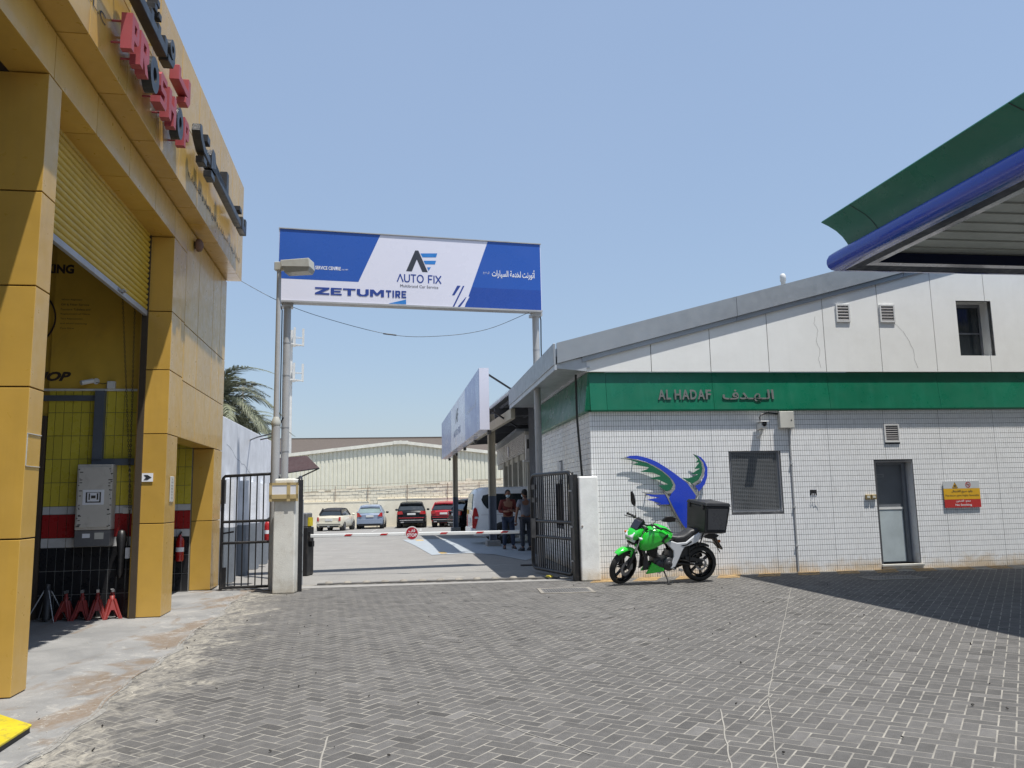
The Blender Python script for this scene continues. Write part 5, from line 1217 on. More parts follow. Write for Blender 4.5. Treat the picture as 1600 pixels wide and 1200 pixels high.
for rank, i in enumerate(order_):
    x, z, d, s__ = blk[i]
    if rank < 290: mesh_obj('block', bme[i % 6], bw, (x + BL / 2, -d, z + BH / 2))
    else: t_ = .007; rest.box(x + t_, x + BL - t_, -.10 - d * .4, .08, z + t_, z + BH - t_)
tag(rest.build('blocks', mat['block_cream'], bw), kind='stuff')
mo = MB()
x = -11.5
while x < 9.5: mo.box(x, x + .5, -.085, .06, 0, wall_top(x) + .25); x += .5
mo.build('mortar', mat['mortar'], bw)
MB().box(-11.5, -1.9, -.22, -.1, 1.78, 1.86).build('ledge', mat['block_cream'], bw); MB().box(-1.3, 9.5, -.22, -.1, 1.93, 2.01).build('ledge', mat['block_cream'], bw)
MB().box(-11.5, -1.9, -.20, -.1, 0, 1.78).build('render_coat', mat['block_cream'], bw); MB().box(-1.3, 9.5, -.20, -.1, 0, 1.93).build('render_coat', mat['block_cream'], bw)
for i, x in enumerate((-6.9, -4.3, -2.0, .8, 3.7, 6.0)): MB().box(x - .02, x + .02, -.25, -.21, 1.9, 2.9 + .1 * i * .4).build('stub_post', mat['rust'], bw)
wire = MB()
for z in (2.7, 2.95): wire.tube([(-11.5, -.22, z), (-2.5, -.22, z + .05), (9.5, -.22, z + .4)], .008, 4)
wire.build('wire', mat['rust'], bw)
bsx = wf_('side_wall', 'short shaded block wall at the left end of the car park', 'wall', (-19.3, 56.0, -.36))
MB().box(0, 2.6, 0, .2, 0, 2.5).build('wall_face', mat['block_cream'], bsx); MB().box(.0, 2.6, -.05, .0, 1.7, 1.76).build('ledge', mat['block_cream'], bsx)
# red awning
aw = thing('shade_awning', 'dark red fabric shade awning on a steel truss behind the posts', 'awning', (-12.55, 44.5, 0), RZW)
b = MB(); A = [(-1.5, 0, 3.2), (.3, 0, 3.55), (1.05, .2, 4.05), (1.85, .3, 3.38), (.1, -.6, 3.0), (-1.5, -.5, 2.9)]
b.add([(-2.0, 1.2, 3.9), (1.05, 1.2, 4.12), (1.85, .2, 3.38), (-.4, -.8, 3.02), (-2.2, -.6, 3.0), (-2.0, 1.2, 3.86), (1.05, 1.2, 4.08), (1.85, .2, 3.34), (-.4, -.8, 2.98), (-2.2, -.6, 2.96)], [(0, 1, 2, 3, 4), (9, 8, 7, 6, 5), (0, 5, 6, 1), (1, 6, 7, 2), (2, 7, 8, 3), (3, 8, 9, 4)]); b.build('canopy_cloth', mat['awning_red'], aw, fix=True)
tr = MB()
tr.bar((1.85, .2, 3.36), (.0, .2, 2.5), .07); tr.bar((-.4, -.8, 3.0), (.0, .2, 2.5), .05); tr.bar((1.85, .2, 3.36), (-.4, -.8, 3.0), .05); tr.bar((-2, .2, 2.9), (.2, .2, 2.9), .05); tr.bar((-2, .2, 2.5), (.2, .2, 2.5), .05)
for k in range(6): tr.bar((-2 + k * .36, .2, 2.5), (-1.82 + k * .36, .2, 2.9), .03); tr.bar((-1.82 + k * .36, .2, 2.9), (-1.64 + k * .36, .2, 2.5), .03)
for x in (-2.0, -.1): tr.bar((x, .2, -.4), (x, .2, 2.9), .09)
tr.build('truss', mat['black_metal'], aw)
# telecom mast
ms = thing('telecom_mast', 'distant white telecom mast with two rings of antennas', 'mast', (-22.1, 80, -.34), 0)
MB().tube([(0, 0, 0), (0, 0, 19.0)], [.22, .14], 12).build('pole', mat['mast_white'], ms)
for zz in (15.0, 18.6):
    zz -= 1.1
    rgm = MB()
    for k in range(3):
        a0 = k * 2.094 + .3; a1 = a0 + 2.094; p0 = Vector((1.15 * math.cos(a0), 1.15 * math.sin(a0), zz)); p1 = Vector((1.15 * math.cos(a1), 1.15 * math.sin(a1), zz))
        rgm.bar(p0, p1, .10); rgm.bar((0, 0, zz), p0, .09); rgm.bar(p0 + Vector((0, 0, .75)), p1 + Vector((0, 0, .75)), .05)
        for q in (p0, p0.lerp(p1, .5)):
            MB().box(q.x - .09, q.x + .09, q.y - .09, q.y + .09, zz - .1, zz + 1.7).build('antenna', mat['mast_white'], ms)
    rgm.build('antenna_ring', mat['mast_white'], ms)
fm = thing('floodlight_mast', 'small distant floodlight mast among the palm fronds', 'floodlight', (-15.1, 45, -.3), 0)
MB().tube([(0, 0, 0), (0, 0, 8.7)], .07, 10).build('pole', mat['mast_white'], fm)
for k in range(5):
    a = k * 1.257; MB().lathe([(.03, 0), (.17, -.02), (.19, -.12), (.0, -.16)], (.62 * math.cos(a), .62 * math.sin(a), 8.5), n=12).build('flood_lamp', mat['carport_steel'], fm)
MB().bar((-.62, 0, 8.55), (.62, 0, 8.55), .05).build('cross_arm', mat['mast_white'], fm); MB().box(-.12, .12, -.1, .1, 8.6, 8.75).build('ballast_box', mat['carport_steel'], fm)
# palms
def frond_mesh(seed, L=2.6, droop=1.0):
    r = random.Random(seed); b = MB(); pts = []
    for k in range(15):
        t = k / 14; pts.append(Vector((L * t * (1 - .12 * t * droop), r.uniform(-.01, .01), .55 * L * math.sin(min(t * 1.5, 1.57)) * .45 - droop * .62 * L * t * t * t)))
    b.tube(pts, [.03 - .024 * k / 14 for k in range(15)], 5)
    for k in range(1, 60):
        t = .12 + .88 * k / 60; f = t * 14; i = min(int(f), 13); p = pts[i].lerp(pts[i + 1], f - i); d = (pts[i + 1] - pts[i]).normalized()
        ll = .55 * math.sin(math.pi * min(t * .93 + .07, 1)) ** .6 + .06
        for sd in (-1, 1):
            out = (Vector((0, sd, 0)) * .75 + d * .75 + Vector((0, 0, r.uniform(-.25, .15)))).normalized(); tip = p + out * ll * r.uniform(.8, 1.1) + Vector((0, 0, -.22 * ll)); mid = p + out * ll * .5 + Vector((0, 0, .02))
            w_ = d * .022
            b.add([p - w_, p + w_, mid + w_ * .9, tip, mid - w_ * .9], [(0, 1, 2, 4), (4, 2, 3)])
    m_ = b.mesh('frond'); m_.materials.append(mat['palm_leaf']); return m_
fronds = [frond_mesh(k, 2.5 + .12 * k, .7 + .15 * k) for k in range(5)]
def palm(label, loc, h, n, s, seed):
    t = thing('palm_tree', label, 'palm tree', loc, 0, 'date palms behind the pale building'); r = random.Random(seed)
    b = MB(); prof = []
    for k in range(40): prof.append((.19 + (.03 if k % 2 else 0), h * k / 39))
    b.lathe(prof, (0, 0, 0), n=12, sm=False); b.build('trunk', mat['palm_trunk'], t)
    hb = MB(); hb.ball((0, 0, h - .1), (.32, .32, .4), 10, 6); hb.build('crown_base', mat['palm_dry'], t)
    for k in range(n):
        a = k * 2.399 + r.uniform(-.2, .2); e = -.9 + 1.9 * ((k + .5) / n) ** .85
        o = mesh_obj('frond', fronds[r.randrange(5)], t, (0, 0, h), (r.uniform(-.3, .3), -e, a)); sc_ = s * r.uniform(.85, 1.1); o.scale = (sc_, sc_, sc_)
palm('date palm with grey green fronds right behind the yellow building corner', (-12.0, 32.0, -.1), 5.3, 50, 1.1, 3)
palm('lower date palm whose fronds droop over the pale building roof', (-12.6, 36.5, -.1), 4.4, 40, .9, 8)

# =================================================================== CARPORT, SIDE SIGN, GARAGES
cp = thing('carport', 'corrugated steel carport roof on beige and slate columns', 'carport', (0, 22.0, 0), R(9.6))
b = MB(); vs = []; prof_ = []; y = 0.2
while y < 20:
    for dy, dz in ((0, 0), (.09, 0), (.12, .06), (.17, .06), (.20, 0)): prof_.append((y + dy, dz))
    y += .25
for (yy, dz) in prof_: vs += [(.05, yy, 4.50 + dz), (4.6, yy, 4.75 + dz)]
b.add(vs, [(2 * i, 2 * i + 1, 2 * i + 3, 2 * i + 2) for i in range(len(prof_) - 1)]); b.build('roof_sheet', mat['carport_roof'], cp)
b = MB(); vs = []
for (yy, dz) in prof_: vs += [(.03, yy, 4.44 + dz), (.03, yy, 4.53 + dz)]
b.add(vs, [(2 * i, 2 * i + 1, 2 * i + 3, 2 * i + 2) for i in range(len(prof_) - 1)]); b.build('roof_edge', mat['carport_edge'], cp)
for k in range(6):
    yy = .5 + k * 3.6; MB().bar((.1, yy, 4.28), (4.6, yy, 4.5), .10, .28).build('rafter', mat['carport_steel'], cp)
for k in range(7): MB().bar((.3 + k * .7, .25, 4.43 + k * .038), (.3 + k * .7, 20, 4.43 + k * .038), .06, .09).build('purlin', mat['carport_steel'], cp)
MB().box(.0, .12, .3, 20, 3.72, 4.0).build('edge_beam', mat['col_beige'], cp)
for (yy, lab) in ((4.95, 0), (17.6, 1)):
    for (x0, x1, y0, y1) in ((-.01, .02, -.11, .11), (.19, .22, -.11, .11), (.02, .19, -.02, .02)):
        MB().box(x0, x1, yy + y0, yy + y1, 1.62, 4.32).build('column', mat['col_beige'], cp); MB().box(x0 - .002, x1 + .002, yy + y0 - .002, yy + y1 + .002, -.3, 1.62).build('column_base', mat['col_slate'], cp)
    MB().box(-.12, .33, yy - .22, yy + .22, -.3, .19).build('footing', mat['concrete'], cp, bev=.02)
fl2 = MB(); fl2.bar((1.2, 2.2, 4.2), (2.0, 2.0, 4.25), .05); fl2.build('tube_light', mat['vent_frame'], cp); MB().bar((2.6, 5.5, 4.25), (3.3, 5.3, 4.3), .05).build('tube_light', mat['vent_frame'], cp)
ss = thing('side_billboard', 'long shaded blue and white billboard mounted along the carport edge', 'billboard', (-.94, 23.0, 0), math.pi / 2 - R(-8.6))
SL = 17.4; S0, S1 = 3.49, 5.27
# local x runs away from the gate, face looks to -y... (towards the drive)
MB().box(0, SL, -.28, 0, S0, S1).build('case', mat['sign_white'], ss)
def sgp(name, x0, x1, z0, z1, m, l=1): 
    b = MB(); b.box(x0, x1, .0008 * l, .0022 * l, z0, z1); return b.build(name, mat[m], ss)
sgp('blue_field', .02, 4.6, S0 + .01, S1 - .01, 'sign_text_pale'); sgp('blue_field', 11.2, SL - .02, S0 + .01, S1 - .01, 'sign_text_pale'); 
for (s_, x0, x1, z0, z1, m) in (('AF', 7.4, 8.7, 4.45, 4.95, 'sign_ink'), ('AUTO FIX', 6.4, 9.7, 3.95, 4.2, 'sign_navy')):
    t = text('lettering', s_, mat[m], ss, -x1, -x0, z0, z1, -.004, bold=.02); t.rotation_euler = (0, 0, math.pi)
t = text('lettering', arabic('أتورنت لخدمة السيارات'), mat['sign_text_white'], ss, -3.8, -1.0, 4.25, 4.5, -.004); t.rotation_euler = (0, 0, math.pi)
for y in (.15, 4, 8, 12, 16.2): MB().box(y, y + .28, -.25, .35 - .7, 3.38, 3.485).build('bracket', mat['black_metal'], ss)
for (y, z) in ((.2, 5.1), (.25, 4.1), (6, 5.1), (12, 5.1)): MB().bar((y, -.3, z), (y + .3, -1.15, z - .48), .045).build('brace', mat['black_metal'], ss)
gg = thing('garage_building', 'pale service garage with ribbed shutters behind the carport', 'building', (.45, 30.6, 0), math.pi / 2 - R(-6))
MB().box(.02, 12.5, -.30, -.02, 3.0, 3.32).build('lintel', mat['garage_wall'], gg)
for k in range(3):
    for j in range(9):
        sm_ = MB(); sm_.prism([(0, 0), (.03, .02), (.03, .055), (0, .075)], lambda a, c, d: (d, a, c), 0, 4.0); o = sm_.build('shutter_slat', mat['garage_slat'], gg, (.06 + 4.1 * k, -.01, 3.27 + .078 * j)) if False else None
ssl = MB(); ssl.prism([(0, 0), (-.03, .02), (-.03, .055), (0, .075)], lambda a, c, d: (d, a, c), 0, 4.02); sme = ssl.mesh('shutter_slat'); sme.materials.append(mat['garage_slat'])
# facade looks towards the drive = local +y
for k in range(3):
    for j in range(10): o = mesh_obj('shutter_slat', sme, gg, (.04 + 4.1 * k, .02, 3.22 + .078 * j)); o.scale = (1, -1, 1)
    MB().box(.0 + 4.1 * k, .5 + 4.1 * k, -.3, .06, -.3, 3.2).build('pillar', mat['garage_wall'], gg); (MB().box(2.0 + 4.1 * k, 2.35 + 4.1 * k, -.3, .05, -.3, 3.2).build('pillar', mat['garage_wall'], gg) if k < 2 else None)
MB().box(0, 12.5, -8, -3.5, -.3, 4.0).build('interior', mat['garage_dark'], gg); MB().box(-.1, 12.6, -5.2, .35, 4.02, 4.12).build('roof', mat['roof_alu'], gg); MB().box(-.25, .0, -5, .03, -.3, 4.0).build('side_wall', mat['garage_wall'], gg)
MB().box(5.6, 5.9, .07, .10, 3.35, 3.8).build('wall_sign', mat['sign_white'], gg)
pd = thing('white_post_frame', 'white post with a wall bracket beside the shaded side wall', 'bracket', Rw(.72, -10.4, 0), RZR)
MB().box(-.42, -.26, 0, .12, 0, 3.55).build('post', mat['garage_wall'], pd); MB().box(-.46, -.24, -.02, .14, 2.75, 3.55).build('frame', mat['vent_frame'], pd); MB().box(-.42, -.30, -.03, -.02, 3.1, 3.4).build('opening', mat['gap_dark'], pd); MB().box(-.56, -.1, -.2, .1, 2.68, 2.73).build('shelf', mat['vent_frame'], pd)

# =================================================================== VEHICLES
def ring_(x, pts): return [(x, y, z) for y, z in pts] + [(x, -y, z) for y, z in reversed(pts)]
def wheel(parent, x, y, r, w, side):
    t = MB(); s = side
    t.lathe([(r * .62, -w / 2), (r * .9, -w / 2), (r, -w * .32), (r, w * .32), (r * .9, w / 2), (r * .62, w / 2)], (x, y, r), 'y', 24); o = t.build('wheel', mat['tyre'], parent)
    h = MB(); h.lathe([(.01, s * w * .38), (r * .18, s * w * .40), (r * .22, s * w * .30), (r * .58, s * w * .36), (r * .64, s * w * .48)], (x, y, r), 'y', 20)
    for k in range(5):
        a = k * 1.2566; h.bar((x, y + s * w * .40, r), (x + r * .6 * math.cos(a), y + s * w * .42, r + r * .6 * math.sin(a)), r * .16, w * .1, up=(0, 1, 0))
    h.build('rim', mat['hub'], o); d_ = MB(); d_.lathe([(.005, s * w * .1), (r * .62, s * w * .1)], (x, y, r), 'y', 20); d_.build('brake_shadow', mat['gap_dark'], o); return o
def car(name, label, cat, loc, az, P):
    L, Wd, H = P['dims']; t = thing(name, label, cat, (loc[0], loc[1], gz(loc[1]) + .004), math.pi / 2 - R(az)); paint = mat[P['paint']]; w = Wd / 2
    # lower body: stations (x, z_low, z_belt, half width factor)
    b = MB(); rings = []
    for x, zl, zb, wf in P['body']:
        ww_ = w * wf; rings.append(ring_(x, [(0, zl), (ww_ * .84, zl), (ww_ * .97, zl + .09), (ww_, zl + (zb - zl) * .45), (ww_ * .985, zl + (zb - zl) * .72), (ww_ * .93, zb - .03), (ww_ * .86, zb), (0, zb + .025)]))
    b.loft(rings, True, True); o = b.build('body', paint, t, fix=True); o.data.set_sharp_from_angle(angle=R(40))
    # cabin
    cabm = mat[P.get('glass', 'car_glass')]; g = MB(); rings = []; wb_, wr = w * P['cab'][0], w * P['cab'][1]
    for x, zb, zr in P['cabin']:
        k = (zr - zb) / (P['cabin'][len(P['cabin']) // 2][2] - P['cabin'][len(P['cabin']) // 2][1]); wt = wb_ + (wr - wb_) * min(k, 1)
        rings.append(ring_(x, [(0, zb), (wb_, zb), (wt + .01, zr - .05 * min(k, 1)), (wt * .9, zr), (0, zr + .012)]))
    g.loft(rings, True, True, False); cab = g.build('glasshouse', cabm, t, fix=True)
    rmat = mat[P.get('roof', P['paint'])]; rf_ = MB(); rr2 = []
    for x, zr in P['roofline']: rr2.append(ring_(x, [(0, zr - .05), (wr * .95, zr - .08), (wr + .03, zr - .045), (wr * .93, zr + .012), (wr * .5, zr + .03), (0, zr + .035)]))
    rf_.loft(rr2, True, True); rf_.build('roof', rmat, t, fix=True)
    for q in P['pillars']:                                           # (x_bottom, x_top, width, z_bottom, z_top)
        for s in (-1, 1):
            pm = MB(); a = (q[0], s * (wb_ - .005), q[3]); c = (q[1], s * (wr + .004), q[4]); pm.bar(a, c, q[2], .05, up=(0, 1, 0)); pm.build('pillar', rmat, t)
    for s in (-1, 1):
        for x in P['wheels']:
            a = MB(); a.lathe([(.01, s * (w * .985)), (P['wr'] * 1.16, s * (w * .985)), (P['wr'] * 1.16, s * (w * .7))], (x, 0, P['wr']), 'y', 28); a.build('wheel_arch', mat['gap_dark'], t)
            wheel(t, x, s * (w - .10), P['wr'], .21, s)
    xr = P['body'][0][0]; 
    for s in (-1, 1):
        m_ = MB(); m_.ball((P['mirror'][0], s * (w + .11), P['mirror'][1]), (.07, .11, .075), 10, 6); m_.build('mirror', mat[P.get('mirror_m', P['paint'])], t)
        for (pts, dx) in P['lamps']:
            lm = MB(); lm.prism([(s * y * w, z) for y, z in pts], lambda a, c, d: (d + dx + .35 * (abs(a) - w * .62) ** 2 * 2, a, c), -.02, .06); lm.build('tail_lamp', mat['tail_red'], t, fix=True)
    for nm, (y0, y1, z0, z1, dx, m) in P['rear'].items():
        q = MB(); q.box(dx - .012, dx + .05, y0 * w, y1 * w, z0, z1); q.build(nm, mat[m], t, bev=.008)
    return t
mini = dict(dims=(3.7, 1.69, 1.40), paint='car_cream', roof='soft_top', wr=.30, wheels=(-1.22, 1.24), cab=(.84, .66),
    body=[(-1.84, .34, .80, .80), (-1.78, .26, .90, .92), (-1.5, .22, .93, 1.0), (-.6, .2, .92, 1.0), (.5, .2, .93, 1.0), (1.3, .22, .90, .99), (1.7, .28, .72, .88), (1.82, .34, .6, .74)],
    cabin=[(-1.42, .9, .96), (-1.05, .9, 1.33), (-.4, .9, 1.38), (.3, .9, 1.37), (.85, .9, .98)], roofline=[(-1.2, 1.22), (-1.0, 1.34), (-.4, 1.39), (.2, 1.38), (.35, 1.35)],
    pillars=[(-1.3, -1.0, .34, .93, 1.30), (.78, .32, .07, .95, 1.33)], mirror=(.55, .98), mirror_m='car_cream', lamps=[([(.72, .62), (.86, .62), (.86, .86), (.74, .86)], -1.875)],
    rear=dict(bumper=(-.86, .86, .34, .56, -1.86, 'car_cream'), number_plate=(-.26, .26, .62, .76, -1.865, 'plate'), lower_valance=(-.7, .7, .24, .34, -1.84, 'bike_plastic'), exhaust=(-.08, .10, .25, .32, -1.88, 'chrome'), trim=(-.86, .86, .40, .44, -1.872, 'bike_plastic')))
hatch = dict(dims=(4.3, 1.78, 1.60), paint='car_silver', wr=.32, wheels=(-1.35, 1.35), cab=(.90, .66), glass='car_glass_light',
    body=[(-2.12, .36, .92, .86), (-2.05, .26, 1.02, .95), (-1.7, .22, 1.04, 1.0), (-.6, .2, 1.02, 1.0), (.8, .2, 1.0, 1.0), (1.5, .24, .92, .97), (2.05, .3, .72, .84), (2.14, .36, .62, .72)],
    cabin=[(-2.0, 1.0, 1.06), (-1.68, 1.0, 1.46), (-1.1, 1.0, 1.56), (.1, 1.0, 1.57), (.6, 1.0, 1.45), (1.3, 1.0, 1.06)], roofline=[(-1.80, 1.46), (-1.6, 1.53), (-1.0, 1.58), (.1, 1.58), (.5, 1.5)],
    pillars=[(-1.95, -1.62, .16, 1.03, 1.5), (-1.05, -.95, .12, 1.0, 1.52), (.0, .05, .08, 1.0, 1.52), (1.2, .5, .07, 1.02, 1.48)], mirror=(.85, 1.05), mirror_m='black_metal', lamps=[([(.58, .84), (.93, .80), (.93, 1.06), (.80, 1.08)], -2.16)],
    rear=dict(bumper=(-.95, .95, .36, .66, -2.15, 'car_silver'), number_plate=(-.28, .28, .78, .90, -2.14, 'plate'), lower_valance=(-.8, .8, .22, .38, -2.12, 'bike_plastic')))
suv = dict(dims=(5.08, 1.98, 1.74), paint='car_black', wr=.38, wheels=(-1.55, 1.45), cab=(.90, .70),
    body=[(-2.5, .46, 1.02, .86), (-2.42, .34, 1.12, .95), (-2.0, .28, 1.16, 1.0), (-.6, .28, 1.14, 1.0), (1.0, .28, 1.12, 1.0), (1.8, .3, 1.05, .98), (2.42, .36, .86, .88), (2.54, .44, .74, .76)],
    cabin=[(-2.32, 1.12, 1.18), (-2.0, 1.12, 1.58), (-1.3, 1.12, 1.69), (0, 1.12, 1.71), (.5, 1.12, 1.6), (1.25, 1.12, 1.18)], roofline=[(-2.15, 1.60), (-1.9, 1.67), (-1.2, 1.71), (0, 1.72), (.42, 1.64)],
    pillars=[(-2.25, -1.92, .2, 1.15, 1.62), (-1.25, -1.15, .12, 1.12, 1.66), (-.05, .0, .09, 1.12, 1.66), (1.15, .42, .08, 1.14, 1.62)], mirror=(.85, 1.18), lamps=[([(.55, .92), (.94, .90), (.94, 1.10), (.62, 1.12)], -2.55)],
    rear=dict(bumper=(-.94, .94, .52, .76, -2.54, 'car_black'), number_plate=(-.28, .28, .86, .98, -2.52, 'plate'), chrome_strip=(-.78, .78, .50, .54, -2.56, 'chrome'), lower_valance=(-.8, .8, .34, .50, -2.52, 'bike_plastic'), exhaust=(.5, .72, .36, .43, -2.56, 'chrome'), reflector=(-.85, .85, .66, .69, -2.555, 'tail_red')))
car('convertible_car', 'small cream car with black roof, leftmost of the parked row', 'car', (-11.35, 52.2), 2, mini)
car('hatchback_car', 'silver blue hatchback between the cream car and the black off roader', 'car', (-9.75, 56.0), -6, hatch)
car('offroad_car', 'big black off roader parked third from left against the block wall', 'car', (-7.1, 58.1 - 1.3), -6, suv)
red = dict(suv); red.update(dims=(4.4, 1.80, 1.62), paint='car_red')
car('red_car', 'red off roader half hidden behind the dark car under the carport edge', 'car', (-4.55, 57.0), 4, red)
x5 = dict(suv); x5.update(dims=(4.8, 1.95, 1.72), paint='car_navy')
car('dark_car', 'glossy dark off roader seen at an angle left of the white van', 'car', (-.78, 42.4), 66, x5)
# white van, nearer: own builder
vn = thing('white_van', 'white passenger van parked across the carport behind the two people', 'van', (.98, 29.2, .004), math.pi / 2 - R(81))
b = MB(); rings = []; w = .96
for x, zl, zt, wf, zw in [(-2.58, .42, 1.10, .93, 1.0), (-2.52, .30, 1.70, .97, 1.0), (-2.42, .28, 1.84, .99, 1.0), (-2.2, .26, 1.91, 1, 1), (1.0, .26, 1.92, 1, 1), (1.45, .26, 1.80, 1, 1), (1.95, .26, 1.25, .99, 1), (2.4, .3, 1.02, .93, 1), (2.56, .4, .8, .8, 1)]:
    q = w * wf; h = zt - zl; rings.append(ring_(x, [(0, zl), (q * .88, zl), (q * .98, zl + .12), (q, zl + h * .35), (q, zl + h * .5), (q * .93, zl + h * .88), (q * .86, zt - .06), (q * .72, zt), (0, zt + .02)]))
b.loft(rings, True, True); vb = b.build('body', mat['van_white'], vn, fix=True); vb.data.set_sharp_from_angle(angle=R(35))
def vside(x, z, s, off=.012):                                        # point on the van's flank
    zz = (z - .26) / 1.65; y = w if zz < .5 else w * (1 - .07 * (zz - .5) / .38); return (x, s * (y + off), z)
def vpanel(name, pts, m, s, off=.012):
    b = MB(); b.poly([vside(x, z, s, off) for x, z in pts]); b.poly([vside(x, z, s, off - .02) for x, z in pts]); return b.build(name, mat[m], vn)
for s in (1, -1):
    vpanel('side_window', [(-2.22, 1.36), (-2.10, 1.20), (-1.8, 1.14), (-.85, 1.12), (-.85, 1.69), (-2.0, 1.69), (-2.22, 1.64), (-2.28, 1.5)], 'car_glass', s)
    vpanel('side_window', [(-.78, 1.12), (.42, 1.12), (.42, 1.69), (-.78, 1.69)], 'car_glass', s); vpanel('side_window', [(.50, 1.12), (1.35, 1.12), (1.15, 1.60), (.95, 1.68), (.50, 1.69)], 'car_glass', s)
    for (a, c) in ((-.82, .26), (.46, .26)): vpanel('door_gap', [(a, .45), (a + .014, .45), (a + .014, 1.78), (a, 1.78)], 'gap_dark', s, .004)
    vpanel('crease', [(-2.3, .98), (1.9, .98), (1.9, .99), (-2.3, .99)], 'frame_grey', s, .004); vpanel('sill', [(-1.2, .30), (1.1, .30), (1.1, .42), (-1.2, .42)], 'bike_plastic', s, .006)
    b = MB(); b.prism([(-2.60, .55), (-2.50, .52), (-2.44, .70), (-2.38, .95), (-2.44, 1.18), (-2.50, 1.25), (-2.55, 1.20), (-2.60, .95)], lambda a, c, d: (a, s * d, c), w * .86, w * 1.006); b.build('tail_lamp', mat['tail_red'], vn, fix=True, bev=.01)
    b = MB(); b.box(-2.52, -2.40, s * w * 1.0 - .012, s * w * 1.0 + .013, .86, .93); b.build('lamp_stripe', mat['lamp_clear'], vn)
    for x in (-1.55, 1.65):
        a = MB(); a.lathe([(.01, s * w * .996), (.40, s * w * .996), (.40, s * w * .7)], (x, 0, .35), 'y', 28); a.build('wheel_arch', mat['gap_dark'], vn); wheel(vn, x, s * (w - .10), .345, .22, s)
b = MB(); b.add([(-2.605, -.76, 1.16), (-2.605, .76, 1.16), (-2.545, .72, 1.70), (-2.545, -.72, 1.70), (-2.55, -.74, 1.16), (-2.55, .74, 1.16), (-2.48, .70, 1.70), (-2.48, -.70, 1.70)], [(0, 3, 2, 1), (4, 5, 6, 7), (0, 1, 5, 4), (1, 2, 6, 5), (2, 3, 7, 6), (3, 0, 4, 7)]); b.build('rear_window', mat['car_glass_light'], vn, fix=True)
MB().box(-2.66, -2.45, -.90, .90, .34, .56).build('rear_bumper', mat['van_white'], vn, bev=.03); MB().box(-2.61, -2.57, -.26, .26, .72, .86).build('number_plate', mat['plate'], vn); MB().box(-2.615, -2.58, .40, .62, 1.0, 1.14).build('yellow_sticker', mat['sg_yellow'], vn)
MB().box(-.35, .10, -.0, .0, 0, 0).build('x', mat['plate'], vn) if False else None
b = MB(); b.box(-.62, -.22, w + .004, w + .012, .42, .80); b.build('fuel_flap', mat['gap_dark'], vn); b = MB(); b.box(-.62, -.22, -w - .012, -w - .004, .42, .80); b.build('lower_panel', mat['gap_dark'], vn)

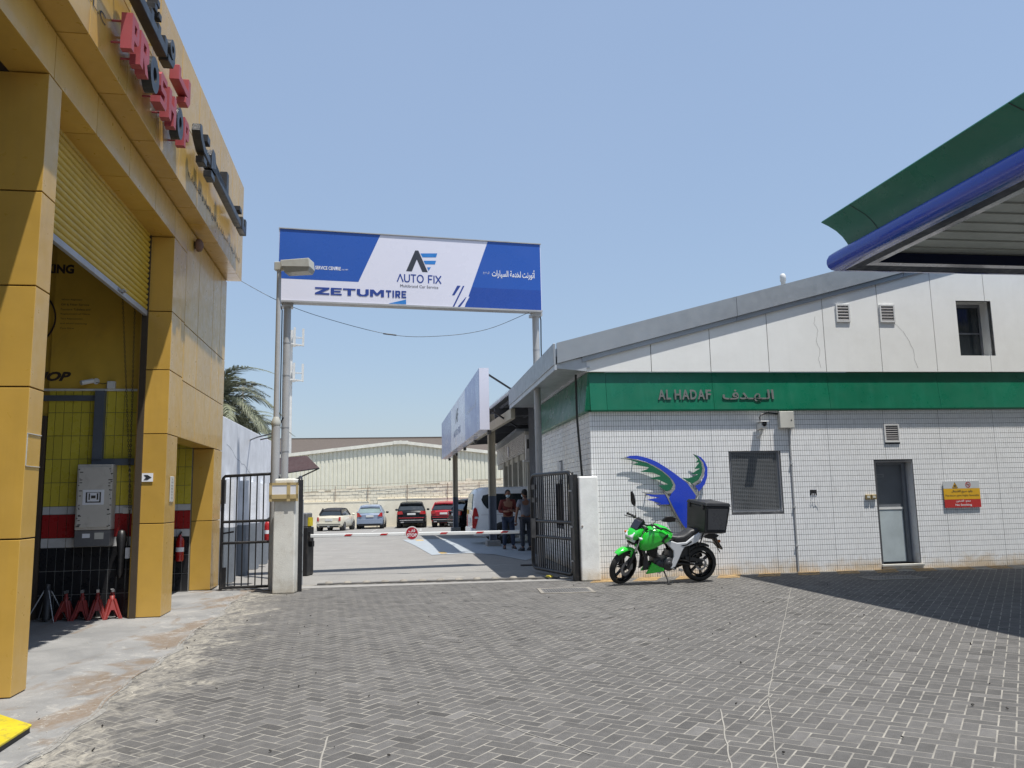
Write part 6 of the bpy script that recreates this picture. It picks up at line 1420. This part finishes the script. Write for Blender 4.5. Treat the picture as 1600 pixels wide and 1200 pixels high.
# =================================================================== PEOPLE
def skin_obj(name, m, parent, V, E_, Rad, root=0, lev=2):
    me = bpy.data.meshes.new(name); me.from_pydata(V, E_, []); o = mesh_obj(name, me, parent); me.materials.append(m)
    sk_ = o.modifiers.new('skin', 'SKIN'); sk_.use_smooth_shade = True
    lay = me.skin_vertices[0].data
    for i, r in enumerate(Rad): lay[i].radius = (r, r) if not isinstance(r, tuple) else r
    for i in range(len(V)): lay[i].use_root = (i == root)
    ss_ = o.modifiers.new('smooth', 'SUBSURF'); ss_.levels = lev; ss_.render_levels = lev
    return o
def person(label, loc, rz, S, skin='skin'):
    t = thing('person', label, 'person', loc, rz)
    J = S['J']
    names = ['pelvis', 'waist', 'chest', 'neck', 'head_base', 'shl', 'ell', 'wrl', 'hal', 'shr', 'elr', 'wrr', 'har', 'hpl', 'knl', 'anl', 'tol', 'hpr', 'knr', 'anr', 'tor']
    V = [J[n] for n in names]; ix = {n: i for i, n in enumerate(names)}
    E_ = [(ix[a], ix[b]) for a, b in (('pelvis', 'waist'), ('waist', 'chest'), ('chest', 'neck'), ('neck', 'head_base'), ('chest', 'shl'), ('shl', 'ell'), ('ell', 'wrl'), ('wrl', 'hal'), ('chest', 'shr'), ('shr', 'elr'), ('elr', 'wrr'), ('wrr', 'har'), ('pelvis', 'hpl'), ('hpl', 'knl'), ('knl', 'anl'), ('anl', 'tol'), ('pelvis', 'hpr'), ('hpr', 'knr'), ('knr', 'anr'), ('anr', 'tor'))]
    Rd = dict(pelvis=(.15, .11), waist=(.145, .11), chest=(.16, .115), neck=.058, head_base=.06, shl=.062, ell=.043, wrl=.03, hal=.035, shr=.062, elr=.043, wrr=.03, har=.035, hpl=.085, knl=.055, anl=.04, tol=.035, hpr=.085, knr=.055, anr=.04, tor=.035)
    skin_obj('body', mat[skin], t, V, E_, [Rd[n] for n in names])
    hx, hy, hz = J['head']
    hd_ = MB(); hd_.ball((hx, hy, hz), (.078, .095, .118), 20, 14); f = S['face']
    hd_.ball((hx + f[0] * .092, hy + f[1] * .092, hz - .02), (.016, .016, .026), 8, 6)
    for s in (-1, 1): hd_.ball((hx - f[1] * s * .08, hy + f[0] * s * .08, hz - .01), (.014, .02, .03), 8, 5)
    hd_.build('head', mat[skin], t)
    hr = MB(); hr.ball((hx - f[0] * .02, hy - f[1] * .02, hz + .03), (.088, .102, .105), 18, 12); hr.build('hair', mat['hair'], t)
    if S.get('mask'):
        m_ = MB(); m_.ball((hx + f[0] * .035, hy + f[1] * .035, hz - .055), (.066, .066, .058), 14, 10); m_.build('face_mask', mat['mask'], t)
    ey = MB()
    for s in (-1, 1): ey.ball((hx + f[0] * .085 - f[1] * s * .03, hy + f[1] * .085 + f[0] * s * .03, hz + .012), .010, 8, 5)
    ey.build('eyes', mat['hair'], t)
    sl_ = S['sleeve']
    def mid(a, b, k): return tuple(J[a][i] + (J[b][i] - J[a][i]) * k for i in range(3))
    tv = [J['pelvis'], J['waist'], J['chest'], mid('chest', 'neck', .62), J['shl'], mid('shl', 'ell', min(sl_, 1)), J['shr'], mid('shr', 'elr', min(sl_, 1))]
    te = [(0, 1), (1, 2), (2, 3), (2, 4), (4, 5), (2, 6), (6, 7)]; tr_ = [(.172, .128), (.165, .128), (.178, .13), .075, .084, .068, .084, .068]
    if sl_ > 1: tv += [mid('ell', 'wrl', sl_ - 1), mid('elr', 'wrr', sl_ - 1)]; te += [(5, 8), (7, 9)]; tr_ += [.046, .046]
    skin_obj('shirt', mat[S['shirt']], t, tv, te, tr_, 0)
    lv = [(J['pelvis'][0], J['pelvis'][1], J['pelvis'][2] + .03), J['hpl'], J['knl'], mid('knl', 'anl', .96), J['hpr'], J['knr'], mid('knr', 'anr', .96)]
    skin_obj('trousers', mat[S['pants']], t, lv, [(0, 1), (1, 2), (2, 3), (0, 4), (4, 5), (5, 6)], [(.165, .125), .105, .078, .062, .105, .078, .062], 0)
    for s, a, b_ in (('l', 'anl', 'tol'), ('r', 'anr', 'tor')):
        A_, B_ = Vector(J[a]), Vector(J[b_]); d = (B_ - A_); d.z = 0; d.normalize(); sh = MB()
        ang = math.atan2(d.y, d.x); c = A_ + d * .06
        sh.loft([[(c.x + math.cos(ang) * u - math.sin(ang) * v, c.y + math.sin(ang) * u + math.cos(ang) * v, z) for v, z in ((-.045 * k, .012), (.045 * k, .012), (.042 * k, h), (-.042 * k, h))] for u, k, h in ((-.12, .6, .08), (-.09, 1, .10), (0, 1, .10), (.08, 1.05, .06), (.15, .7, .04))]); sh.build('shoe', mat['shoe'], t)
        so__ = MB(); so__.loft([[(c.x + math.cos(ang) * u - math.sin(ang) * v, c.y + math.sin(ang) * u + math.cos(ang) * v, z) for v, z in ((-.048 * k, 0), (.048 * k, 0), (.048 * k, .018), (-.048 * k, .018))] for u, k in ((-.125, .6), (-.09, 1), (.08, 1.05), (.155, .7))]); so__.build('sole', mat['sole' if S.get('sole') else 'shoe'], t)
    # hands: palm and five fingers
    for s, h_, w_ in (('l', 'hal', 'wrl'), ('r', 'har', 'wrr')):
        H_ = Vector(J[h_]); D_ = (H_ - Vector(J[w_])).normalized(); up = Vector((0, 0, 1)) if abs(D_.z) < .8 else Vector(S['face'] + (0,)); X_ = D_.cross(up).normalized(); fm_ = MB()
        for k, ln in enumerate((.062, .075, .08, .072)):
            o_ = H_ + X_ * (.027 - .018 * k) + D_ * .02; fm_.tube([o_, o_ + D_ * ln * .55, o_ + D_ * ln * .9 - up.normalized() * ln * .35], [.0095, .009, .007], 6)
        fm_.tube([H_ + X_ * .03, H_ + X_ * .055 + D_ * .03, H_ + X_ * .05 + D_ * .06], [.011, .010, .008], 6); fm_.build('fingers', mat[skin], t)
    return t
# man in red, facing the camera, hands together in front (face dir = -y)
J1 = dict(pelvis=(0, 0, .95), waist=(0, 0, 1.10), chest=(.0, -.01, 1.33), neck=(0, 0, 1.49), head_base=(0, -.01, 1.56), head=(.0, -.025, 1.665), shl=(.19, 0, 1.43), ell=(.27, -.03, 1.14), wrl=(.10, -.24, 1.17), hal=(.03, -.28, 1.19),
    shr=(-.19, 0, 1.43), elr=(-.26, -.03, 1.14), wrr=(-.08, -.26, 1.14), har=(0, -.29, 1.15), hpl=(.10, 0, .90), knl=(.13, -.02, .50), anl=(.15, .02, .09), tol=(.19, -.13, .03), hpr=(-.10, 0, .90), knr=(-.11, -.02, .50), anr=(-.12, .02, .09), tor=(-.15, -.13, .03))
person('man in dark red shirt, jeans and face mask standing in the carport shade', (-.20, 24.9, .004), R(8), dict(J=J1, face=(0, -1), mask=True, shirt='shirt_red', pants='jeans', sleeve=1.7, sole=True))
# man in grey, back turned, facing away and left
J2 = dict(pelvis=(0, 0, .95), waist=(0, 0, 1.10), chest=(.0, .01, 1.33), neck=(0, .02, 1.49), head_base=(-.005, .03, 1.56), head=(-.02, .05, 1.665), shl=(-.20, 0, 1.43), ell=(-.27, .03, 1.14), wrl=(-.29, .08, .89), hal=(-.285, .10, .81),
    shr=(.20, 0, 1.43), elr=(.25, .05, 1.15), wrr=(.16, .26, 1.10), har=(.12, .33, 1.12), hpl=(-.10, 0, .90), knl=(-.11, .02, .50), anl=(-.12, -.02, .09), tol=(-.15, .13, .03), hpr=(.10, 0, .90), knr=(.12, .03, .50), anr=(.13, 0, .09), tor=(.13, .15, .03))
person('man in grey polo shirt and dark trousers seen from behind beside the gate', (.33, 24.2, .004), R(22), dict(J=J2, face=(-.25, .97), mask=True, shirt='shirt_grey', pants='trousers', sleeve=.62))

# =================================================================== MOTORCYCLE
BS = 1.06
mc_loc = (3.29, 14.92, .006); mc_rot = (R(-8), 0, R(-167.5))
mc = thing('motorcycle', 'bright green and silver motorcycle leaning on its stand before the tiled wall', 'motorcycle', mc_loc, rot=mc_rot); mc.scale = (BS, BS, BS)
RK = R(26); HEAD = Vector((1.08, 0, .86)); SA = Vector((-math.sin(RK), 0, math.cos(RK))); SM = Matrix.Rotation(R(27), 3, SA)
def steer(b): b.v = [tuple(HEAD + SM @ (Vector(p) - HEAD)) for p in b.v]; return b
FH = Vector((1.36, 0, .295)); RH = Vector((0, 0, .305))
def mwheel(name, c, r, tw, st_):
    t = MB(); prof = []
    for k in range(13): a = -1.9 + 3.8 * k / 12; prof.append((r - tw * .5 + tw * .5 * math.cos(a), tw * .52 * math.sin(a)))
    t.lathe(prof, c, 'y', 48); 
    if st_: steer(t)
    o = t.build(name, mat['tyre'], mc)
    h = MB(); ri = r - tw * .86; h.lathe([(ri, -tw * .42), (ri + .012, -tw * .40), (ri - .018, -tw * .2), (ri - .018, tw * .2), (ri + .012, tw * .40), (ri, tw * .42)], c, 'y', 48)
    for k in range(6):
        a = k * math.pi / 3 + .3; d = Vector((math.cos(a), 0, math.sin(a))); n = Vector((-d.z, 0, d.x))
        h.bar(Vector(c) + d * .03 + n * .012, Vector(c) + d * (ri - .01) + n * .025, .018, .026, up=(0, 1, 0)); h.bar(Vector(c) + d * .03 - n * .012, Vector(c) + d * (ri - .01) - n * .004, .014, .026, up=(0, 1, 0))
    h.lathe([(.008, -.06), (.042, -.055), (.045, .055), (.008, .06)], c, 'y', 20)
    if st_: steer(h)
    h.build('rim', mat['bike_black'], o)
    dd = MB(); dd.lathe([(.07, .068), (.125 if st_ else .10, .068), (.125 if st_ else .10, .073), (.07, .073), (.07, .068)], c, 'y', 36, False)
    if st_: steer(dd)
    dd.build('brake_disc', mat['steel'], o); return o
mwheel('front_wheel', FH, .295, .095, True); mwheel('rear_wheel', RH, .305, .125, False)
for s in (-1, 1):
    f = MB(); f.tube([FH + Vector((0, s * .095, 0)), FH + Vector((-.13, s * .095, .28))], .030, 12); steer(f).build('fork_leg', mat['bike_black'], mc)
    f = MB(); f.tube([FH + Vector((-.12, s * .095, .26)), FH + Vector((-.305, s * .095, .66))], .020, 12); steer(f).build('fork_tube', mat['chrome'], mc)
f = MB(); f.bar((1.10, -.13, .80), (1.10, .13, .80), .07, .04); f.bar((1.04, -.12, .95), (1.04, .12, .95), .07, .03); steer(f).build('fork_clamp', mat['engine'], mc)
f = MB(); f.cbox((1.30, .10, .33), (.08, .03, .10)); steer(f).build('brake_caliper', mat['steel'], mc)
# front fender
def arc_strip(c, r, a0, a1, hw, thick=.006, n=14, drop=.0):
    rings = []
    for k in range(n + 1):
        a = R(a0 + (a1 - a0) * k / n); taper = 1 - .35 * abs(2 * k / n - 1) ** 3; w_ = hw * taper; ca, sa = math.cos(a), math.sin(a)
        P_ = []
        for v, dr in ((-w_, -.035), (-w_ * .75, -.006), (0, 0), (w_ * .75, -.006), (w_, -.035), (w_ * .97, -.042), (w_ * .72, -.014), (0, -.008), (-w_ * .72, -.014), (-w_ * .97, -.042)): P_.append((c[0] + (r + dr) * ca, v, c[2] + (r + dr) * sa))
        rings.append(P_)
    return MB().loft(rings, True, True)
steer(arc_strip(FH, .352, 52, 140, .075)).build('front_fender', mat['bike_green'], mc, fix=True)
for s in (-1, 1):
    f = MB(); f.prism([(1.30, .60), (1.20, .56), (1.245, .42), (1.30, .33), (1.335, .35), (1.30, .45), (1.33, .58)], lambda a, c, d: (a, s * d, c), .078, .092); steer(f).build('fender_stay', mat['bike_green'], mc, fix=True, bev=.004)
# tank and shrouds
def body_loft(st_, n=18, p=2.6):
    rings = []
    for x, zt, zb, hw, *sk in st_:
        zc, hh = (zt + zb) / 2, (zt - zb) / 2; r_ = []
        for k in range(n):
            a = 2 * math.pi * k / n; c_, s_ = math.cos(a), math.sin(a); r_.append((x, hw * math.copysign(abs(c_) ** (2 / p), c_), zc + hh * math.copysign(abs(s_) ** (2 / p), s_)))
        rings.append(r_)
    return MB().loft(rings, True, True)
body_loft([(1.06, .84, .74, .05), (1.02, .90, .70, .10), (.94, .965, .68, .135), (.84, 1.0, .68, .15), (.74, .99, .69, .15), (.64, .955, .70, .135), (.56, .90, .72, .11), (.52, .85, .75, .085), (.50, .81, .77, .05)]).build('fuel_tank', mat['bike_green'], mc, fix=True)
for s in (-1, 1):
    sh = [(1.13, .70), (1.06, .86), (.98, .92), (.86, .95), (.74, .93), (.62, .86), (.55, .80), (.62, .72), (.76, .665), (.90, .60), (1.04, .575), (1.12, .60)]
    c0 = (.86, .77); rings = []
    for sc__, y in ((1.0, .125), (.97, .165), (.88, .195), (.62, .215), (.3, .222)): rings.append([(c0[0] + (a - c0[0]) * sc__, s * y, c0[1] + (b_ - c0[1]) * sc__) for a, b_ in sh])
    MB().loft(rings, True, True).build('tank_shroud', mat['bike_green'], mc, fix=True)
    b = MB(); b.prism([(.66, .86), (.74, .80), (.78, .73), (.72, .70), (.73, .76), (.66, .81)], lambda a, c, d: (a, s * d, c), .2, .2265); b.build('tank_graphic', mat['bike_black'], mc, fix=True)
    b = MB(); b.prism([(1.02, .90), (.80, .965), (.68, .94), (.56, .875), (.58, .862), (.70, .92), (.82, .94), (1.02, .875)], lambda a, c, d: (a, s * d, c), .135, .172); b.build('tank_edge', mat['bike_black'], mc, fix=True)
    # silver side panel and frame spar
    b = MB(); rings = []
    sp_ = [(.67, .705), (.56, .722), (.46, .69), (.30, .70), (.16, .80), (.06, .855), (.03, .83), (.09, .70), (.24, .64), (.33, .62), (.38, .54), (.44, .40), (.50, .29), (.585, .265), (.56, .36), (.525, .46), (.53, .56), (.60, .63)]
    b.prism(sp_, lambda a, c, d: (a, s * d, c), .105, .150); b.build('side_panel', mat['bike_white'], mc, fix=True, bev=.012, seg=2)
    b = MB(); b.prism([(.40, .655), (.30, .665), (.22, .72), (.20, .70), (.29, .645), (.36, .635)], lambda a, c, d: (a, s * d, c), .15, .1535); b.build('panel_graphic', mat['bike_black'], mc, fix=True)
    b = MB(); b.prism([(.50, .72), (.36, .69), (.30, .72), (.36, .77), (.50, .76)], lambda a, c, d: (a, s * d, c), .09, .14); b.build('panel_insert', mat['bike_plastic'], mc, fix=True)
    b = MB(); b.prism([(.06, .86), (-.16, .87), (-.20, .855), (-.06, .80), (.05, .72), (.09, .74)], lambda a, c, d: (a, s * d, c), .075, .115); b.build('tail_panel', mat['bike_white'], mc, fix=True, bev=.008)
    b = MB(); b.prism([(1.01, .19), (.90, .38), (.86, .35), (.70, .275), (.69, .235), (.74, .215)], lambda a, c, d: (a, s * d, c), .10, .145); b.build('belly_pan', mat['bike_green'], mc, fix=True, bev=.008)
    b = MB(); b.prism([(1.05, .24), (1.03, .46), (1.09, .60), (1.04, .61), (.97, .44), (.95, .30)], lambda a, c, d: (a, s * d, c), .08, .11); b.build('radiator_guard', mat['bike_plastic'], mc, fix=True)
    b = MB(); b.tube([(.46, s * .10, .34), (.0, s * .095, .305)], .022, 8); b.build('swingarm', mat['bike_black'], mc)
    b = MB(); b.tube([(.56, s * .13, .27), (.55, s * .24, .27)], .014, 8); b.tube([(.22, s * .13, .34), (.20, s * .24, .36)], .012, 8); b.build('foot_peg', mat['steel'], mc)
    b = MB(); b.tube([(.24, s * .11, .66), (.22, s * .12, .36)], .012, 8); b.tube([(.22, s * .12, .36), (.44, s * .11, .42)], .012, 8); b.build('peg_bracket', mat['bike_black'], mc)
body_loft([(.60, .82, .76, .06), (.54, .815, .73, .11), (.44, .80, .72, .13), (.34, .815, .71, .135), (.27, .86, .72, .135), (.20, .905, .78, .125), (.10, .915, .83, .11), (-.02, .905, .85, .10), (-.08, .89, .86, .08)], 18, 3).build('seat', mat['seat_vinyl'], mc, fix=True)
# engine
e = MB(); e.box(.46, .86, -.11, .11, .24, .44); e.box(.42, .60, -.10, .10, .36, .56); e.lathe([(.01, .145), (.10, .14), (.115, .12), (.115, -.12), (.10, -.14), (.01, -.145)], (.60, 0, .34), 'y', 24); e.lathe([(.01, .14), (.075, .135), (.085, .11), (.085, -.11), (.01, -.14)], (.76, 0, .33), 'y', 24); e.build('engine_block', mat['engine'], mc)
e = MB()
for k in range(9): e.cbox((.80 + .012 * k, 0, .45 + .019 * k), (.17, .20, .006), (0, -.25, 0))
e.cbox((.85, 0, .54), (.12, .15, .18), (0, -.25, 0)); e.build('cylinder_fins', mat['bike_black'], mc)
MB().lathe([(.01, .155), (.05, .153), (.055, .14)], (.60, 0, .34), 'y', 20).build('engine_cover', mat['engine'], mc); MB().lathe([(.01, .152), (.03, .15)], (.76, 0, .33), 'y', 16).build('oil_cap', mat['engine'], mc); MB().tube([(.72, .12, .50), (.70, .135, .56)], .018, 8).build('hose', mat['bike_black'], mc)
e = MB(); e.tube([(.93, 0, .50), (1.0, -.03, .44), (.99, -.06, .30), (.88, -.10, .22), (.60, -.13, .20), (.40, -.15, .22)], .020, 10); e.tube([(.40, -.15, .22), (.10, -.17, .34), (-.12, -.18, .42)], [.035, .05, .045], 14); e.build('exhaust', mat['bike_black'], mc)
e = MB(); e.tube([(.42, .12, .24), (.36, .13, .225)], .022, 10); e.build('pedal_end', mat['chrome'], mc)
fr2 = MB()
for s in (-1, 1): fr2.tube([(1.03, 0, .80), (.95, s * .06, .62), (.98, s * .07, .40), (.80, s * .08, .24)], .017, 8); fr2.tube([(1.03, 0, .86), (.60, s * .08, .70), (.20, s * .09, .78), (-.12, s * .07, .84)], .016, 8); fr2.tube([(.60, s * .08, .70), (.46, s * .10, .34), (.52, s * .1, .24)], .02, 8); fr2.tube([(.46, s * .09, .50), (.10, s * .09, .76)], .014, 8)
fr2.tube([(1.12, 0, .72), (1.02, 0, .96)], .032, 10); fr2.build('frame', mat['bike_black'], mc)
ms_ = MB(); ms_.tube([(.30, 0, .66), (.36, 0, .40)], .02, 8)
for k in range(8): ms_.lathe([(.030, -.004), (.036, 0), (.030, .004)], (.305 + .0065 * k, 0, .64 - .028 * k), n=14)
ms_.build('rear_shock', mat['bike_black'], mc)
bt = MB(); bt.box(.22, .52, -.08, .08, .42, .68); bt.build('battery_cover', mat['bike_plastic'], mc, bev=.01)
arc_strip(RH, .352, 10, 118, .085).build('rear_fender', mat['bike_plastic'], mc, fix=True)
MB().prism([(.30, .40), (.02, .34), (-.03, .37), (.05, .40), (.30, .46)], lambda a, c, d: (a, d, c), .085, .115).build('chain_guard', mat['bike_plastic'], mc, fix=True)
b = MB(); b.prism([(-.02, .83), (-.28, .80), (-.34, .78), (-.30, .74), (-.16, .72), (-.08, .74)], XZ(0), -.05, .05); b.bar((-.24, 0, .76), (-.36, 0, .56), .05, .04); b.build('tail_bracket', mat['bike_plastic'], mc, fix=True)
b = MB(); b.prism([(-.27, .74), (-.385, .56), (-.37, .54), (-.25, .72)], XZ(0), -.10, .10); b.build('number_plate', mat['bike_plastic'], mc, fix=True)
for s in (-1, 1): b = MB(); b.tube([(-.28, 0, .70), (-.29, s * .13, .70)], .008, 6); b.ball((-.29, s * .15, .70), (.02, .04, .025), 10, 6); b.build('indicator', mat['amber'], mc)
b = MB(); b.ball((-.20, 0, .83), (.04, .07, .025), 12, 6); b.build('tail_light', mat['tail_red'], mc)
b = MB(); b.tube([(-.02, .10, .70), (-.18, .12, .68), (-.27, .11, .60), (-.33, .09, .50)], .008, 6); b.tube([(.06, .09, .84), (.10, .10, .60)], .016, 6); b.build('saree_guard', mat['bike_black'], mc)
b = MB()
for s in (-1, 1): b.tube([(.12, s * .13, .80), (-.02, s * .15, .905), (-.42, s * .15, .905)], .011, 8); b.tube([(-.02, s * .15, .905), (.06, s * .13, .62)], .012, 8)
for x in (-.06, -.22, -.40): b.tube([(x, -.15, .905), (x, .15, .905)], .010, 6)
b.build('luggage_rack', mat['bike_black'], mc)
# headlight, visor, instruments (steered)
def sloft(st_, p=2.4): 
    b = body_loft(st_, 18, p); steer(b); return b
sloft([(1.08, .98, .80, .09), (1.16, .985, .77, .125), (1.24, .955, .75, .125), (1.30, .90, .76, .10), (1.335, .85, .78, .06)]).build('headlight_cowl', mat['bike_green'], mc, fix=True)
b = MB(); b.prism([(1.27, .92), (1.345, .84), (1.32, .755), (1.25, .72), (1.22, .78), (1.235, .86)], XZ(0), -.088, .088); steer(b).build('headlamp', mat['lamp_clear'], mc, fix=True, bev=.02, seg=2)
b = MB(); b.prism([(1.20, .745), (1.29, .72), (1.27, .69), (1.16, .70), (1.12, .75)], XZ(0), -.07, .07); steer(b).build('cowl_chin', mat['bike_plastic'], mc, fix=True)
b = MB(); b.add([(1.25, -.075, .955), (1.25, .075, .955), (1.155, .085, 1.075), (1.155, -.085, 1.075), (1.09, -.07, 1.09), (1.09, .07, 1.09), (1.10, .09, .97), (1.10, -.09, .97)], [(0, 1, 2, 3), (3, 2, 5, 4), (4, 5, 6, 7), (1, 6, 5, 2), (0, 3, 4, 7), (0, 7, 6, 1)]); steer(b).build('fly_screen', mat['smoked'], mc, fix=True, bev=.01)
b = MB(); b.cbox((1.08, 0, 1.06), (.05, .15, .09), (0, .5, 0)); steer(b).build('instrument', mat['bike_black'], mc, bev=.01)
for s in (-1, 1): b = MB(); b.tube([(1.20, s * .08, .83), (1.21, s * .15, .83)], .008, 6); b.ball((1.215, s * .175, .83), (.03, .035, .022), 10, 6); steer(b).build('indicator', mat['amber'] if s < 0 else mat['lamp_clear'], mc)
b = MB(); b.tube([(1.0, -.37, 1.045), (1.0, -.22, 1.055), (1.03, -.10, 1.01), (1.035, 0, 1.0), (1.03, .10, 1.01), (1.0, .22, 1.055), (1.0, .37, 1.045)], .013, 10); steer(b).build('handlebar', mat['bike_black'], mc)
for s in (-1, 1):
    b = MB(); b.tube([(1.0, s * .25, 1.052), (1.0, s * .38, 1.045)], .019, 12); b.tube([(1.0, s * .38, 1.045), (1.0, s * .40, 1.044)], .022, 12); steer(b).build('grip', mat['bike_plastic'], mc)
    b = MB(); b.tube([(1.04, s * .20, 1.05), (1.08, s * .26, 1.045), (1.085, s * .39, 1.03)], .007, 6); b.ball((1.03, s * .21, 1.055), (.03, .03, .03), 8, 6); steer(b).build('lever', mat['engine'], mc)
b = MB(); b.tube([(1.0, .20, 1.06), (.985, .235, 1.13), (.90, .285, 1.155)], .006, 6); b.loft([[(.97 + u * .3, .27 + u + dx * .0, 1.185 + z + u * .1) for z in (0, 0)] for u in (0, .1)]) if False else None
b.prism([(.90, 1.13), (.84, 1.21), (.76, 1.225), (.70, 1.20), (.70, 1.135), (.80, 1.12)], lambda a, c, d: (a, d + (.9 - a) * .55, c), .27, .30); steer(b).build('mirror', mat['bike_black'], mc, fix=True, bev=.006)
b = MB(); b.tube([(1.0, -.20, 1.06), (1.02, -.23, 1.20), (1.03, -.25, 1.24)], .006, 6); b.prism([(-.22, 1.24), (-.29, 1.25), (-.33, 1.33), (-.35, 1.45), (-.33, 1.47), (-.27, 1.42), (-.23, 1.33)], lambda a, c, d: (d, a, c), 1.02, 1.045); steer(b).build('mirror', mat['bike_black'], mc, fix=True, bev=.006)
b = MB(); b.tube([(1.02, .10, 1.0), (1.12, .12, .92), (1.10, .08, .80)], .006, 5); b.tube([(1.02, -.1, 1.0), (1.14, -.08, .94), (1.12, -.05, .70)], .006, 5); steer(b).build('control_cable', mat['bike_plastic'], mc)
b = MB(); b.tube([(.68, .08, .23), (.66, .16, .14), (.65, .25, .04)], [.014, .012, .012], 8); b.cbox((.65, .255, .038), (.07, .04, .012)); b.build('side_stand', mat['bike_black'], mc)
b = MB(); b.tube([(.70, .12, .25), (.78, .15, .20), (.82, .17, .22)], .008, 6); b.build('gear_lever', mat['steel'], mc)
text('lettering', 'RTR 160', mat['bike_white'], mc, -.01, .1, 0, .02, 0) if False else None
# delivery box on the rack
bx = thing('delivery_box', 'large black delivery box carried on the rear rack of the motorcycle', 'delivery box'); bx.scale = (BS, BS, BS)
_m = Euler(mc_rot).to_matrix(); _c = Vector(mc_loc) + _m @ (Vector((-.12, 0, .85)) * BS); _r2 = (R(-8), R(-2), mc_rot[2] + R(13)); _m2 = Euler(_r2).to_matrix()
bx.location = _c - _m2 @ (Vector((-.24, 0, .925)) * BS); bx.rotation_euler = _r2
b = MB(); b.add([(-.02, -.245, .925), (-.47, -.245, .925), (-.47, .245, .925), (-.02, .245, .925), (.0, -.26, 1.37), (-.51, -.26, 1.37), (-.51, .26, 1.37), (.0, .26, 1.37)], [(0, 3, 2, 1), (4, 5, 6, 7), (0, 1, 5, 4), (1, 2, 6, 5), (2, 3, 7, 6), (3, 0, 4, 7)]); b.build('body', mat['box_black'], bx, fix=True, bev=.018, seg=2)
b = MB(); b.add([(.012, -.27, 1.372), (-.522, -.27, 1.372), (-.522, .27, 1.372), (.012, .27, 1.372), (-.01, -.25, 1.43), (-.50, -.25, 1.43), (-.50, .25, 1.43), (-.01, .25, 1.43)], [(0, 3, 2, 1), (4, 5, 6, 7), (0, 1, 5, 4), (1, 2, 6, 5), (2, 3, 7, 6), (3, 0, 4, 7)]); b.build('lid', mat['box_black'], bx, fix=True, bev=.014, seg=2)
b = MB(); b.prism([(-.07, .985), (-.43, .985), (-.455, 1.33), (-.045, 1.33)], lambda a, c, d: (a, d + (c - .925) * .034, c), .2445, .254); b.build('side_panel', mat['box_panel'], bx, fix=True)
for s in (-.18, .18): MB().box(.012, .022, s - .02, s + .02, 1.30, 1.40).build('latch', mat['engine'], bx)
MB().box(-.44, -.06, -.2, .2, .912, .926).build('base_plate', mat['steel'], bx)
bpy.data.objects.remove(_fo)
